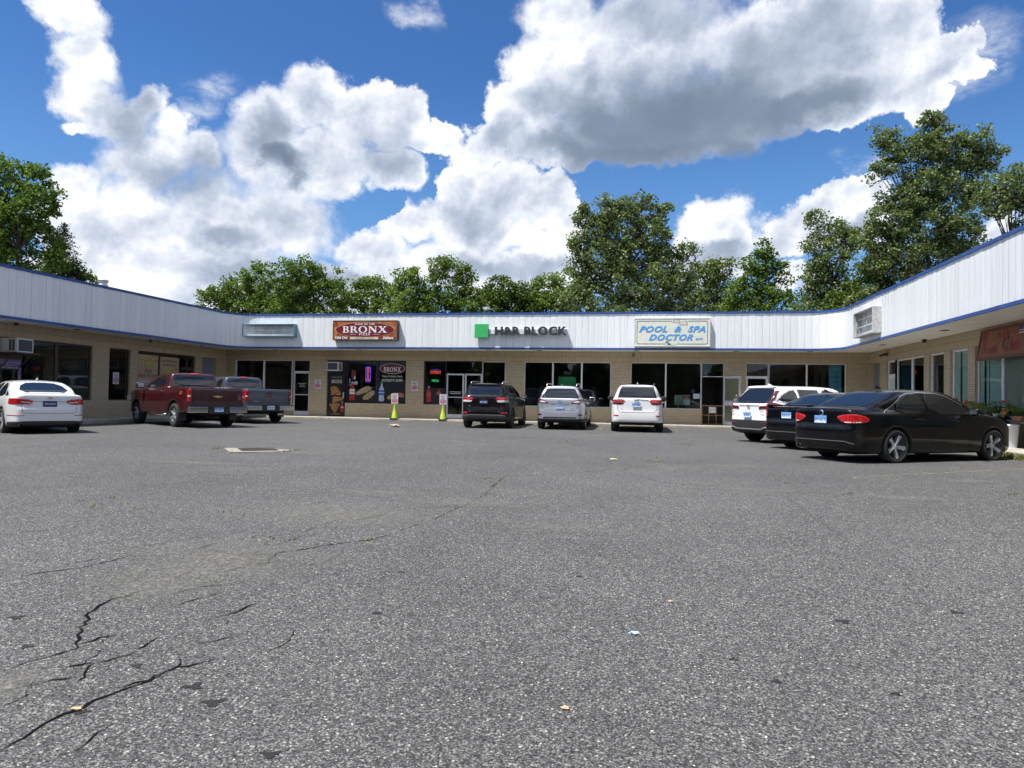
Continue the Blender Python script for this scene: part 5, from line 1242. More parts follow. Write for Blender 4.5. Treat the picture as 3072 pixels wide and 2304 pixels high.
def food(name, cols, sc):
    if name in MATS: return MATS[name]
    m, t, b = mat_base(name); P = t.node('ShaderNodeTexCoord').outputs['Object']
    v = t.voro(P, sc, 'F1', 'Color'); s_ = t.node('ShaderNodeSeparateColor'); t.l.new(v, s_.inputs[0])
    n = t.math('ADD', t.math('MULTIPLY', s_.outputs[0], .7), t.math('MULTIPLY', t.noise(P, sc * .7, 3, .6), .3))
    t.l.new(t.ramp(n, [(i / (len(cols) - 1), c) for i, c in enumerate(cols)]), b.inputs['Base Color']); b.inputs['Roughness'].default_value = .4; return m
C_WHITE = mat('white_vinyl', (.72, .72, .70), .4, var=.06); C_CREAM = mat('cream_lettering', (.62, .60, .50), .4, var=.05); C_BLACK = mat('black_vinyl', (.012, .012, .014), .35)
C_MAROON = mat('maroon_vinyl', (.145, .008, .020), .35, var=.1); C_RED = mat('red_print', (.50, .03, .025), .4); C_GREEN = mat('green_acrylic', (.045, .42, .12), .30, var=.05)
C_GOLD = mat('gold_line', (.62, .42, .12), .4); C_CHAR = mat('charcoal_letters', (.030, .033, .042), .45); C_BLUE = mat('sky_blue_lettering', (.065, .30, .62), .45, var=.3, vscale=30)
F_PIZZA = food('pizza_print', [(.10, .02, .01), (.34, .10, .03), (.50, .30, .10), (.08, .02, .015), (.55, .42, .20)], 30)
F_WRAP = food('wrap_print', [(.36, .28, .17), (.46, .37, .24), (.26, .18, .10), (.50, .42, .30)], 22)
F_FILL = food('filling_print', [(.06, .18, .03), (.34, .05, .03), (.52, .42, .26), (.22, .32, .05), (.10, .03, .02)], 34)
F_DISH = food('dish_print', [(.60, .58, .52), (.50, .32, .08), (.20, .22, .08), (.58, .45, .2), (.05, .05, .05)], 14)
F_FIRE = food('fiery_wood_print', [(.10, .016, .01), (.24, .05, .015), (.42, .15, .035), (.15, .03, .012)], 5)
M_DKMET = mat('dark_sign_frame', (.045, .038, .035), .45); M_SIGNGREY = mat('weathered_metal', (.45, .45, .44), .55, metal=.2, var=.3, vscale=8)
def box_sign(name, label, u0, u1, z0, z1, dep, fm, face_m, group=None, inset=.03):
    k = (FB - dep) / FB; u0, u1 = u0 * k, u1 * k; z0, z1 = CAM_Z + (z0 - CAM_Z) * k, CAM_Z + (z1 - CAM_Z) * k
    r = root(name, label, 'sign', ((u0 + u1) / 2, FB - dep, z0), 0, group); w = (u1 - u0) / 2; h = z1 - z0
    mb = MB(); mb.box((-w, 0, 0), (w, dep - .004, .035)); mb.box((-w, 0, h - .035), (w, dep - .004, h)); mb.box((-w, .001, .035), (-w + .035, dep - .004, h - .035)); mb.box((w - .035, .001, .035), (w, dep - .004, h - .035))
    mb.build('frame', fm, r, bevel=.005)
    if face_m:
        mb = MB(); mb.box((-w + .034, .012, .034), (w - .034, dep - .01, h - .034)); mb.build('panel', face_m, r)
    return r, w, h, Face(((u0 + u1) / 2, FB - dep + .012, z0), (1, 0, 0), r)
# --- pizza sign
r, w, h, F = box_sign('lightbox_sign', 'fire-patterned lightbox sign with maroon oval and white serif lettering on the fascia', -14.3, -11.14, 3.73, 4.65, .28, M_DKMET, F_FIRE)
W2, cy = w - .04, h * .53
F.poly('oval_border', C_GOLD, [ell(0, cy, W2 * .94, h * .385, 48)], 0); F.poly('oval', C_MAROON, [ell(0, cy, W2 * .925, h * .365, 48)], 1)
F.put(bronx_mesh(W2 * 1.42, h * .33, .002), 'serif_lettering', C_WHITE, 2, 0, cy + .01)
F.text('SLICE OF THE', C_WHITE, 0, cy + h * .275, .085, 2, bold=.004, sx=1.5, spacing=1.25); F.text('PIZZA', C_WHITE, 0, cy - h * .235, .135, 2, bold=.004, sx=1.05, spacing=1.5)
for sg in (1, -1): F.poly('rule', C_WHITE, [rect(sg * .42 - .0, cy - h * .24, sg * .72, cy - h * .228)], 2)
F.text('Take Out', C_WHITE, -W2 * .76, .115, .155, 2, bold=.006, shear=.25); F.text('Delivery', C_WHITE, W2 * .74, .105, .15, 2, bold=.006, shear=.25)
F.poly('phone_strip', mat('pale_strip', (.60, .50, .36), .5), [rect(-W2 * .46, .045, W2 * .44, .145)], 1); F.text('203-879-5500', C_CHAR, -.01, .095, .11, 2, spacing=1.45)
# --- green block sign with raised letters
k = (FB - .26) / FB
r = root('channel_letter_sign', 'green square beside charcoal raised letters on a raceway on the fascia', 'sign', (-5.4 * k, FB - .26, CAM_Z + (3.85 - CAM_Z) * k))
def loc(u, z): return (u * k - r.location.x, CAM_Z + (z - CAM_Z) * k - r.location.z)
a = loc(-7.49, 3.85); b_ = loc(-6.87, 4.47); mb = MB(); mb.box((a[0], 0, a[1]), (b_[0], .18, b_[1])); mb.build('green_square', C_GREEN, r, bevel=.012)
a = loc(-6.86, 4.03); b_ = loc(-3.34, 4.24); mb = MB(); mb.box((a[0], .10, a[1]), (b_[0], .255, b_[1])); mb.build('raceway', M_PANEL if False else mat('raceway_white', (.62, .64, .66), .5), r)
cx = (loc(-6.56, 4)[0] + loc(-3.32, 4)[0]) / 2; cz = loc(0, 4.155)[1]; wid = 3.24 * k
me = font_mesh('H&R BLOCK', .50, .020, 0, .045, 1, 1.10); xs_ = [v.co.x for v in me.vertices]; sx = wid / (max(xs_) - min(xs_)); mid = (max(xs_) + min(xs_)) / 2
ys_ = [v.co.y for v in me.vertices]; sy = .39 * k / (max(ys_) - min(ys_)); my = (max(ys_) + min(ys_)) / 2
for v_ in me.vertices: v_.co.x = (v_.co.x - mid) * sx; v_.co.y = (v_.co.y - my) * sy
place_mesh(me, 'raised_letters', C_CHAR, Vector(r.location) + Vector((cx, .045, cz)), (1, 0, 0), UP, r)
# --- pool sign
r, w, h, F = box_sign('lightbox_sign', 'cream lightbox sign with blue slanted lettering and thin dark border on the fascia', -.40, 2.77, 3.48, 4.70, .20, mat('pale_sign_frame', (.55, .57, .54), .5, var=.2), mat('cream_sign_face', (.66, .67, .58), .4, var=.06))
def rr(x0, y0, x1, y1, c, n=6): return ell(x1 - c, y1 - c, c, c, n, 0, 90) + ell(x0 + c, y1 - c, c, c, n, 90, 180) + ell(x0 + c, y0 + c, c, c, n, 180, 270) + ell(x1 - c, y0 + c, c, c, n, 270, 360)
F.poly('border_line', C_CHAR, [rr(-w + .10, .10, w - .10, h - .12, .08), rr(-w + .12, .12, w - .12, h - .14, .065)], 0)
F.poly('border_break', mat('cream_sign_face', (1, 1, 1)), [rect(.0, h - .16, .68, h - .09), rect(-.28, .07, .22, .15)], 1)
cap = [(.02, h - .14), (.10, h - .07), (.25, h - .085), (.42, h - .06), (.56, h - .055), (.60, h - .16), (.65, h - .29), (.52, h - .27), (.40, h - .30), (.20, h - .22)]
cap = [tuple(p) for p in chaikin(cap, 2)]; F.poly('cap_outline', C_CHAR, [cap, [(.30 + (x - .30) * .955, h - .17 + (y - h + .17) * .90) for x, y in cap]], 2)
F.poly('cap_seam', C_CHAR, [[(.29, h - .10), (.30, h - .10), (.31, h - .2), (.36, h - .28), (.35, h - .28), (.30, h - .2)]], 2)
for txt, y, size, x in (('POOL  &  SPA', h * .60, .345, 0), ('DOCTOR', h * .31, .345, -.05)):
    kx = (w * 1.74 if y > h * .5 else w * 1.16)
    me = font_mesh(txt, size, .012, .35, .0012, 1, 1.12); X = [v.co.x for v in me.vertices]; s_ = kx / (max(X) - min(X))
    for v_ in me.vertices: v_.co.x = (v_.co.x - (max(X) + min(X)) / 2) * s_
    sh = me.copy(); F.put(sh, 'lettering_shadow', mat('pale_blue_shade', (.42, .52, .58), .5), 0, x - .014, y - .012); F.put(me, 'lettering', C_BLUE, 1.4, x, y)
F.text('LLC', C_BLUE, w * .70, h * .27, .12, 1, bold=.004, shear=.35, sx=1.4)
F.poly('small_emblem', C_CHAR, [ell(-.20, .17, .07, .05, 16), ell(-.19, .155, .045, .03, 12), ell(-.13, .105, .05, .035, 12), rect(-.08, .075, -.05, .13)], 2)
# --- empty lightboxes
def empty_box(r, w, h, dep, fm, rods, facing='y'):
    mb = MB(); mb.box((-w + .035, dep - .03, .035), (w - .035, dep - .01, h - .035)); mb.build('back_panel', mat('stained_back_panel', (.58, .57, .56), .7, var=.3, vscale=3), r)
    for zz in rods:
        mb = MB(); mb.tube([(-w + .06, dep * .45, h * zz), (w - .06, dep * .45, h * zz)], .016, 8); mb.build('lamp_tube', C_WHITE, r)
    mb = MB(); mb.tube([(.1, dep * .4, h * .93), (.1, dep * .4, .1)], .010, 6); mb.tube([(-w + .055, dep * .4, h - .05), (-w + .055, dep * .4, .06)], .015, 6); mb.build('bracket', M_SIGNGREY, r)
r, w, h, F = box_sign('empty_sign_box', 'empty faceless sign box with sky blue frame at the curved left corner of the fascia', -18.92, -16.23, 3.90, 4.50, .26, mat('faded_sky_blue_frame', (.10, .24, .30), .6, var=.35, vscale=5), None)
empty_box(r, w, h, .26, None, (.5, .12))
wr = MB(); wr.tube([(-.2, .12, .15), (-.05, .10, .12), (.05, .12, .09), (.12, .10, .13), (.02, .09, .16)], .006, 5); wr.build('loose_wire', C_CHAR, r)
XF = FR_ - .30; r = root('empty_sign_box', 'empty grey metal sign box on the right wing fascia above the corner', 'sign', (XF, (25.67 + 27.85) / 2, 3.56), R_(-90)); w, h, dep = (27.85 - 25.67) / 2, .90, .296
mb = MB(); mb.box((-w, 0, 0), (w, dep, .03)); mb.box((-w, 0, h - .03), (w, dep, h)); mb.box((-w, .001, .03), (-w + .03, dep, h - .03)); mb.box((w - .03, .001, .03), (w, dep, h - .03)); mb.build('frame', mat('weathered_metal', (1, 1, 1)), r, bevel=.005)
empty_box(r, w, h, dep, None, (.72, .40, .12))
# --- club sign, hung with its foot swung out
XS = XR - .16
r = root('wooden_sign', 'brown wooden sign with red painted lettering hung under the soffit at right', 'sign', (XS, 20.25, 2.42)); r.rotation_euler = (0, R_(9), 0)
M_SW = mat('stained_sign_wood', (.25, .095, .036), .6, var=.45, vscale=4); M_SWD = mat('dark_red_wood_frame', (.15, .045, .03), .6, var=.3)
mb = MB(); mb.box((-.02, -1.62, 0), (.02, 1.62, .82)); mb.build('board', M_SW, r)
mb = MB()
for a, b_ in (((-.04, -1.66, -.02), (.03, 1.66, .05)), ((-.04, -1.66, .77), (.03, 1.66, .84)), ((-.038, -1.66, .051), (.03, -1.59, .769)), ((-.038, 1.59, .051), (.03, 1.66, .769))): mb.box(a, b_)
mb.build('frame', M_SWD, r, bevel=.004)
def club(me, name, m, y, z, lay=0):
    me.transform(Matrix(((0, 0, -1), (-1, 0, 0), (0, 1, 0))).to_4x4()); me.transform(Matrix.Translation((-.023 - .004 * lay, y, z)))
    me.materials.clear(); me.materials.append(m); o = bpy.data.objects.new(name, me); COL.objects.link(o); o.parent = r; return o
C_DRED = mat('dark_red_sign_paint', (.24, .014, .02), .5, var=.2)
club(font_mesh('ALB', .26, .006, 0, .003, 1.05, 1.35), 'lettering', C_DRED, .35, .62)
club(font_mesh('S', .52, .014, 0, .004, .8), 'lettering', C_DRED, 1.28, .30); club(font_mesh('ocial', .34, .006, 0, .004, .85), 'lettering', C_DRED, .83, .26)
club(font_mesh('C', .58, .016, 0, .004, .8), 'lettering', C_BLACK, .16, .345); club(font_mesh('C', .56, .016, 0, .004, .8), 'lettering', C_DRED, .18, .35, 1); club(font_mesh('lub', .44, .010, 0, .004, .85), 'lettering', C_DRED, -.35, .30)
club(poly_mesh([rect(-.16, -.13, .16, .13)]), 'red_flag', mat('flag_red', (.30, .015, .02), .5), 1.36, .62)
eag = [(0, .10), (.03, .06), (.10, .09), (.08, .02), (.11, -.03), (.05, -.03), (.03, -.10), (0, -.06), (-.03, -.10), (-.05, -.03), (-.11, -.03), (-.08, .02), (-.10, .09), (-.03, .06)]
club(poly_mesh([eag]), 'flag_eagle', C_BLACK, 1.36, .62, 1)
club(poly_mesh([rect(-.17, -.13, .17, .13)]), 'striped_flag', C_WHITE, -.62, .66)
for i in range(4): club(poly_mesh([rect(-.17, -.13 + i * .07, .17, -.095 + i * .07)]), 'flag_stripe', C_DRED, -.62, .66, 1)
club(poly_mesh([rect(-.09, -.06, .09, .07)]), 'flag_canton', mat('flag_blue', (.02, .03, .15), .5), -.54, .72, 2)
# ------------------------------------------------------------------ pizzeria graphics
def board(name, label, cat, F_, u, z, o=-.075, right=(1, 0, 0), group=None):
    p = F_(u, z, o); rt = root(name, label, cat, p, 0, group); return rt, Face(p, right, rt)
def bottle(F, x, y0, h, body, cap_, label_m, liq, txt=None, txm=None):
    w = h * .145; hb = h * .93
    out = [(-w, 0), (-w * 1.0, .18 * h), (-w * .88, .26 * h), (-w, .36 * h), (-w, .60 * h), (-w * .72, .72 * h), (-w * .32, .84 * h), (-w * .32, hb), (w * .32, hb), (w * .32, .84 * h), (w * .72, .72 * h), (w, .60 * h), (w, .36 * h), (w * .88, .26 * h), (w, .18 * h), (w, 0)]
    out = [(x + a, y0 + b) for a, b in chaikin(out, 1)]
    F.poly('bottle', body, [out], 1)
    F.poly('bottle_cap', cap_, [rect(x - w * .42, y0 + hb - .005, x + w * .42, y0 + h)], 2); F.poly('bottle_label', label_m, [rect(x - w * 1.02, y0 + .34 * h, x + w * 1.02, y0 + .60 * h)], 2)
    if txt: F.text(txt, txm, x, y0 + .47 * h, w * (2.5 / max(3, len(txt))) * 1.5, 3, bold=.002)
C_BOT = mat('cola_bottle_print', (.40, .03, .03), .3, var=.25, vscale=9); C_WAT = mat('water_bottle_print', (.42, .50, .60), .3, var=.2, vscale=9); C_LBL = mat('blue_label_print', (.02, .14, .45), .3)
PB = lambda u, z, o: Pb(u, z, o)
# door
rt, F = board('door_graphic', 'black door graphic with cream serif lettering and three pizza slices on the pizzeria door', 'door graphic', Pb, -14.60, .17, -.09)
F.poly('backing', C_BLACK, [rect(-.46, 0, .46, 2.12)], 0)
F.poly('oval', mat('deep_maroon_vinyl', (.05, .006, .010), .4), [ell(0, 1.66, .35, .14)], 1); F.put(bronx_mesh(.54, .17, .0015), 'serif_lettering', C_CREAM, 2, 0, 1.66); F.text('A SLICE OF THE', C_CREAM, 0, 1.86, .07, 2, sx=1.05)
for pts in ([(-.34, 1.36), (-.20, 1.43), (.02, 1.42), (.24, 1.08), (.20, .98), (-.10, 1.02), (-.32, .98), (-.26, 1.15)], [(-.22, .92), (-.05, .95), (.34, .88), (.36, .78), (-.16, .60), (-.20, .62)], [(-.38, .58), (.20, .60), (.16, .52), (-.05, .12), (-.10, .12), (-.34, .50)]): F.poly('pizza_slice', F_PIZZA, [[(a * 1.0, b) for a, b in chaikin(pts, 1)]], 1)
F.poly('pizza_crumbs', F_PIZZA, [[(-.42, .10), (-.2, .06), (.26, .06), (.1, .12), (-.1, .10)]], 1)
bottle(F, .30, .18, .50, C_BOT, C_WHITE, mat('cola_label_print', (.5, .05, .05), .3), None, 'Coke', C_WHITE)
mb = MB(); mb.box((-14.25, YB + .06, 1.02), (-14.20, YB + .02, 1.30)); o = mb.build('door_pull_plate', M_ALU, rt); o.data.transform(Matrix.Translation(-rt.location))
# first pizzeria window
rt, F = board('window_graphic', 'window graphic with a halved wrap and a cola bottle left of the maroon oval window', 'window graphic', Pb, -13.30, SILL + .05, -.093)
F.poly('backing', mat('dark_film', (.015, .016, .017), .35), [rect(-.70, .02, .70, .60)], 0)
bottle(F, -.50, .08, .90, C_BOT, mat('clear_cap', (.40, .42, .44), .3), C_WHITE, None, 'Coke', C_RED)
wrp = [(-.34, .42), (-.10, .62), (.22, .78), (.46, .76), (.50, .62), (.30, .50), (-.05, .38), (-.30, .32)]; F.poly('wrap', F_WRAP, [[tuple(p) for p in chaikin(wrp, 2)]], 2); F.poly('wrap_filling', F_FILL, [[tuple(p) for p in chaikin([(.08, .60), (.28, .75), (.46, .74), (.45, .60), (.25, .47), (.10, .48)], 2)]], 3)
wrp = [(.05, .14), (.18, .10), (.40, .16), (.64, .40), (.66, .54), (.52, .58), (.30, .46), (.06, .26)]; F.poly('wrap', F_WRAP, [[tuple(p) for p in chaikin(wrp, 2)]], 4); F.poly('wrap_filling', F_FILL, [[tuple(p) for p in chaikin([(.08, .15), (.20, .12), (.34, .18), (.46, .36), (.34, .44), (.10, .24)], 2)]], 5)
# second pizzeria window
rt, F = board('window_graphic', 'black window graphic with maroon oval, phone number and a water bottle', 'window graphic', Pb, -11.79, SILL + .05, -.093)
F.poly('backing', C_BLACK, [rect(-.64, .02, .64, 1.12)], 0)
F.poly('oval_border', C_WHITE, [ell(0, 1.62, .635, .245, 48)], 1); F.poly('oval', C_MAROON, [ell(0, 1.62, .615, .228, 48)], 2); F.put(bronx_mesh(.86, .215, .0015), 'serif_lettering', C_WHITE, 3, 0, 1.59); F.text('SLICE OF THE', mat('dull_maroon_lettering', (.20, .02, .03), .4), 0, 1.77, .075, 3, sx=1.2)
F.text('Pizza & Italian Fare', C_CREAM, 0, 1.255, .135, 1, bold=.001, sx=.98); F.text('(203)879-5500', C_CREAM, 0, 1.06, .168, 1, bold=.003, sx=1.0, spacing=1.05)
bottle(F, -.52, .05, .90, C_WAT, C_GREEN, C_LBL, None, 'DASANI', C_WHITE)
F.poly('sandwich', mat('bread_print', (.34, .13, .05), .5, var=.4, vscale=12), [[tuple(p) for p in chaikin([(.0, .42), (.12, .50), (.60, .46), (.62, .34), (.60, .24), (.1, .30)], 1)]], 1); F.poly('sandwich_filling', F_FILL, [[tuple(p) for p in chaikin([(-.26, .20), (-.14, .36), (.04, .42), (.22, .34), (.12, .20), (-.1, .14)], 2)]], 2)
# stickers in the first window
rt, F = board('window_stickers', 'cluster of small red and pale stickers in the upper left of the wrap window', 'stickers', Pb, -13.75, 1.75, -.090)
F.poly('red_sticker', mat('dull_red_sticker', (.18, .02, .02), .5), [rect(-.10, .30, .12, .62), rect(-.08, .18, .02, .29)], 0); F.poly('white_sticker', C_WHITE, [rect(.03, .20, .10, .33)], 1); F.poly('green_sticker', mat('dull_green_sticker', (.05, .20, .14), .5), [ell(-.15, -.07, .065, .065, 16)], 0)
F.poly('pale_sticker', mat('pale_sticker_blue', (.30, .42, .48), .5), [rect(.06, -.06, .22, .10), rect(-.04, -.05, .04, .05), rect(-.20, .02, -.15, .22)], 0)
# window with chilli peppers and bottle
rt, F = board('window_graphic', 'window graphic with cola bottle and chilli peppers left of the double doors', 'window graphic', Pb, -9.66, SILL + .06, -.093)
F.poly('backing', C_BLACK, [rect(-.47, .0, .47, .72)], 0); bottle(F, -.30, .06, .74, C_BOT, mat('clear_cap', (1, 1, 1)), mat('cola_label_print', (1, 1, 1)), None)
F.poly('chilli', mat('chilli_print', (.40, .06, .02), .4, var=.4, vscale=14), [[tuple(p) for p in chaikin([(.0, .44), (.18, .40), (.34, .30), (.42, .33), (.36, .46), (.22, .56), (.20, .72), (.14, .54)], 2)]], 1)
# neon signs
def neon(name, col): return mat(name, col, .4, var=0, emit=1.0)
N_RED, N_BLUE, N_GREEN = neon('red_neon', (.95, .10, .06)), neon('blue_neon', (.08, .08, .95)), neon('green_neon', (.05, .75, .25))
def neon_text(F, txt, m, x, y, size, **kw):
    c = bpy.data.curves.new('n', 'FONT'); c.body = txt; c.size = size; c.fill_mode = 'NONE'; c.bevel_depth = size * .020; c.align_x = 'CENTER'; c.align_y = 'CENTER'; c.resolution_u = 2; c.bevel_resolution = 0
    for k_, v_ in kw.items(): setattr(c, k_, v_)
    o = bpy.data.objects.new('n', c); COL.objects.link(o); me = bpy.data.meshes.new_from_object(o.evaluated_get(bpy.context.evaluated_depsgraph_get())); bpy.data.objects.remove(o)
    return F.put(me, 'neon_lettering', m, 2, x, y)
a, b_ = onY(1096.5, 1101, YB + .05), onY(1111, 1145.5, YB + .05)
rt, F = board('neon_sign', 'upright blue-framed red neon OPEN sign in the pizzeria window', 'neon sign', Pb, (a.x + b_.x) / 2, (a.z + b_.z) / 2, -.085)
F.poly('neon_border', N_BLUE, [rr(-.125, -.355, .125, .355, .05), rr(-.108, -.338, .108, .338, .04)], 1)
for i, ch in enumerate('OPEN'): neon_text(F, ch, N_RED, 0, .245 - i * .165, .19)
rt, F = board('neon_sign', 'red neon OPEN sign high in the window left of the double doors', 'neon sign', Pb, onY(1304, 1116, YB).x, onY(1304, 1117, YB).z, -.12)
neon_text(F, 'OPEN', N_RED, 0, 0, .20); F.poly('neon_arc', N_BLUE, [ell(.02, .01, .27, .14, 20, 20, 160) + ell(.02, .01, .262, .132, 20, 160, 20)], 1)
rt, F = board('neon_sign', 'small green neon PIZZA sign below the red neon OPEN sign', 'neon sign', Pb, onY(1304, 1142, YB).x, onY(1304, 1142, YB).z, -.12); neon_text(F, 'PIZZA', N_GREEN, 0, 0, .13)
# text on doors
rt, F = board('door_lettering', 'white lettering about drop off and walk-ins on the left glass leaf of the double doors', 'lettering', Pb, -8.67, 1.37, -.097)
F.text('DROP OFFS AVAILABLE', C_WHITE, 0, .04, .052, 0, bold=.002); F.text('WALK INS WELCOME', C_WHITE, 0, -.04, .052, 0, bold=.002)
rt, F = board('door_lettering', 'three short lines of white lettering on the aluminium door right of the blue pickup', 'lettering', Pb, onY(904, 1155, YB).x, onY(904, 1155, YB).z, -.097)
for i, s_ in enumerate(('Enter - Pizza & Grill', 'Sunday 12-6', 'Walk Ins Only')): F.text(s_, C_WHITE, 0, .075 - i * .075, .05, 0, bold=.001)
# left wing posters
def poster(label, y0, y1, z0, z1, kind):
    yc = (y0 + y1) / 2; p = Pl(yc, z0, -.06); rt = root('poster', label, 'poster', p); w = (y1 - y0) / 2; h = z1 - z0
    mb = MB(); mb.box((-.01, -w, 0), (.0, w, h)); mb.build('sheet', mat('tan_poster_paper', (.42, .31, .20), .6, var=.08), rt); F = Face(p, (0, 1, 0), rt)
    C_BRN = mat('brown_print', (.16, .05, .03), .6); C_LAV = mat('pale_lavender_print', (.50, .50, .58), .6)
    if kind == 0:
        for i in range(3): F.poly('food_photo', F_DISH, [rect(-w + .03 + i * (2 * w - .04) / 3, h - .47, -w + .01 + (i + 1) * (2 * w - .04) / 3, h - .10)], 0)
        for s_, y, sz, m_ in (('FRESH', h - .69, .21, C_BRN), ('NEVER FROZEN!', h - .90, .21, C_BRN), ('BURGERS • SEAFOOD', h - 1.14, .135, C_LAV), ('STEAKS • CHICKEN', h - 1.36, .135, C_LAV), ('AND MORE!', h - 1.58, .135, C_LAV)): F.text(s_, m_, 0, y, sz, 0, bold=.003, sx=.80)
    else:
        for i in range(2): F.poly('food_photo', F_DISH, [rect(-w * .75 + i * w * .75, h - .92, -w * .75 + (i + 1) * w * .75 - .01, h - .47)], 0)
        for s_, y, sz in (('ENJOY FRESH SEAFOOD DAILY', h - .18, .125), ('INSIDE OR ON OUR PATIO', h - .35, .125)): F.text(s_, C_BRN, 0, y, sz, 0, bold=.001, sx=.60)
        F.text('Visit our patio', C_LAV, 0, h - 1.05, .10, 0)
poster('tan poster reading FRESH NEVER FROZEN with three food photos on top', 25.95, 27.15, .88, 2.72, 0)
poster('tan poster about fresh seafood with two food photos, right of the never frozen poster', 27.30, 28.55, .88, 2.70, 1)
# parking notices
def notice(label, p, right, parent_name='notice_sign', group='white pizza parking notices', stick=False):
    rt = root(parent_name, label, 'sign', p, 0, group); F = Face(p, right, rt)
    F.poly('plate', mat('white_notice_plate', (.66, .64, .66), .45, var=.05), [rr(-.16, 0, .16, .46, .02)], -1.2)
    C_MAG = mat('crimson_print', (.42, .03, .10), .5)
    F.text('SLICE OF THE', C_CHAR, 0, .415, .036, 0); F.put(bronx_mesh(.23, .065, .001), 'serif_lettering', C_CHAR, 0, 0, .35); F.text('PIZZA', C_CHAR, 0, .27, .070, 0, bold=.001)
    F.poly('red_field', C_MAG, [rr(-.135, .085, .135, .225, .01)], 0); F.text('PARKING ONLY', C_WHITE, 0, .185, .034, 1, bold=.001); F.text('VIOLATORS', C_WHITE, 0, .125, .040, 1, bold=.001); F.text('TOWED', C_MAG, 0, .045, .055, 0, bold=.001)
    return rt
for px0, px1, pyb, lb in ((943.3, 961.8, 1166.6, 'white pizza parking notice on the brick pier between the aluminium door and the black door'), (1233.7, 1252.7, 1172.7, 'white pizza parking notice on the brick pier left of the neon window')):
    a = onY((px0 + px1) / 2, pyb, YB - .02); notice(lb, (a.x, YB - .008, a.z), (1, 0, 0))
a = onX(353, 1152, XL + .0); notice('white pizza parking notice taped inside the narrow window of the left wing', (XL - .085, a.y, a.z), (0, 1, 0))
# cones with notices on top
M_CONE = mat('lime_cone_plastic', (.34, .46, .02), .55, var=.12, vscale=9)
for (px, py, lb, lb2) in ((1183.5, 1257.5, 'lime green traffic cone on the pavement below the maroon oval window', 'white pizza parking notice standing on the left lime cone'), (1328.5, 1260.5, 'lime green traffic cone on the pavement beside the double glass doors', 'white pizza parking notice standing on the right lime cone')):
    d = ray(px, py); k_ = (ZS - CAM_Z) / d.z; p = d * k_; yy = min(max(p.y, 30.98), 31.3); p = onY(px, py, yy); p.z = ZS
    rt = root('traffic_cone', lb, 'traffic cone', p, random.uniform(-.3, .3), 'lime traffic cones in front of the pizzeria')
    mb = MB(); mb.box((-.19, -.19, 0), (.19, .19, .03)); mb.build('base', mat('cone_rubber_base', (.03, .03, .03), .8), rt, bevel=.01)
    mb = MB(); mb.lathe([(.15, .031), (.142, .05), (.095, .28), (.088, .29), (.050, .52), (.030, .66), (.025, .685), (.012, .69)], seg=28); mb.build('cone_body', M_CONE, rt)
    notice(lb2, (p.x, p.y - .03, ZS + .69), (1, .05, 0), group='white pizza parking notices')
# air conditioners
def ac(label, p, rz, w=.60, h=.42, dep=.42):
    rt = root('air_conditioner', label, 'air conditioner', p, rz); cs = mat('ac_casing', (.58, .58, .56), .5, var=.15); 
    mb = MB(); mb.box((-w / 2, -dep, 0), (w / 2, .06, h)); mb.build('casing', cs, rt, bevel=.012)
    mb = MB(); mb.box((-w / 2 + .05, -dep - .006, .05), (w / 2 - .05, -dep + .002, h - .05)); mb.build('coil_grille', mat('ac_grille', (.07, .075, .09), .7), rt)
    mb = MB()
    for i in range(12): mb.box((-w / 2 + .05, -dep - .010, .055 + i * (h - .11) / 12), (w / 2 - .05, -dep - .006, .060 + i * (h - .11) / 12))
    for sg in (-1, 1):
        for j in range(2): mb.box((sg * w / 2 - .003, -dep + .10 + j * .12, .05), (sg * w / 2 + .003, -dep + .19 + j * .12, h - .05))
    mb.build('louvre', mat('ac_grille', (1, 1, 1)), rt); return rt
ac('white window air conditioner above the black pizzeria door', (-14.61, YB, 2.33), 0)
a = onX(100, 1060, XL + .62); b_ = onX(51, 1060, XL + .62); zc = a.z
rt = ac('white air conditioner on a bracket above the purple door of the left wing', (XL, (a.y + b_.y) / 2, zc), R_(90), abs(a.y - b_.y), .46, .62)
sh = MB(); sh.box((XL, b_.y - .12, zc - .04), (XL + .72, a.y + .18, zc - .003)); sh.tube([(XL + .02, a.y + .05, zc - .5), (XL + .5, a.y + .05, zc - .05)], .022, 6); sh.tube([(XL + .02, b_.y - .02, zc - .5), (XL + .5, b_.y - .02, zc - .05)], .022, 6)
so = sh.build('shelf', M_DBROWN); tag(so, 'dark bracket shelf holding the left wing air conditioner', 'shelf')
# purple door lettering strip under the unit
p = Pl(19.92, 1.93, -.05); rt = root('door_sign', 'worn purple sign strip over the purple door at the left edge', 'sign', p); mb = MB(); mb.box((-.005, -.42, -.09), (.0, .42, .13)); mb.build('board', mat('worn_lilac_board', (.30, .24, .36), .7, var=.3), rt)
Face(p, (0, 1, 0), rt).text('SALOON', mat('dark_purple_lettering', (.05, .02, .09), .6), 0, .02, .17, 0, bold=.004, sx=1.1, spacing=1.1)
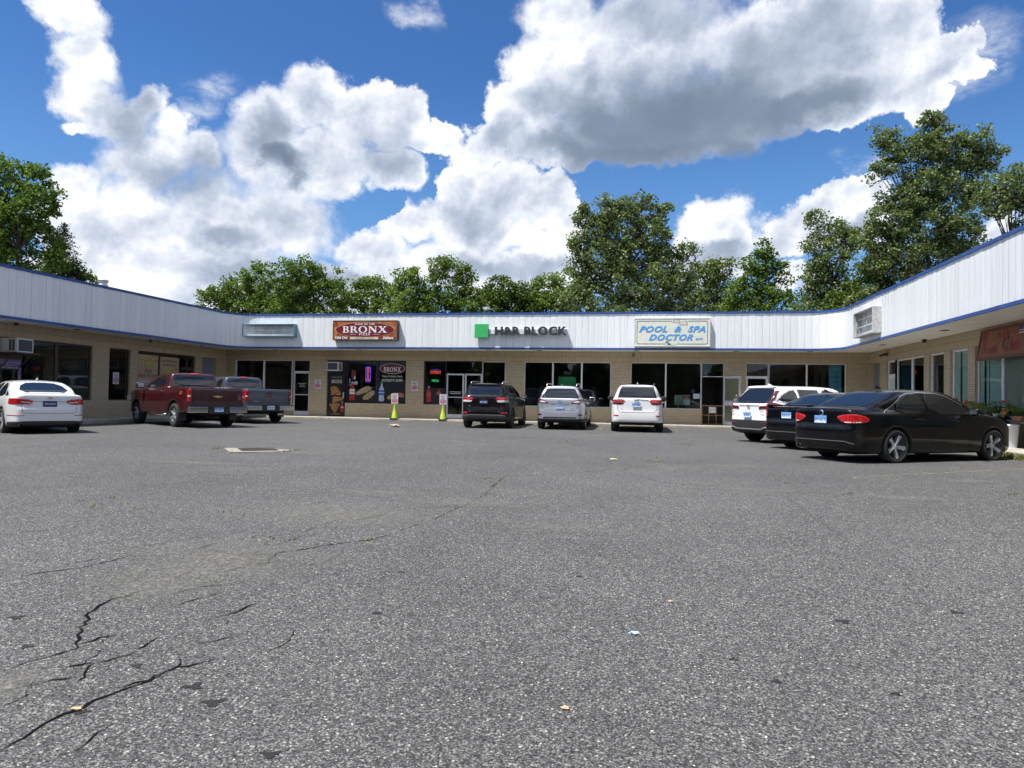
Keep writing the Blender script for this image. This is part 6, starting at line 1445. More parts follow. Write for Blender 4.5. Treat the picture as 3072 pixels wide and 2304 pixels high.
# cameras and lamps under the soffit
M_CAMW = mat('camera_white', (.55, .55, .52), .4); M_LENS = mat('camera_lens', (.01, .01, .012), .1, var=0)
def cctv(label, p, m, r_=.06):
    rt = root('security_camera', label, 'security camera', p); mb = MB(); mb.lathe([(.001, 0), (r_, 0), (r_, -.03), (.02, -.035)], seg=16); mb.build('mount', m, rt)
    b = bmesh.new(); bmesh.ops.create_uvsphere(b, u_segments=14, v_segments=8, radius=r_ * .8); me = bpy.data.meshes.new('camera_eye'); b.to_mesh(me); b.free(); me.materials.append(m)
    for f_ in me.polygons: f_.use_smooth = True
    o = bpy.data.objects.new('camera_eye', me); COL.objects.link(o); o.parent = rt; o.location = (0, 0, -.055)
    mb = MB(); mb.lathe([(0, .0), (r_ * .35, .0), (r_ * .35, .02)], seg=12, axis='y'); l = mb.build('lens', M_LENS, rt); l.location = (0, -r_ * .82, -.06)
for px, py, Y, m_, lb in ((1097, 1056, 31.6, M_CAMW, 'white dome camera under the soffit above the pizzeria window'), (1471.6, 1057, 31.6, M_CAMW, 'white dome camera under the soffit above the double doors')):
    a = onY(px, py, Y); cctv(lb, (a.x, Y, ZB + .004), m_)
a = onY(1900.8, 1066, YB - .06); mb = MB(); mb.box((-.045, -.06, -.05), (.045, .06, .05)); rt = root('security_camera', 'small square black camera on the brick above the pool shop window', 'security camera', a); mb.build('housing', C_BLACK, rt, bevel=.006); mb = MB(); mb.lathe([(0, -.062), (.018, -.062), (.018, -.055)], seg=12, axis='y'); mb.build('lens', C_WHITE, rt)
for px, py, lb in ((48, 984, 'dark dome camera under the left wing soffit near the purple door'), (452, 1024.5, 'dark dome camera under the left wing soffit above the posters')):
    a = onX(px, py, XL + .3); cctv(lb, (a.x, a.y, ZB + .004), M_DBROWN, .07)
a = onX(2773, 1022, XR - .2); cctv('black dome camera under the right wing soffit', (a.x, a.y, ZB + .004), C_BLACK, .08)
a = onX(2651, 1063, XR - .14); rt = root('flood_light', 'brown twin flood lamp on the right wing brick near the corner', 'flood light', a); mb = MB(); mb.box((0, -.06, -.05), (.14, .06, .05)); mb.build('mount', M_DBROWN, rt)
for sg in (1, -1): mb = MB(); mb.tube([(0, sg * .05, 0), (-.10, sg * .14, -.05)], [.03, .06], 12); mb.build('lamp_head', M_DBROWN, rt)
# roof vent on the left wing
a = onX(310, 837, -22.2); b_ = onX(310, 858, -22.2); r_ = .19
rt = root('roof_vent', 'round metal roof vent cap rising over the left wing fascia', 'roof vent', (a.x, a.y, 4.6)); hh = a.z - 4.6
mb = MB(); mb.lathe([(.12, 0), (.12, hh - .30), (.14, hh - .29)], seg=20); mb.build('pipe', M_SIGNGREY, rt)
mb = MB(); mb.lathe([(.16, hh - .30), (r_, hh - .28), (r_, hh - .24), (.14, hh - .22)], seg=20); mb.lathe([(.16, hh - .17), (r_, hh - .15), (r_, hh - .11), (.14, hh - .09)], seg=20); mb.lathe([(.13, hh - .30), (.13, hh - .05)], seg=20); mb.lathe([(.0, hh), (.12, hh - .01), (r_ + .02, hh - .06), (r_ + .02, hh - .08), (0, hh - .05)], seg=20); mb.build('cap', M_ALU, rt)
# pool shop doorway: open door leaf, wire gate, paper, objects behind the glass
hx = 3.45; rt = root('open_glass_door', 'aluminium glass door of the pool shop standing open against the pier', 'door', (hx, YB - .02, ZS + .03), R_(-45))
mb = MB(); fw = .085
for a, b_ in (((0, -.02, 0), (fw, .02, 2.10)), ((.90 - fw, -.02, 0), (.90, .02, 2.10)), ((fw, -.019, 0), (.90 - fw, .019, .13)), ((fw, -.019, 2.01), (.90 - fw, .019, 2.10)), ((fw, -.019, .84), (.90 - fw, .019, 1.00))): mb.box(a, b_)
mb.build('frame', M_ALU, rt, bevel=.003); mb = MB(); mb.box((fw - .002, -.004, .128), (.90 - fw + .002, .004, .842)); mb.box((fw - .002, -.004, .998), (.90 - fw + .002, .004, 2.012)); mb.build('pane', M_GLASS, rt)
mb = MB(); mb.box((.10, -.055, 1.02), (.80, -.035, 1.05)); mb.build('push_bar', M_ALU, rt); mb = MB(); mb.box((.56, -.012, 1.03), (.78, -.008, 1.15)); mb.box((.66, -.012, 1.22), (.73, -.008, 1.33)); mb.build('sticker', C_WHITE, rt)
mb = MB(); dq = .05; mb.quadv([(.18, -.006, 1.30), (.18 + dq, -.006, 1.30 + dq * 1.3), (.18 + 2 * dq, -.006, 1.30), (.18 + dq, -.006, 1.30 - dq * 1.3)]); mb.build('diamond_sticker', mat('dull_blue_sticker', (.06, .14, .22), .5), rt)
rt = root('wire_gate', 'low wire mesh gate with thin tan frame across the pool shop doorway', 'gate', (3.0, YB + .02, ZS)); M_TAN = mat('tan_gate_frame', (.42, .22, .08), .6)
mb = MB()
for i in range(17): mb.tube([(-.44 + i * .055, 0, .06), (-.44 + i * .055, 0, .84)], .004, 4)
for i in range(15): mb.tube([(-.44, 0, .06 + i * .0555), (.44, 0, .06 + i * .0555)], .004, 4)
mb.build('wire_mesh', mat('gate_wire', (.08, .07, .06), .5), rt); mb = MB()
for a, b_ in (((-.45, .03), (.45, .05)), ((-.45, .83), (.45, .86)), ((-.45, .42), (.45, .44))): mb.box((a[0], -.015, a[1]), (b_[0], .015, b_[1]))
for x in (-.45, -.17, .15, .43): mb.box((x, -.014, .05), (x + .02, .014, .86 if abs(x) > .3 else .80))
mb.build('gate_frame', M_TAN, rt)
rt, F = board('paper_notice', 'white paper notice taped to the wire gate of the pool shop', 'paper', Pb, 2.99, ZS + .53, .02); F.poly('sheet', C_WHITE, [rect(-.14, 0, .14, .26)], 0)
for i, s_ in enumerate(('WE ARE OPEN', 'PLEASE KNOCK')): F.text(s_, C_CHAR, 0, .17 - i * .08, .032, 1)
rt, F = board('paper_notice', 'pale paper sheet on the pool shop window near the doorway', 'paper', Pb, onY(2089.5, 1188, YB).x, onY(2089, 1196, YB).z, -.095); F.poly('sheet', mat('pale_aqua_paper', (.42, .52, .54), .5), [rect(-.14, 0, .14, .22)], 0)
rt, F = board('diamond_sticker', 'dark blue diamond outline sticker above the pale paper sheet', 'sticker', Pb, onY(2079, 1173, YB).x, onY(2079, 1173, YB).z, -.095); F.poly('diamond', mat('dull_blue_sticker', (1, 1, 1)), [[(-.09, 0), (0, .08), (.09, 0), (0, -.08)], [(-.07, 0), (0, .062), (.07, 0), (0, -.062)]], 0)
def rack_sign(label, x, rz, m, txt):
    rt = root('parking_sign', label, 'sign', (x, YB + .55, SILL - .1), rz); F = None
    me = poly_mesh([rr(-.19, 0, .19, .45, .03)], .003); me.transform(Matrix.Rotation(math.pi / 2, 4, 'X')); me.materials.clear(); me.materials.append(m); o = bpy.data.objects.new('plate', me); COL.objects.link(o); o.parent = rt; o.location = (0, 0, .28)
    mb = MB(); mb.tube([(0, .02, -.55), (0, .02, .5)], .015, 6); mb.build('post', M_SIGNGREY, rt)
    if txt:
        for s_, z_, m2 in ((txt[0], .64, C_WHITE), (txt[1], .56, C_WHITE)):
            me = font_mesh(s_, .09, .002); me.transform(Matrix.Rotation(math.pi / 2, 4, 'X')); me.materials.clear(); me.materials.append(m2); o = bpy.data.objects.new('lettering', me); COL.objects.link(o); o.parent = rt; o.location = (0, -.012, z_)
        mb = MB(); mb.box((-.18, -.006, .52), (.18, -.004, .71)); mb.build('red_field', C_RED, rt)
a = onY(2036, 1210, YB + .4); rack_sign('blank grey-green sign plate leaning behind the pool shop window', a.x, .1, mat('sign_back', (.25, .30, .27), .5), None)
a = onY(2053, 1210, YB + .5); rack_sign('NO PARKING sign partly behind the blank sign plate in the pool shop window', a.x + .08, -.5, C_WHITE, ('NO', 'PARKING'))
# green board and open board behind the middle shop's glass
a, b_ = onY(1674.7, 1129.6, YB + .3), onY(1728, 1129.6, YB + .3); mb = MB(); mb.box((-(b_.x - a.x) / 2, 0, -1.1), ((b_.x - a.x) / 2, .02, 0)); rt = root('display_board', 'plain green display board behind the middle window over the silver crossover', 'display board', ((a.x + b_.x) / 2, YB + .3, a.z)); mb.build('board', mat('green_board', (.03, .26, .10), .5), rt)
a, b_ = onY(1690, 1115, YB + .25), onY(1714, 1124, YB + .25); rt, F = board('open_plaque', 'small dark OPEN plaque hanging above the green board', 'sign', Pb, (a.x + b_.x) / 2, (a.z + b_.z) / 2, -.25); F.poly('plate', mat('plaque_grey', (.04, .045, .05), .5), [rect(-.19, -.075, .19, .075)], -1); F.text('OPEN', mat('plaque_letters', (.14, .15, .16), .5), 0, 0, .12, 0)
# light blue banner
rt, F = board('window_banner', 'tall light blue banner with faint white script hanging in the right rear window', 'banner', Pb, onY(2507, 1200, YB).x, .92, -.14); F.poly('sheet', mat('light_blue_banner', (.055, .24, .40), .6, var=.12, vscale=3), [rect(-.25, 0, .25, 1.88)], 0)
C_PB = mat('pale_blue_script', (.22, .42, .55), .6)
for i, s_ in enumerate(('Quiet', 'Luxury', 'in your', 'own', 'backyard')): F.text(s_, C_PB, 0, 1.72 - i * .22, .15, 1, shear=.3)
F.poly('ring', mat('dark_blue_ring', (.01, .06, .16), .5), [ell(0, .36, .20, .17), ell(0, .36, .185, .155)], 1)
# a second small neon in the right wing
a = onX(2743, 1118, XR + .15); rt = root('neon_sign', 'dim red neon sign in the right wing window beside the brick pier', 'neon sign', a); F = Face(a, (0, -1, 0), rt); o = neon_text(F, 'OPEN', mat('dim_red_neon', (.45, .03, .05), .5, emit=.25), 0, 0, .20)

# ------------------------------------------------------------------ trees
def leaf_mat(name, lo, hi, under, transl=.35):
    m = bpy.data.materials.new(name); m.use_nodes = True; t = NT(m.node_tree); m.node_tree.nodes.clear(); MATS[name] = m
    out = t.node('ShaderNodeOutputMaterial'); at = t.node('ShaderNodeAttribute', attribute_name='tone'); g = t.node('ShaderNodeNewGeometry')
    c = t.ramp(at.outputs['Fac'], [(0, lo), (.6, [(a + b) / 2 for a, b in zip(lo, hi)]), (1, hi)]); c = t.mix(g.outputs['Backfacing'], c, (under[0], under[1], under[2], 1))
    d = t.node('ShaderNodeBsdfPrincipled'); c = t.vmath('SCALE', c, sc=1.13); t.l.new(c, d.inputs['Base Color']); d.inputs['Roughness'].default_value = .6; d.inputs['Specular IOR Level'].default_value = .12
    tr = t.node('ShaderNodeBsdfTranslucent'); t.l.new(t.mix(.5, c, (.10, .20, .02, 1)), tr.inputs[0]); mx = t.node('ShaderNodeMixShader'); mx.inputs[0].default_value = transl
    t.l.new(d.outputs[0], mx.inputs[1]); t.l.new(tr.outputs[0], mx.inputs[2]); t.l.new(mx.outputs[0], out.inputs[0]); return m
L_MAPLE = leaf_mat('maple_leaf', (0.046, 0.088, 0.012), (0.185, 0.27, 0.036), (0.12, 0.18, 0.045)); L_LIGHT = leaf_mat('light_leaf', (0.062, 0.115, 0.016), (0.23, 0.32, 0.05), (0.15, 0.21, 0.055))
L_POP = leaf_mat('poplar_leaf', (0.036, 0.066, 0.013), (0.15, 0.205, 0.042), (0.24, 0.27, 0.14), .25); L_DARK = leaf_mat('dark_leaf', (0.03, 0.058, 0.01), (0.105, 0.16, 0.026), (0.08, 0.12, 0.03), .2); L_SPR = leaf_mat('spruce_needle', (.008, .018, .012), (.02, .04, .02), (.015, .03, .015), .05)
M_BARK = mat('bark', (.075, .060, .048), .9, var=.4, vscale=5, bumpv=.5, bscale=12)
def leaf_mesh(name, P, size, m, parent, rng, up=.35, aspect=.75):
    """P: leaf centres; each leaf is a small bent rhomb of its own"""
    n = len(P); N = rng.normal(size=(n, 3)); N[:, 2] = np.abs(N[:, 2]) * .8 + up; N /= np.linalg.norm(N, axis=1)[:, None]
    flip = rng.random(n) < .22; A = np.cross(N, rng.normal(size=(n, 3))); A /= np.linalg.norm(A, axis=1)[:, None]; B = np.cross(N, A)
    s = (size * (.6 + .8 * rng.random(n)))[:, None]
    V = np.stack([P + A * s * .5, P + B * s * .5 * aspect + N * s * .08, P - A * s * .5, P - B * s * .5 * aspect + N * s * .08], 1)
    V[flip] = V[flip][:, ::-1]
    me = bpy.data.meshes.new(name); me.vertices.add(4 * n); me.vertices.foreach_set('co', V.reshape(-1)); me.loops.add(4 * n); me.loops.foreach_set('vertex_index', np.arange(4 * n, dtype=np.int32))
    me.polygons.add(n); me.polygons.foreach_set('loop_start', np.arange(0, 4 * n, 4, dtype=np.int32)); me.polygons.foreach_set('loop_total', np.full(n, 4, dtype=np.int32))
    me.materials.append(m); at = me.attributes.new('tone', 'FLOAT', 'FACE'); return me, at, n
GT = 'trees beyond the rear wing'
def tree(name, label, cat, px, py_base_depth, lobes, leafm, size, seed, dens=1.0, group=None, clump=.55, trunk_x=None, thick=.75, limb=.10):
    """lobes: (x, y, rx, ry) on the 2212 px wide view, at `depth` metres down the view axis"""
    if group == GT or name == 'tree' and px > 1800:
        x0, x1 = min(l[0] - l[2] for l in lobes), max(l[0] + l[2] for l in lobes); yb = 668; nn = max(2, int((x1 - x0) / 60))
        lobes = lobes + [(x0 + (x1 - x0) * (i + .5) / nn, yb + 14 * math.sin(i * 2.1 + seed), (x1 - x0) / nn * .75, 38) for i in range(nn)]
    rng = np.random.default_rng(seed); depth = py_base_depth; ax = Vector((-math.sin(CAM_YAW), math.cos(CAM_YAW), 0))
    def wp(x, y, dz=0):
        d = ray(x * D, y * D); k = (depth + dz) / d.dot(ax); p = d * k; p.z += CAM_Z; return p
    pm = depth / CAM_F * D
    tx = trunk_x if trunk_x is not None else px; base = wp(tx, 800); base.z = 0
    rt = root(name, label, cat, base, 0, group)
    pts = []; tones = []; centers = []
    right = Vector((math.cos(CAM_YAW), math.sin(CAM_YAW), 0))
    for (x, y, rx, ry) in lobes:
        rx, ry = rx * pm, ry * pm; rz = (rx + ry) / 2 * thick; off = rng.uniform(-.4, .4) * rz; c = wp(x, y, off); centers.append((c, rx, ry))
        area = rx * ry + rx * rz + ry * rz; nc = max(6, int(area * 3.4 / (clump * clump) * .75 * dens))
        u = rng.normal(size=(nc, 3)); u /= np.linalg.norm(u, axis=1)[:, None]; r = (.35 + .65 * rng.random(nc) ** .45)[:, None]
        r *= (1 + .22 * np.sin(u[:, :1] * 7 + seed) * np.cos(u[:, 2:] * 6 + x)); loc = u * r
        cc = np.array(c)[None] + loc[:, :1] * rx * np.array(right)[None] + loc[:, 1:2] * rz * np.array(ax)[None] + loc[:, 2:] * ry * np.array([[0, 0, 1]])
        per = max(8, int(46 * (clump / .55) ** 2 * (.17 / size) ** 1.6)); k = rng.integers(int(per * .5), int(per * 1.5) + 1, nc)
        idx = np.repeat(np.arange(nc), k); g = rng.normal(size=(len(idx), 3)); g /= np.linalg.norm(g, axis=1)[:, None]; g = g * (rng.random(len(idx)) ** .45)[:, None] * clump * np.array([.85, .85, .62]) * (.6 + .8 * rng.random(nc))[idx][:, None]
        P = cc[idx] + g; pts.append(P); ct = rng.random(nc); tones.append(np.clip(ct[idx] * .6 + rng.random(len(idx)) * .4, 0, 1))
    P = np.concatenate(pts) - np.array(base)[None]; T = np.concatenate(tones); keep = P[:, 2] > .8; P, T = P[keep], T[keep]
    me, at, n = leaf_mesh('crown', P, size, leafm, rt, rng); at.data.foreach_set('value', T.astype(np.float32)); me.update(calc_edges=True)
    o = bpy.data.objects.new('crown', me); COL.objects.link(o); o.parent = rt
    mb = MB(); top = max(c.z for c, _, _ in centers); H = top * .8; tr = max(.08, .012 * top + .03)
    tp = [Vector((math.sin(i * 1.3 + seed) * .10 * i, math.cos(i * 1.7 + seed) * .10 * i, H * i / 6)) for i in range(7)]
    cen = sum((c for c, _, _ in centers), Vector()) / len(centers) - base
    tp = [p + Vector((cen.x, cen.y, 0)) * (i / 6) ** 1.5 * .8 for i, p in enumerate(tp)]
    mb.tube([tuple(p) for p in tp], [tr * (1 - .13 * i) for i in range(7)], 10)
    for c, rx, ry in centers:
        e = c - base; zz = max(.18, min(.85, (e.z - ry * .9) / max(H, .1))); k = zz * 6; i = min(5, int(k)); s0 = tp[i].lerp(tp[i + 1], k - i)
        for j in range(4):
            e2 = e + Vector((rng.uniform(-.7, .7) * rx, rng.uniform(-.5, .5) * rx, rng.uniform(-.2, .85) * ry)); m1 = s0.lerp(e2, .5) + Vector((rng.uniform(-.2, .2), rng.uniform(-.2, .2), -.1))
            mb.tube([tuple(s0), tuple(m1), tuple(e2)], [tr * .20, tr * .11, tr * .03], 5)
    mb.build('trunk', M_BARK, rt); return rt
tree('tree', 'tall dense tree rising over the left wing at the left edge', 'tree', 30, 43, [(20, 385, 50, 45), (75, 395, 30, 45), (105, 430, 26, 40), (60, 460, 62, 52), (10, 480, 50, 60), (85, 515, 52, 45), (30, 560, 60, 40), (110, 560, 40, 30), (-40, 430, 50, 70), (-30, 540, 60, 60)], L_MAPLE, .20, 1, 1.25)
tree('small_tree', 'small leafy tree top showing over the left wing fascia beside the conifer', 'tree', 175, 46, [(140, 580, 30, 18), (172, 588, 26, 20), (193, 598, 16, 14), (100, 588, 30, 18)], L_LIGHT, .18, 2, 1.2)
# conifer with drooping boughs
def conifer(label, x, ytop, depth, seed):
    rng = np.random.default_rng(seed); ax = Vector((-math.sin(CAM_YAW), math.cos(CAM_YAW), 0)); d = ray(x * D, ytop * D); k = depth / d.dot(ax); p = d * k; top = p.z + CAM_Z; base = Vector((p.x, p.y, 0))
    rt = root('conifer', label, 'tree', base); mb = MB(); mb.tube([(0, 0, 0), (0, 0, top)], [.22, .02], 8); P = []; z = top - .15; n = 0
    while z > 2.2:
        R0 = (top - z) * .42 + .12
        for j in range(6):
            a = rng.uniform(0, 6.28); L = R0 * rng.uniform(.75, 1.15); tip = Vector((math.cos(a) * L, math.sin(a) * L, z - L * .22)); mid = tip * .5; mid.z = z + .02; mb.tube([(0, 0, z), tuple(mid), tuple(tip)], [.03, .02, .008], 4)
            m_ = int(46 * L + 16); t_ = rng.random(m_) ** .8; q = np.array([[0, 0, z]]) * (1 - t_)[:, None] ** 2 + 2 * np.array(mid)[None] * (t_ * (1 - t_))[:, None] + np.array(tip)[None] * (t_ ** 2)[:, None]
            w = rng.normal(size=(m_, 3)) * np.array([.10, .10, .05]) * (1 + L * .3); w[:, 2] -= np.abs(rng.normal(size=m_)) * .12; P.append(q + w)
        z -= .30
    me, at, n = leaf_mesh('crown', np.concatenate(P), .15, L_SPR, rt, rng, aspect=.35); at.data.foreach_set('value', rng.random(n).astype(np.float32)); me.update(calc_edges=True); o = bpy.data.objects.new('crown', me); COL.objects.link(o); o.parent = rt; mb.build('trunk', M_BARK, rt)
conifer('dark conifer with drooping boughs between the tall left tree and the small tree', 138, 480, 45, 3)
tree('tree', 'broad bushy tree behind the empty blue-framed sign box', 'tree', 560, 52, [(470, 640, 30, 22), (515, 622, 36, 32), (560, 600, 34, 34), (600, 640, 60, 34), (545, 650, 60, 25)], L_MAPLE, .17, 11, 1.3, GT)
tree('tree', 'round-topped tree with upright twigs behind the gap between the blue box and the pizza sign', 'tree', 650, 50, [(620, 588, 34, 26), (665, 590, 34, 30), (640, 625, 50, 40), (690, 620, 34, 36), (735, 600, 10, 26), (722, 640, 26, 34)], L_MAPLE, .17, 12, 1.3, GT)
tree('tree', 'pale green low tree right behind the pizza sign', 'tree', 800, 54, [(775, 625, 24, 24), (810, 620, 32, 24), (790, 650, 60, 22), (840, 640, 26, 30)], L_LIGHT, .17, 13, 1.2, GT)
tree('tree', 'bright green rounded tree between the pizza sign and the green square', 'tree', 890, 50, [(870, 606, 26, 32), (900, 602, 26, 30), (885, 640, 42, 34)], L_LIGHT, .17, 14, 1.25, GT)
tree('tree', 'spiky topped tree behind the green square sign', 'tree', 970, 50, [(958, 570, 12, 24), (940, 590, 20, 28), (975, 592, 28, 32), (1010, 598, 22, 26), (975, 635, 56, 36)], L_MAPLE, .17, 15, 1.25, GT)
tree('tree', 'darker low tree behind the raised letters', 'tree', 1085, 53, [(1080, 620, 34, 22), (1055, 640, 26, 22), (1120, 635, 30, 24), (1090, 650, 50, 20)], L_DARK, .17, 16, 1.3, GT)
tree('tree', 'pale bushy tree left of the tall poplar', 'tree', 1190, 54, [(1180, 620, 32, 30), (1215, 610, 28, 34), (1190, 650, 60, 22), (1150, 645, 24, 20)], L_LIGHT, .17, 17, 1.25, GT)
tree('poplar', 'tall dark poplar with silvery leaves behind the cream sign', 'tree', 1350, 44, [(1262, 470, 22, 26), (1310, 455, 26, 30), (1350, 450, 26, 28), (1395, 448, 26, 28), (1440, 460, 18, 24), (1290, 500, 40, 36), (1345, 495, 44, 40), (1405, 500, 42, 38), (1250, 545, 30, 36), (1300, 560, 50, 40), (1370, 560, 54, 44), (1430, 560, 40, 40), (1480, 545, 26, 20), (1265, 610, 44, 40), (1340, 620, 60, 44), (1420, 615, 56, 44), (1470, 600, 30, 40)], L_POP, .165, 18, 1.7, GT)
tree('tree', 'medium tree behind the pier right of the cream sign', 'tree', 1540, 48, [(1530, 590, 30, 34), (1555, 575, 22, 26), (1510, 620, 30, 34), (1560, 630, 40, 34)], L_POP, .16, 19, 1.5, GT)
tree('tree', 'tree with a pointed top above the open glass door', 'tree', 1640, 46, [(1655, 540, 24, 26), (1640, 570, 36, 28), (1675, 580, 30, 22), (1690, 600, 22, 16), (1635, 610, 40, 30), (1660, 640, 50, 26), (1600, 640, 34, 26)], L_MAPLE, .18, 20, 1.15, GT)
tree('tree', 'slender tree left of the big tree over the right wing', 'tree', 1790, 44, [(1765, 475, 24, 22), (1800, 500, 36, 26), (1770, 530, 32, 26), (1800, 560, 42, 30), (1765, 590, 34, 34), (1800, 625, 60, 36), (1755, 640, 34, 24), (1845, 520, 26, 34)], L_POP, .16, 21, 1.5, GT)
tree('tree', 'shrubby low tree above the corner where the rear wing meets the right wing', 'tree', 1880, 42, [(1870, 610, 46, 40), (1920, 590, 44, 40), (1840, 640, 40, 26)], L_DARK, .17, 22, 1.2, GT)
tree('tree', 'tallest tree, spreading high over the right wing', 'tree', 2010, 40, [(1905, 295, 28, 22), (1925, 330, 34, 26), (1900, 370, 26, 20), (2015, 265, 34, 26), (2040, 300, 50, 34), (1990, 330, 50, 38), (2060, 350, 50, 40), (2120, 305, 34, 26), (2140, 345, 30, 30), (2010, 400, 62, 46), (2080, 420, 50, 46), (1950, 430, 50, 36), (1930, 480, 54, 40), (2010, 490, 62, 50), (2080, 500, 46, 46), (1900, 520, 50, 34), (1960, 560, 60, 46), (2030, 560, 60, 50), (1900, 570, 44, 30)], L_POP, .16, 23, 1.7)
tree('tree', 'tree reaching in from the right edge above the right wing', 'tree', 2230, 34, [(2140, 430, 26, 18), (2175, 400, 32, 22), (2210, 420, 40, 40), (2195, 375, 22, 14), (2160, 455, 24, 14), (2215, 490, 30, 16), (2260, 400, 50, 50)], L_POP, .16, 24, 2.3)
# woodland behind the viewer, seen only as reflections in glass and car paint
rng = np.random.default_rng(77); n = 42000; a = rng.uniform(-1.15, 1.15, n) + math.pi * 1.5; R0 = rng.uniform(46, 58, n)
hgt = 9 + 3.2 * np.sin(a * 19) + 2.2 * np.sin(a * 47 + 1); P = np.stack([np.cos(a) * R0, np.sin(a) * R0 + 10, (rng.random(n) ** .8) * hgt], 1)
me, at, _ = leaf_mesh('woodland', P, 1.25, L_DARK, None, rng); at.data.foreach_set('value', rng.random(n).astype(np.float32)); me.update(calc_edges=True)
o = bpy.data.objects.new('woodland', me); COL.objects.link(o); tag(o, 'belt of dark woodland across the road', 'woodland', kind='stuff')
# ------------------------------------------------------------------ cracks, stains, weeds and litter on the lot
rnd = random.Random(4); M_CRACK = mat('crack_dark', (.010, .010, .010), 1.0, spec=.0, var=.3)
def crack_strip(mb, pts, w0, seed):
    D0 = (gp(*pts[-1]) - gp(*pts[0])); D0.z = 0; D0.normalize()
    r_ = random.Random(seed); P = [gp(x, y) for x, y in pts]; fine = []
    for a, b_ in zip(P, P[1:]):
        n = max(2, int((b_ - a).length / .045)); d = (b_ - a).normalized(); nn = Vector((-d.y, d.x, 0))
        for i in range(n): fine.append(a.lerp(b_, i / n) + nn * r_.gauss(0, .009))
    fine.append(P[-1]); prev = None; N = len(fine)
    for i, p in enumerate(fine):
        q0, q1 = fine[max(0, i - 1)], fine[min(N - 1, i + 1)]; d = (q1 - q0); d.z = 0; d.normalize(); nn = Vector((-d.y, d.x, 0)); w = w0 * .62 * (.3 + r_.random() ** 1.3 * 1.2) * min(1, .25 + 4 * min(i, N - 1 - i) / N)
        w *= (.6 + 1.4 * abs(D0.x))
        if r_.random() < .04: w *= .15
        z = gz(p.x, p.y) + .004; row = [(p.x + nn.x * w, p.y + nn.y * w, z), (p.x - nn.x * w * .6, p.y - nn.y * w * .6, z)]
        if prev: mb.quadv([prev[0], row[0], row[1], prev[1]], raw=True)
        prev = row
    return fine
CR = [([(0, 2015), (90, 1985), (180, 1962), (228, 1945), (245, 1890), (270, 1840), (305, 1812), (400, 1780), (470, 1760), (515, 1740)], .020),
      ([(90, 2010), (200, 2000), (290, 1988), (390, 1965), (430, 1940), (470, 1915)], .012), ([(245, 2045), (262, 2010), (275, 1995)], .010),
      ([(230, 1940), (300, 1915), (350, 1905)], .012), ([(0, 2255), (70, 2215), (160, 2160), (240, 2130), (285, 2100), (370, 2070), (450, 2045), (530, 2005), (600, 1990), (660, 1975)], .016),
      ([(260, 2085), (370, 2058), (440, 2040), (520, 2012), (545, 1990), (535, 1975)], .012), ([(180, 2270), (250, 2235), (300, 2200), (340, 2170)], .012),
      ([(640, 1857), (700, 1840), (760, 1815), (800, 1800)], .014), ([(670, 1860), (678, 1873)], .008), ([(655, 1725), (690, 1712), (760, 1700), (800, 1690), (830, 1660), (900, 1650), (960, 1640), (1040, 1628), (1120, 1620), (1180, 1600)], .014),
      ([(560, 1650), (610, 1642), (650, 1630)], .016), ([(190, 1698), (240, 1685), (300, 1675)], .010), ([(930, 1510), (980, 1505), (960, 1508)], .010), ([(1050, 1562), (1120, 1552), (1160, 1540)], .010),
      ([(1290, 1565), (1320, 1550), (1380, 1522), (1400, 1515)], .014), ([(900, 1600), (960, 1580), (985, 1570)], .008), ([(680, 1570), (720, 1555), (760, 1545)], .008), ([(520, 1820), (600, 1795), (680, 1775)], .010),
      ([(800, 1960), (860, 1930), (890, 1880)], .010), ([(0, 1605), (80, 1595), (160, 1590)], .008), ([(1540, 1497), (1600, 1492), (1650, 1491)], .006), ([(500, 1790), (560, 1770), (640, 1758), (690, 1755)], .008), ([(400, 1345), (470, 1340), (560, 1330)], .010), ([(820, 1330), (900, 1322)], .010),
      ([(1400, 1515), (1460, 1480), (1485, 1455), (1510, 1430), (1530, 1420)], .012), ([(0, 2080), (120, 2050), (230, 2030)], .008), ([(0, 1745), (120, 1720), (260, 1700), (380, 1672), (480, 1668), (520, 1660)], .008), ([(300, 1665), (420, 1640), (560, 1620), (640, 1600)], .006), ([(1180, 1600), (1240, 1578), (1290, 1565)], .008), ([(1400, 1515), (1330, 1520), (1280, 1524), (1230, 1526)], .006), ([(700, 1685), (820, 1640), (900, 1610), (990, 1590), (1060, 1560)], .006), ([(1500, 1430), (1600, 1427), (1720, 1418), (1850, 1412)], .005), ([(1850, 1412), (1990, 1448), (2150, 1462), (2330, 1470)], .005), ([(2330, 1470), (2450, 1560), (2600, 1660)], .005), ([(0, 2120), (60, 2100), (110, 2040)], .010), ([(330, 1900), (300, 1960), (240, 2000)], .006), ([(560, 1945), (640, 1925), (720, 1905)], .006)]
mb = MB(); weeds_at = []
for i, (pts, w) in enumerate(CR):
    f_ = crack_strip(mb, pts, w, i)
    if i in (9, 14, 24, 2, 8, 3): weeds_at += [q for q in f_ if rnd.random() < .05]
o = mb.build('crack', M_CRACK, lot, norm=False)
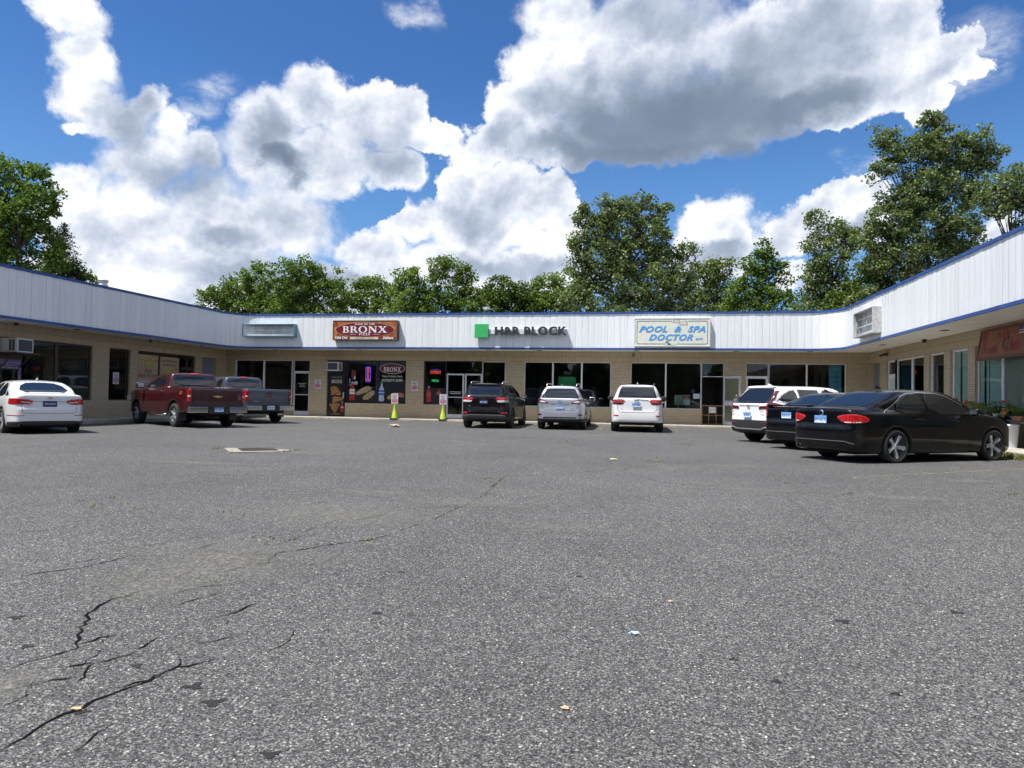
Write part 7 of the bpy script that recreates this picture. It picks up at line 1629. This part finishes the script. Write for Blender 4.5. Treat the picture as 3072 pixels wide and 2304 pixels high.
# oil spots
mb = MB()
for (x, y, r_) in ((50, 1853, .05), (410, 1998, .035), (580, 2060, .055), (640, 2108, .06), (810, 2265, .045), (2870, 1838, .05), (1130, 1840, .04), (2530, 1865, .05), (1200, 1717, .03), (80, 1940, .04), (250, 2135, .04), (2690, 2082, .03), (2330, 2045, .03), (1740, 1730, .03), (2200, 1978, .03)):
    c_ = gp(x, y); k_ = 20; ph = rnd.random() * 6; ring = []
    for j in range(k_): aa = 2 * math.pi * j / k_; q = r_ * (.75 + .3 * math.sin(aa * 3 + ph) + rnd.uniform(-.2, .2)); X, Y_ = c_.x + math.cos(aa) * q, c_.y + math.sin(aa) * q * .8; ring.append((X, Y_, gz(X, Y_) + .003))
    mb.quadv(ring, raw=True)
mb.build('oil_spot', mat('tar_spot', (.012, .012, .013), .95, var=.3, vscale=30), lot, norm=False)
# pale dusty and patched areas
def dusty():
    m, t, b = mat_base('pale_dust'); P = t.node('ShaderNodeNewGeometry').outputs['Position']
    c = t.voro(P, 55, 'F1', 'Color'); s_ = t.node('ShaderNodeSeparateColor'); t.l.new(c, s_.inputs[0]); t.l.new(t.ramp(s_.outputs[0], [(0, (.085, .083, .077)), (.6, (.17, .163, .145)), (1, (.30, .29, .26))]), b.inputs['Base Color']); b.inputs['Roughness'].default_value = .9
    uv = t.node('ShaderNodeUVMap').outputs[0]; ln = t.vmath('LENGTH', uv, out=1)
    a_ = t.mapr(t.math('ADD', ln, t.math('MULTIPLY', t.math('SUBTRACT', t.noise(P, 3.5, 6, .7), .5), 1.6)), .9, .15, 0, .38); t.l.new(t.math('MULTIPLY', a_, t.math('LESS_THAN', ln, .98)), b.inputs['Alpha']); return m
M_DUST = dusty(); mb = MB(); k_ = 28
for (x, y, rx, ry) in ((1000, 1540, 1.5, .8), (700, 1665, 1.0, .5), (620, 1710, .8, .5), (1760, 1310, 1.0, .5), (1620, 1312, .9, .4), (1360, 1325, 1.2, .4), (2720, 1495, .9, .25), (2090, 1320, .8, .4), (900, 1360, 1.5, .4), (1150, 1480, .9, .3), (1400, 1510, 1.0, .3), (1630, 1580, .7, .3), (2200, 1400, .8, .5), (2920, 1445, .6, .3), (1260, 1290, 1.0, .4), (2000, 1405, .5, .7), (2250, 1470, 1.4, .2), (600, 1390, 1.4, .3), (20, 2050, .25, .25), (450, 1760, .7, .4)):
    c_ = gp(x, y); ring = [(c_.x + math.cos(6.2832 * j / k_) * rx * 1.2, c_.y + math.sin(6.2832 * j / k_) * ry * 1.2) for j in range(k_)]
    for j in range(k_):
        A_, B_ = ring[j], ring[(j + 1) % k_]; mb.quadv([(c_.x, c_.y, gz(c_.x, c_.y) + .006), (A_[0], A_[1], gz(*A_) + .006), (B_[0], B_[1], gz(*B_) + .006)], uv=[(0, 0), (math.cos(6.2832 * j / k_), math.sin(6.2832 * j / k_)), (math.cos(6.2832 * (j + 1) / k_), math.sin(6.2832 * (j + 1) / k_))], raw=True)
mb.build('dust_patch', M_DUST, lot, norm=False)
# faded parking lines
def faded():
    m, t, b = mat_base('faded_line_paint'); P = t.node('ShaderNodeNewGeometry').outputs['Position']; b.inputs['Base Color'].default_value = (.34, .28, .12, 1); b.inputs['Roughness'].default_value = .8
    t.l.new(t.mapr(t.noise(P, 14, 6, .7), .45, .60, 0, .5), b.inputs['Alpha']); return m
M_LINE = faded(); mb = MB()
for x in (-16.9, -13.6, -10.3, -7.4, -4.5, -1.65, 1.2, 4.05):
    for i in range(10): y0, y1 = 26.8 + i * .4, 26.8 + (i + 1) * .4; mb.quadv([(x, y0, gz(x, y0) + .005), (x + .1, y0, gz(x, y0) + .005), (x + .1, y1, gz(x, y1) + .005), (x, y1, gz(x, y1) + .005)], raw=True)
for y in (13.6, 16.9, 20.0, 23.0):
    for i in range(12):
        t0, t1 = i * .42, (i + 1) * .42; c_, s_ = math.cos(R_(33)), math.sin(R_(33)); X0, Y0_ = 3.2 + t0 * c_, y - 1.5 + t0 * s_; X1, Y1_ = 3.2 + t1 * c_, y - 1.5 + t1 * s_
        mb.quadv([(X0, Y0_, gz(X0, Y0_) + .005), (X0 + .06, Y0_ - .08, gz(X0, Y0_) + .005), (X1 + .06, Y1_ - .08, gz(X1, Y1_) + .005), (X1, Y1_, gz(X1, Y1_) + .005)], raw=True)
mb.build('parking_line', M_LINE, lot, norm=False)
# drain with concrete collar
ctr = (gp(650, 1345) + gp(885, 1345)) / 2; ctr = gp(775, 1349); rt = root('storm_drain', 'square storm drain grate with broken concrete collar sunk in the lot', 'storm drain', (ctr.x, ctr.y, gz(ctr.x, ctr.y)), R_(38))
mb = MB(); s1, s0 = .60, .36; th = .004
for a, b_ in (((-s1, -s1), (s1, -s0)), ((-s1, s0), (s1, s1)), ((-s1, -s0 + .001), (-s0, s0 - .001)), ((s0, -s0 + .001), (s1, s0 - .001))): mb.box((a[0], a[1], -.05), (b_[0], b_[1], th))
mb.build('collar', mat('worn_collar_concrete', (.25, .23, .19), .9, var=.3, vscale=8), rt, bevel=.002)
mb = MB(); mb.box((-s0, -s0, .002), (s0, s0, .005)); mb.build('pit_shade', M_WELL, rt)  # thin black sheet stands in for the shade below the grate
mb = MB()
for i in range(11): mb.box((-s0 + .02 + i * .065, -s0 + .01, .006), (-s0 + .045 + i * .065, s0 - .01, .012))
mb.box((-s0, -s0, .0065), (s0, -s0 + .03, .013)); mb.box((-s0, s0 - .03, .0065), (s0, s0, .013)); mb.build('grate', mat('rusty_iron', (.05, .035, .03), .8, var=.3), rt)
# weeds: small blades along cracks, kerb and drain
rng = np.random.default_rng(9); W_ = []
def tuft(x, y, n, r_, h):
    for _ in range(n): W_.append((x + rng.normal() * r_, y + rng.normal() * r_, h * rng.uniform(.4, 1.2)))
for q in weeds_at: tuft(q.x, q.y, 6, .03, .02)
for x in np.arange(-18.6, 7.9, .11):
    if rng.random() < .33 + .3 * math.sin(x * 1.7): tuft(x, 30.80, int(rng.integers(2, 14)), .05, .05)
for y in np.arange(15.2, 18.4, .05): tuft(7.93, y, 14, .09, .12)
for y in np.arange(9, 30, .2):
    if rng.random() < .25: tuft(8.0, y, 10, .06, .06); tuft(-18.9, y, 6, .06, .05)
for j in range(16):
    a_ = rng.uniform(0, 6.28); q = ctr + Vector((math.cos(a_) * .85, math.sin(a_) * .8, 0)); tuft(q.x, q.y, 6, .05, .05) if math.sin(a_) < .3 else None
for (x, y, n) in ((2040, 1320, 14), (2060, 1330, 18), (2075, 1337, 22), (2010, 1305, 10), (1958, 1385, 16), (1960, 1375, 8), (1850, 1405, 8), (270, 1498, 5), (320, 1517, 6), (350, 1523, 5), (840, 1622, 8), (1640, 1415, 6), (2640, 1485, 5), (3040, 1483, 8), (1690, 1325, 12), (1720, 1335, 10), (2000, 1300, 10), (2350, 1445, 6), (790, 1545, 4), (1500, 1440, 6), (530, 1303, 6), (1180, 1286, 4), (2550, 1490, 4)):
    q = gp(x, y)
    for _ in range(max(1, n // 2)): tuft(q.x + rng.normal() * .16, q.y + rng.normal() * .12, 5, .03, .018)
P = np.array([(x, y, gz(x, y) + .004) for x, y, h in W_]); Hh = np.array([w[2] for w in W_])[:, None]; n = len(P); an = rng.uniform(0, 6.28, n); dx = np.stack([np.cos(an), np.sin(an), np.zeros(n)], 1); ln = rng.normal(size=(n, 3)) * .5; ln[:, 2] = 1
wd = .006 + .006 * rng.random(n)[:, None]; V = np.stack([P - dx * wd, P + dx * wd, P + ln * Hh + dx * wd * .3, P + ln * Hh - dx * wd * .3], 1)
me = bpy.data.meshes.new('weeds'); me.vertices.add(4 * n); me.vertices.foreach_set('co', V.reshape(-1)); me.loops.add(4 * n); me.loops.foreach_set('vertex_index', np.arange(4 * n, dtype=np.int32)); me.polygons.add(n); me.polygons.foreach_set('loop_start', np.arange(0, 4 * n, 4, dtype=np.int32)); me.polygons.foreach_set('loop_total', np.full(n, 4, dtype=np.int32))
at = me.attributes.new('tone', 'FLOAT', 'FACE'); at.data.foreach_set('value', rng.random(n).astype(np.float32)); me.materials.append(leaf_mat('weed_blade', (.09, .10, .02), (.26, .24, .06), (.18, .18, .06))); me.update(calc_edges=True)
o = bpy.data.objects.new('weeds', me); COL.objects.link(o); tag(o, 'yellow-green weeds in the cracks and along the kerb', 'weeds', kind='stuff')
# litter
def scrap(name, label, px, py, r_, col, cat='litter', h=.03, el_=1.0):
    c_ = gp(px, py); b = bmesh.new(); bmesh.ops.create_icosphere(b, subdivisions=2, radius=1); rr_ = random.Random(px)
    for v in b.verts: k__ = rr_.uniform(.6, 1.25); v.co = Vector((v.co.x * r_ * k__ * el_, v.co.y * r_ * .6 * k__, (v.co.z * .5 + .5) * h * k__))
    me = bpy.data.meshes.new(name); b.to_mesh(me); b.free(); me.materials.append(mat(name + '_stuff' + str(px), col, .6, var=.3, vscale=30)); o = bpy.data.objects.new(name, me); COL.objects.link(o); o.location = c_; tag(o, label, cat)
scrap('crumpled_paper', 'crumpled tan paper bag on the asphalt in front of the left lime cone', 1186, 1281, .20, (.38, .31, .22), h=.10, el_=1.3)
scrap('litter_scrap', 'small pale blue scrap on the asphalt in the right foreground', 1899, 1903, .035, (.40, .50, .62), h=.02)
scrap('dry_leaf', 'tan dry leaf on the asphalt before the white four-wheel-drive', 1841, 1380, .07, (.50, .42, .26), 'leaf', .03)
scrap('dry_leaf', 'tan dry leaf in the lower left near the dark crack', 232, 2130, .035, (.45, .32, .18), 'leaf', .015)
scrap('dry_leaf', 'tan dry leaf in the lower middle foreground', 1697, 2128, .022, (.45, .34, .22), 'leaf', .015)
scrap('dry_leaf', 'pale dry leaf on the asphalt at mid distance right of centre', 2012, 1806, .022, (.42, .33, .22), 'leaf', .012)
# loose pale stones of the worn surface, real little pebbles near the viewer
nS = 5200; rng = np.random.default_rng(31); xs_ = rng.uniform(-7, 5.5, nS * 2); ys__ = 2.4 + 9 * rng.random(nS * 2) ** 1.5; ok = np.abs(np.arctan2(xs_, ys__) + CAM_YAW) < .70; xs_, ys__ = xs_[ok], ys__[ok]
V = []; Fq = []
base6 = np.array([(1, 0, 0), (-1, 0, 0), (0, 1, 0), (0, -1, 0), (0, 0, 1), (0, 0, -1)], float); tri = np.array([(0, 2, 4), (2, 1, 4), (1, 3, 4), (3, 0, 4)])
for i, (x, y) in enumerate(zip(xs_, ys__)):
    s_ = rng.uniform(.0022, .0062); an = rng.uniform(0, 6.28); c_, sn = math.cos(an), math.sin(an); q = base6 * np.array([s_ * rng.uniform(.8, 1.4), s_, s_ * .7]); q = np.stack([q[:, 0] * c_ - q[:, 1] * sn, q[:, 0] * sn + q[:, 1] * c_, q[:, 2]], 1) + np.array([x, y, gz(x, y)]); V.append(q); Fq.append(tri + 6 * i)
V = np.concatenate(V); Fq = np.concatenate(Fq); me = bpy.data.meshes.new('loose_stones'); me.vertices.add(len(V)); me.vertices.foreach_set('co', V.reshape(-1)); me.loops.add(len(Fq) * 3); me.loops.foreach_set('vertex_index', Fq.reshape(-1).astype(np.int32)); me.polygons.add(len(Fq)); me.polygons.foreach_set('loop_start', np.arange(0, len(Fq) * 3, 3, dtype=np.int32)); me.polygons.foreach_set('loop_total', np.full(len(Fq), 3, dtype=np.int32))
at = me.attributes.new('tone', 'FLOAT', 'FACE'); at.data.foreach_set('value', np.repeat(rng.random(len(Fq) // 4), 4).astype(np.float32)); me.update(calc_edges=True)
m, t, b = mat_base('pebble'); a_ = t.node('ShaderNodeAttribute', attribute_name='tone'); t.l.new(t.ramp(a_.outputs['Fac'], [(0, (.10, .10, .10)), (.5, (.30, .29, .27)), (.8, (.34, .26, .18)), (1, (.60, .58, .54))]), b.inputs['Base Color']); b.inputs['Roughness'].default_value = .6; me.materials.append(m)
o = bpy.data.objects.new('loose_stones', me); COL.objects.link(o); tag(o, 'scattered loose pale stones on the asphalt', 'gravel', kind='stuff')
# ------------------------------------------------------------------ planters, bin and cover on the right pavement
def ZA(x, y): return 2860 + x / 6.91, 1160 + y / 6.91
def blossoms(rt, pts, m, r_=.042, name='blossom'):
    for (x, y, z, s_) in pts:
        b = bmesh.new(); rr_ = random.Random(int((x + z) * 9999))
        for _ in range(14):
            M_ = Matrix.Translation((x + rr_.gauss(0, r_ * .5), y + rr_.gauss(0, r_ * .5), z + rr_.gauss(0, r_ * .4))) @ Matrix.Rotation(rr_.random() * 6, 4, (rr_.random(), rr_.random(), .5)); bmesh.ops.create_circle(b, cap_ends=True, segments=6, radius=r_ * .55 * s_, matrix=M_)
        me = bpy.data.meshes.new(name); b.to_mesh(me); b.free(); me.materials.append(m); o = bpy.data.objects.new(name, me); COL.objects.link(o); o.parent = rt
def pot(label, x0, y0, x1, y1, m, X=9.08, plant=(.25, 260), leafm=None, flowers=(), fm=None, shape='tub', pl=.0):
    a = onX(*ZA(x0, y0), X); b_ = onX(*ZA(x1, y1), X); w = abs(a.y - b_.y) / 2; h = a.z - b_.z; rt = root('plant_pot', label, 'potted plant', (X, (a.y + b_.y) / 2, b_.z), 0, 'flower pots along the right wing windows'); d = min(w, .14)
    mb = MB()
    prof = [(.74, 0), (.94, .84), (1.05, .86), (1.05, 1.0), (.92, 1.0), (.90, .86), (0, .84)]
    rings = []; n = 20
    for (rr_, zz) in prof:
        i = len(mb.v); rings.append(i)
        for j in range(n):
            an = 2 * math.pi * j / n; ca, sa = math.cos(an), math.sin(an)
            if shape == 'trough': ca, sa = math.copysign(abs(ca) ** .35, ca), math.copysign(abs(sa) ** .35, sa)
            mb.v.append((ca * d * rr_, sa * w * rr_, zz * h))
    for p_, q_ in zip(rings, rings[1:]):
        for j in range(n): mb.fc.append((p_ + j, p_ + (j + 1) % n, q_ + (j + 1) % n, q_ + j)); mb.mi.append(0); mb.uv.append([(0, 0)] * 4); mb.sm.append(shape != 'trough')
    mb.build('pot', m, rt, norm=False)
    H, n = plant; rg = np.random.default_rng(int(x0)); t_ = rg.random(n); P = np.stack([rg.normal(size=n) * d * .7 * (.6 + t_), rg.normal(size=n) * w * .55 * (.7 + .5 * t_), h + t_ * H], 1)
    me, at, nn = leaf_mesh('foliage', P, .05, leafm or L_MAPLE, rt, rg); at.data.foreach_set('value', rg.random(nn).astype(np.float32)); me.update(calc_edges=True); o = bpy.data.objects.new('foliage', me); COL.objects.link(o); o.parent = rt
    mb = MB()
    for _ in range(5): mb.tube([(0, rg.normal() * w * .2, h * .8), (rg.normal() * .03, rg.normal() * w * .4, h + H * rg.uniform(.6, 1))], .004, 4)
    mb.build('stem', mat('green_stem', (.05, .09, .02), .7), rt)
    if flowers:
        fl = []
        for (fx, fy, s_) in flowers: q = onX(*ZA(fx, fy), X - .05); fl.append((q.x - X, q.y - rt.location.y, q.z - rt.location.z, s_))
        blossoms(rt, fl, fm)
    return rt
F_CORAL = mat('coral_petals', (.75, .10, .08), .6, var=.2, vscale=30); F_PINK = mat('pink_petals', (.70, .25, .45), .6, var=.2, vscale=30); F_ORG = mat('orange_petals', (.75, .30, .03), .6); F_MAG = mat('plum_petals', (.25, .05, .14), .6)
pot('dark trough of coral geraniums at the pier behind the front black sedan', 60, 500, 300, 590, M_DBROWN, plant=(.26, 260), flowers=((65, 262, 1.1), (275, 295, 1.3), (230, 360, 1.1), (10, 262, 1)), fm=F_CORAL, shape='trough')
pot('purple pot with a single pink blossom', 355, 515, 470, 605, mat('purple_pot', (.09, .03, .22), .35), plant=(.28, 160), flowers=((500, 412, 1.3),), fm=F_CORAL)
pot('small red clay pot in front of the purple pot', 432, 568, 545, 640, mat('red_clay', (.40, .12, .06), .7), X=8.95, plant=(.05, 60))
pot('royal blue pot with bright green bushy plant', 528, 505, 665, 592, mat('royal_blue_pot', (.02, .03, .25), .3), plant=(.22, 200), leafm=L_LIGHT, flowers=((665, 500, 1.2), (690, 515, 1.1)), fm=F_PINK)
pot('low dark pot of plum coloured leaves beside the black cover', 700, 570, 850, 640, M_BFRAME, plant=(.18, 360), flowers=((720, 540, 1.2), (760, 545, 1.2), (815, 480, 1.1), (690, 500, 1.)), fm=F_MAG)
pot('white round pot with an upright stake and thin plant', 880, 558, 1020, 665, mat('white_pot', (.50, .48, .54), .5), plant=(.32, 200), leafm=L_DARK)
pot('small orange marigold pot in front of the white pot', 975, 625, 1040, 690, mat('brown_pot', (.14, .07, .04), .6), X=8.92, plant=(.05, 50), flowers=((1000, 630, 1.4), (990, 660, 1.4), (1050, 550, 1.3)), fm=F_ORG)
pot('wide dark blue pot with a large coral bloom', 1095, 582, 1290, 690, mat('navy_pot', (.015, .03, .12), .3), plant=(.20, 220), leafm=L_DARK, flowers=((1142, 480, 2.0), (1025, 305, 1.1)), fm=F_CORAL)
pot('terracotta trough with a small green plant, last on the ledge at right', 1272, 612, 1500, 705, mat('terracotta', (.34, .17, .10), .75), plant=(.20, 240), shape='trough')
# long arching leaves behind the navy pot
q = onX(*ZA(1190, 600), 9.14); rt = root('spiky_plant', 'arching long-leaved plant rising behind the navy pot', 'plant', q, 0); mb = MB()
for i in range(9):
    aa = -1.2 + i * .3; L = random.uniform(.35, .52); pr_ = None
    for j in range(8):
        s_ = j / 7; y_ = -math.sin(aa) * L * s_ * 1.0; z_ = L * (s_ * 1.5 - s_ * s_ * 1.0); w_ = .016 * (1 - s_) + .003; row = [(-.02 * i % .06, y_ - w_, z_), (-.02 * i % .06, y_ + w_, z_)]
        if pr_: mb.quadv([pr_[0], row[0], row[1], pr_[1]])
        pr_ = row
mb.build('long_leaves', L_DARK, rt, norm=False)
# plank ledge the pots stand on
a = onX(*ZA(60, 700), 9.1); mb = MB(); mb.box((8.98, 17.6, .735), (9.36, 23.6, .765)); o = mb.build('ledge_board', mat('grey_board', (.20, .17, .14), .7, var=.3)); tag(o, 'weathered board ledge carrying the flower pots', 'ledge')
mb = MB(); mb.box((9.0, 17.6, ZS), (9.34, 21.0, .734)); 
# bin
a = onX(*ZA(1000, 765), 8.95); b_ = onX(*ZA(1365, 765), 8.95); q = onX(*ZA(1180, 1245), 8.95); yc = (a.y + b_.y) / 2; w = abs(a.y - b_.y) / 2; H = a.z - ZS
rt = root('trash_bin', 'white plastic trash bin with red-edged rim under the flower ledge', 'bin', (8.86, yc, ZS)); m_bin = mat('white_bin_plastic', (.62, .63, .70), .4, var=.06); mb = MB(); rings = []
for rr_, zz in ((.80, 0), (.96, .92), (1.0, .93), (1.0, .985), (.94, 1.0), (0, 1.0)):
    i = len(mb.v); rings.append(i)
    for j in range(24):
        an = 2 * math.pi * j / 24; ca, sa = math.cos(an), math.sin(an); ca, sa = math.copysign(abs(ca) ** .5, ca), math.copysign(abs(sa) ** .5, sa); mb.v.append((ca * .17 * rr_, sa * w * rr_, zz * H))
for p_, q_ in zip(rings, rings[1:]):
    for j in range(24): mb.fc.append((p_ + j, p_ + (j + 1) % 24, q_ + (j + 1) % 24, q_ + j)); mb.mi.append(0); mb.uv.append([(0, 0)] * 4); mb.sm.append(True)
mb.build('bin_body', m_bin, rt, norm=False); mb = MB(); mb.box((-.172, -w * .93, H * .90), (-.168, w * .93, H * .915)); mb.build('red_edge', C_RED, rt)
mb = MB(); mb.box((-.171, -w * .80, H * .70), (-.166, -w * .48, H * .86)); mb.build('bin_label', mat('bin_label_print', (.30, .26, .24), .5), rt)
a = onX(*ZA(590, 640), 8.7); b_ = onX(*ZA(1005, 640), 8.7); top = onX(*ZA(800, 612), 8.7).z; w = abs(a.y - b_.y) / 2
rt = root('covered_grill', 'rounded black cover standing between the pots and the hood of the front black sedan', 'covered grill', (8.72, (a.y + b_.y) / 2, ZS)); b = bmesh.new(); bmesh.ops.create_cube(b, size=1); bmesh.ops.subdivide_edges(b, edges=b.edges, cuts=5, use_grid_fill=True)
for v in b.verts:
    x, y, z = v.co * 2; k_ = 1 - .35 * max(0, z) ** 3 * (abs(y) ** 2); v.co = Vector((x * .24 * (1 - .12 * max(0, z)), y * w * (1 - .10 * max(0, z) ** 2), (z + 1) / 2 * (top - ZS) * k_))
me = bpy.data.meshes.new('cover'); b.to_mesh(me); b.free(); me.materials.append(mat('black_cover_fabric', (.010, .010, .011), .6, bumpv=.3, bscale=8))
for f_ in me.polygons: f_.use_smooth = True
o = bpy.data.objects.new('cover', me); COL.objects.link(o); o.parent = rt
# vertical blinds behind the right wing glass
M_BL = mat('pale_green_blinds', (.55, .66, .60), .7, var=.1); M_BL2 = mat('grey_green_blinds', (.30, .33, .29), .8)
for (y0, y1, m_, lb, gap) in ((19.2, 20.9, M_BL2, 'closed grey-green vertical blinds in the window under the wooden sign', 0), (21.05, 22.35, M_BL, 'half open pale green vertical blinds right of the third pier', .35), (22.95, 24.0, M_BL, 'pale green vertical blinds in the narrow window nearest the geraniums', .12), (17.5, 19.0, M_BL2, 'closed grey-green vertical blinds in the window at the right edge', 0), (12.7, 15.5, M_BL2, 'closed vertical blinds in the wide right wing window beyond the frame', 0)):
    rt = root('vertical_blinds', lb, 'blinds', (XR + .135, (y0 + y1) / 2, 2.82)); mb = MB(); y = y0; r2 = random.Random(int(y0 * 7))
    while y < y1:
        if r2.random() >= gap:
            tl = r2.uniform(-.5, -.1); mb.quadv([(0, y - (y0 + y1) / 2, 0), (tl * .06, y + .088 - (y0 + y1) / 2, 0), (tl * .06, y + .088 - (y0 + y1) / 2, -2.0), (0, y - (y0 + y1) / 2, -2.0)])
        y += .092
    mb.build('slats', m_, rt, norm=False); mb = MB(); mb.box((-.01, -(y1 - y0) / 2, 0), (.04, (y1 - y0) / 2, .03)); mb.build('head_rail', M_WFRAME, rt)
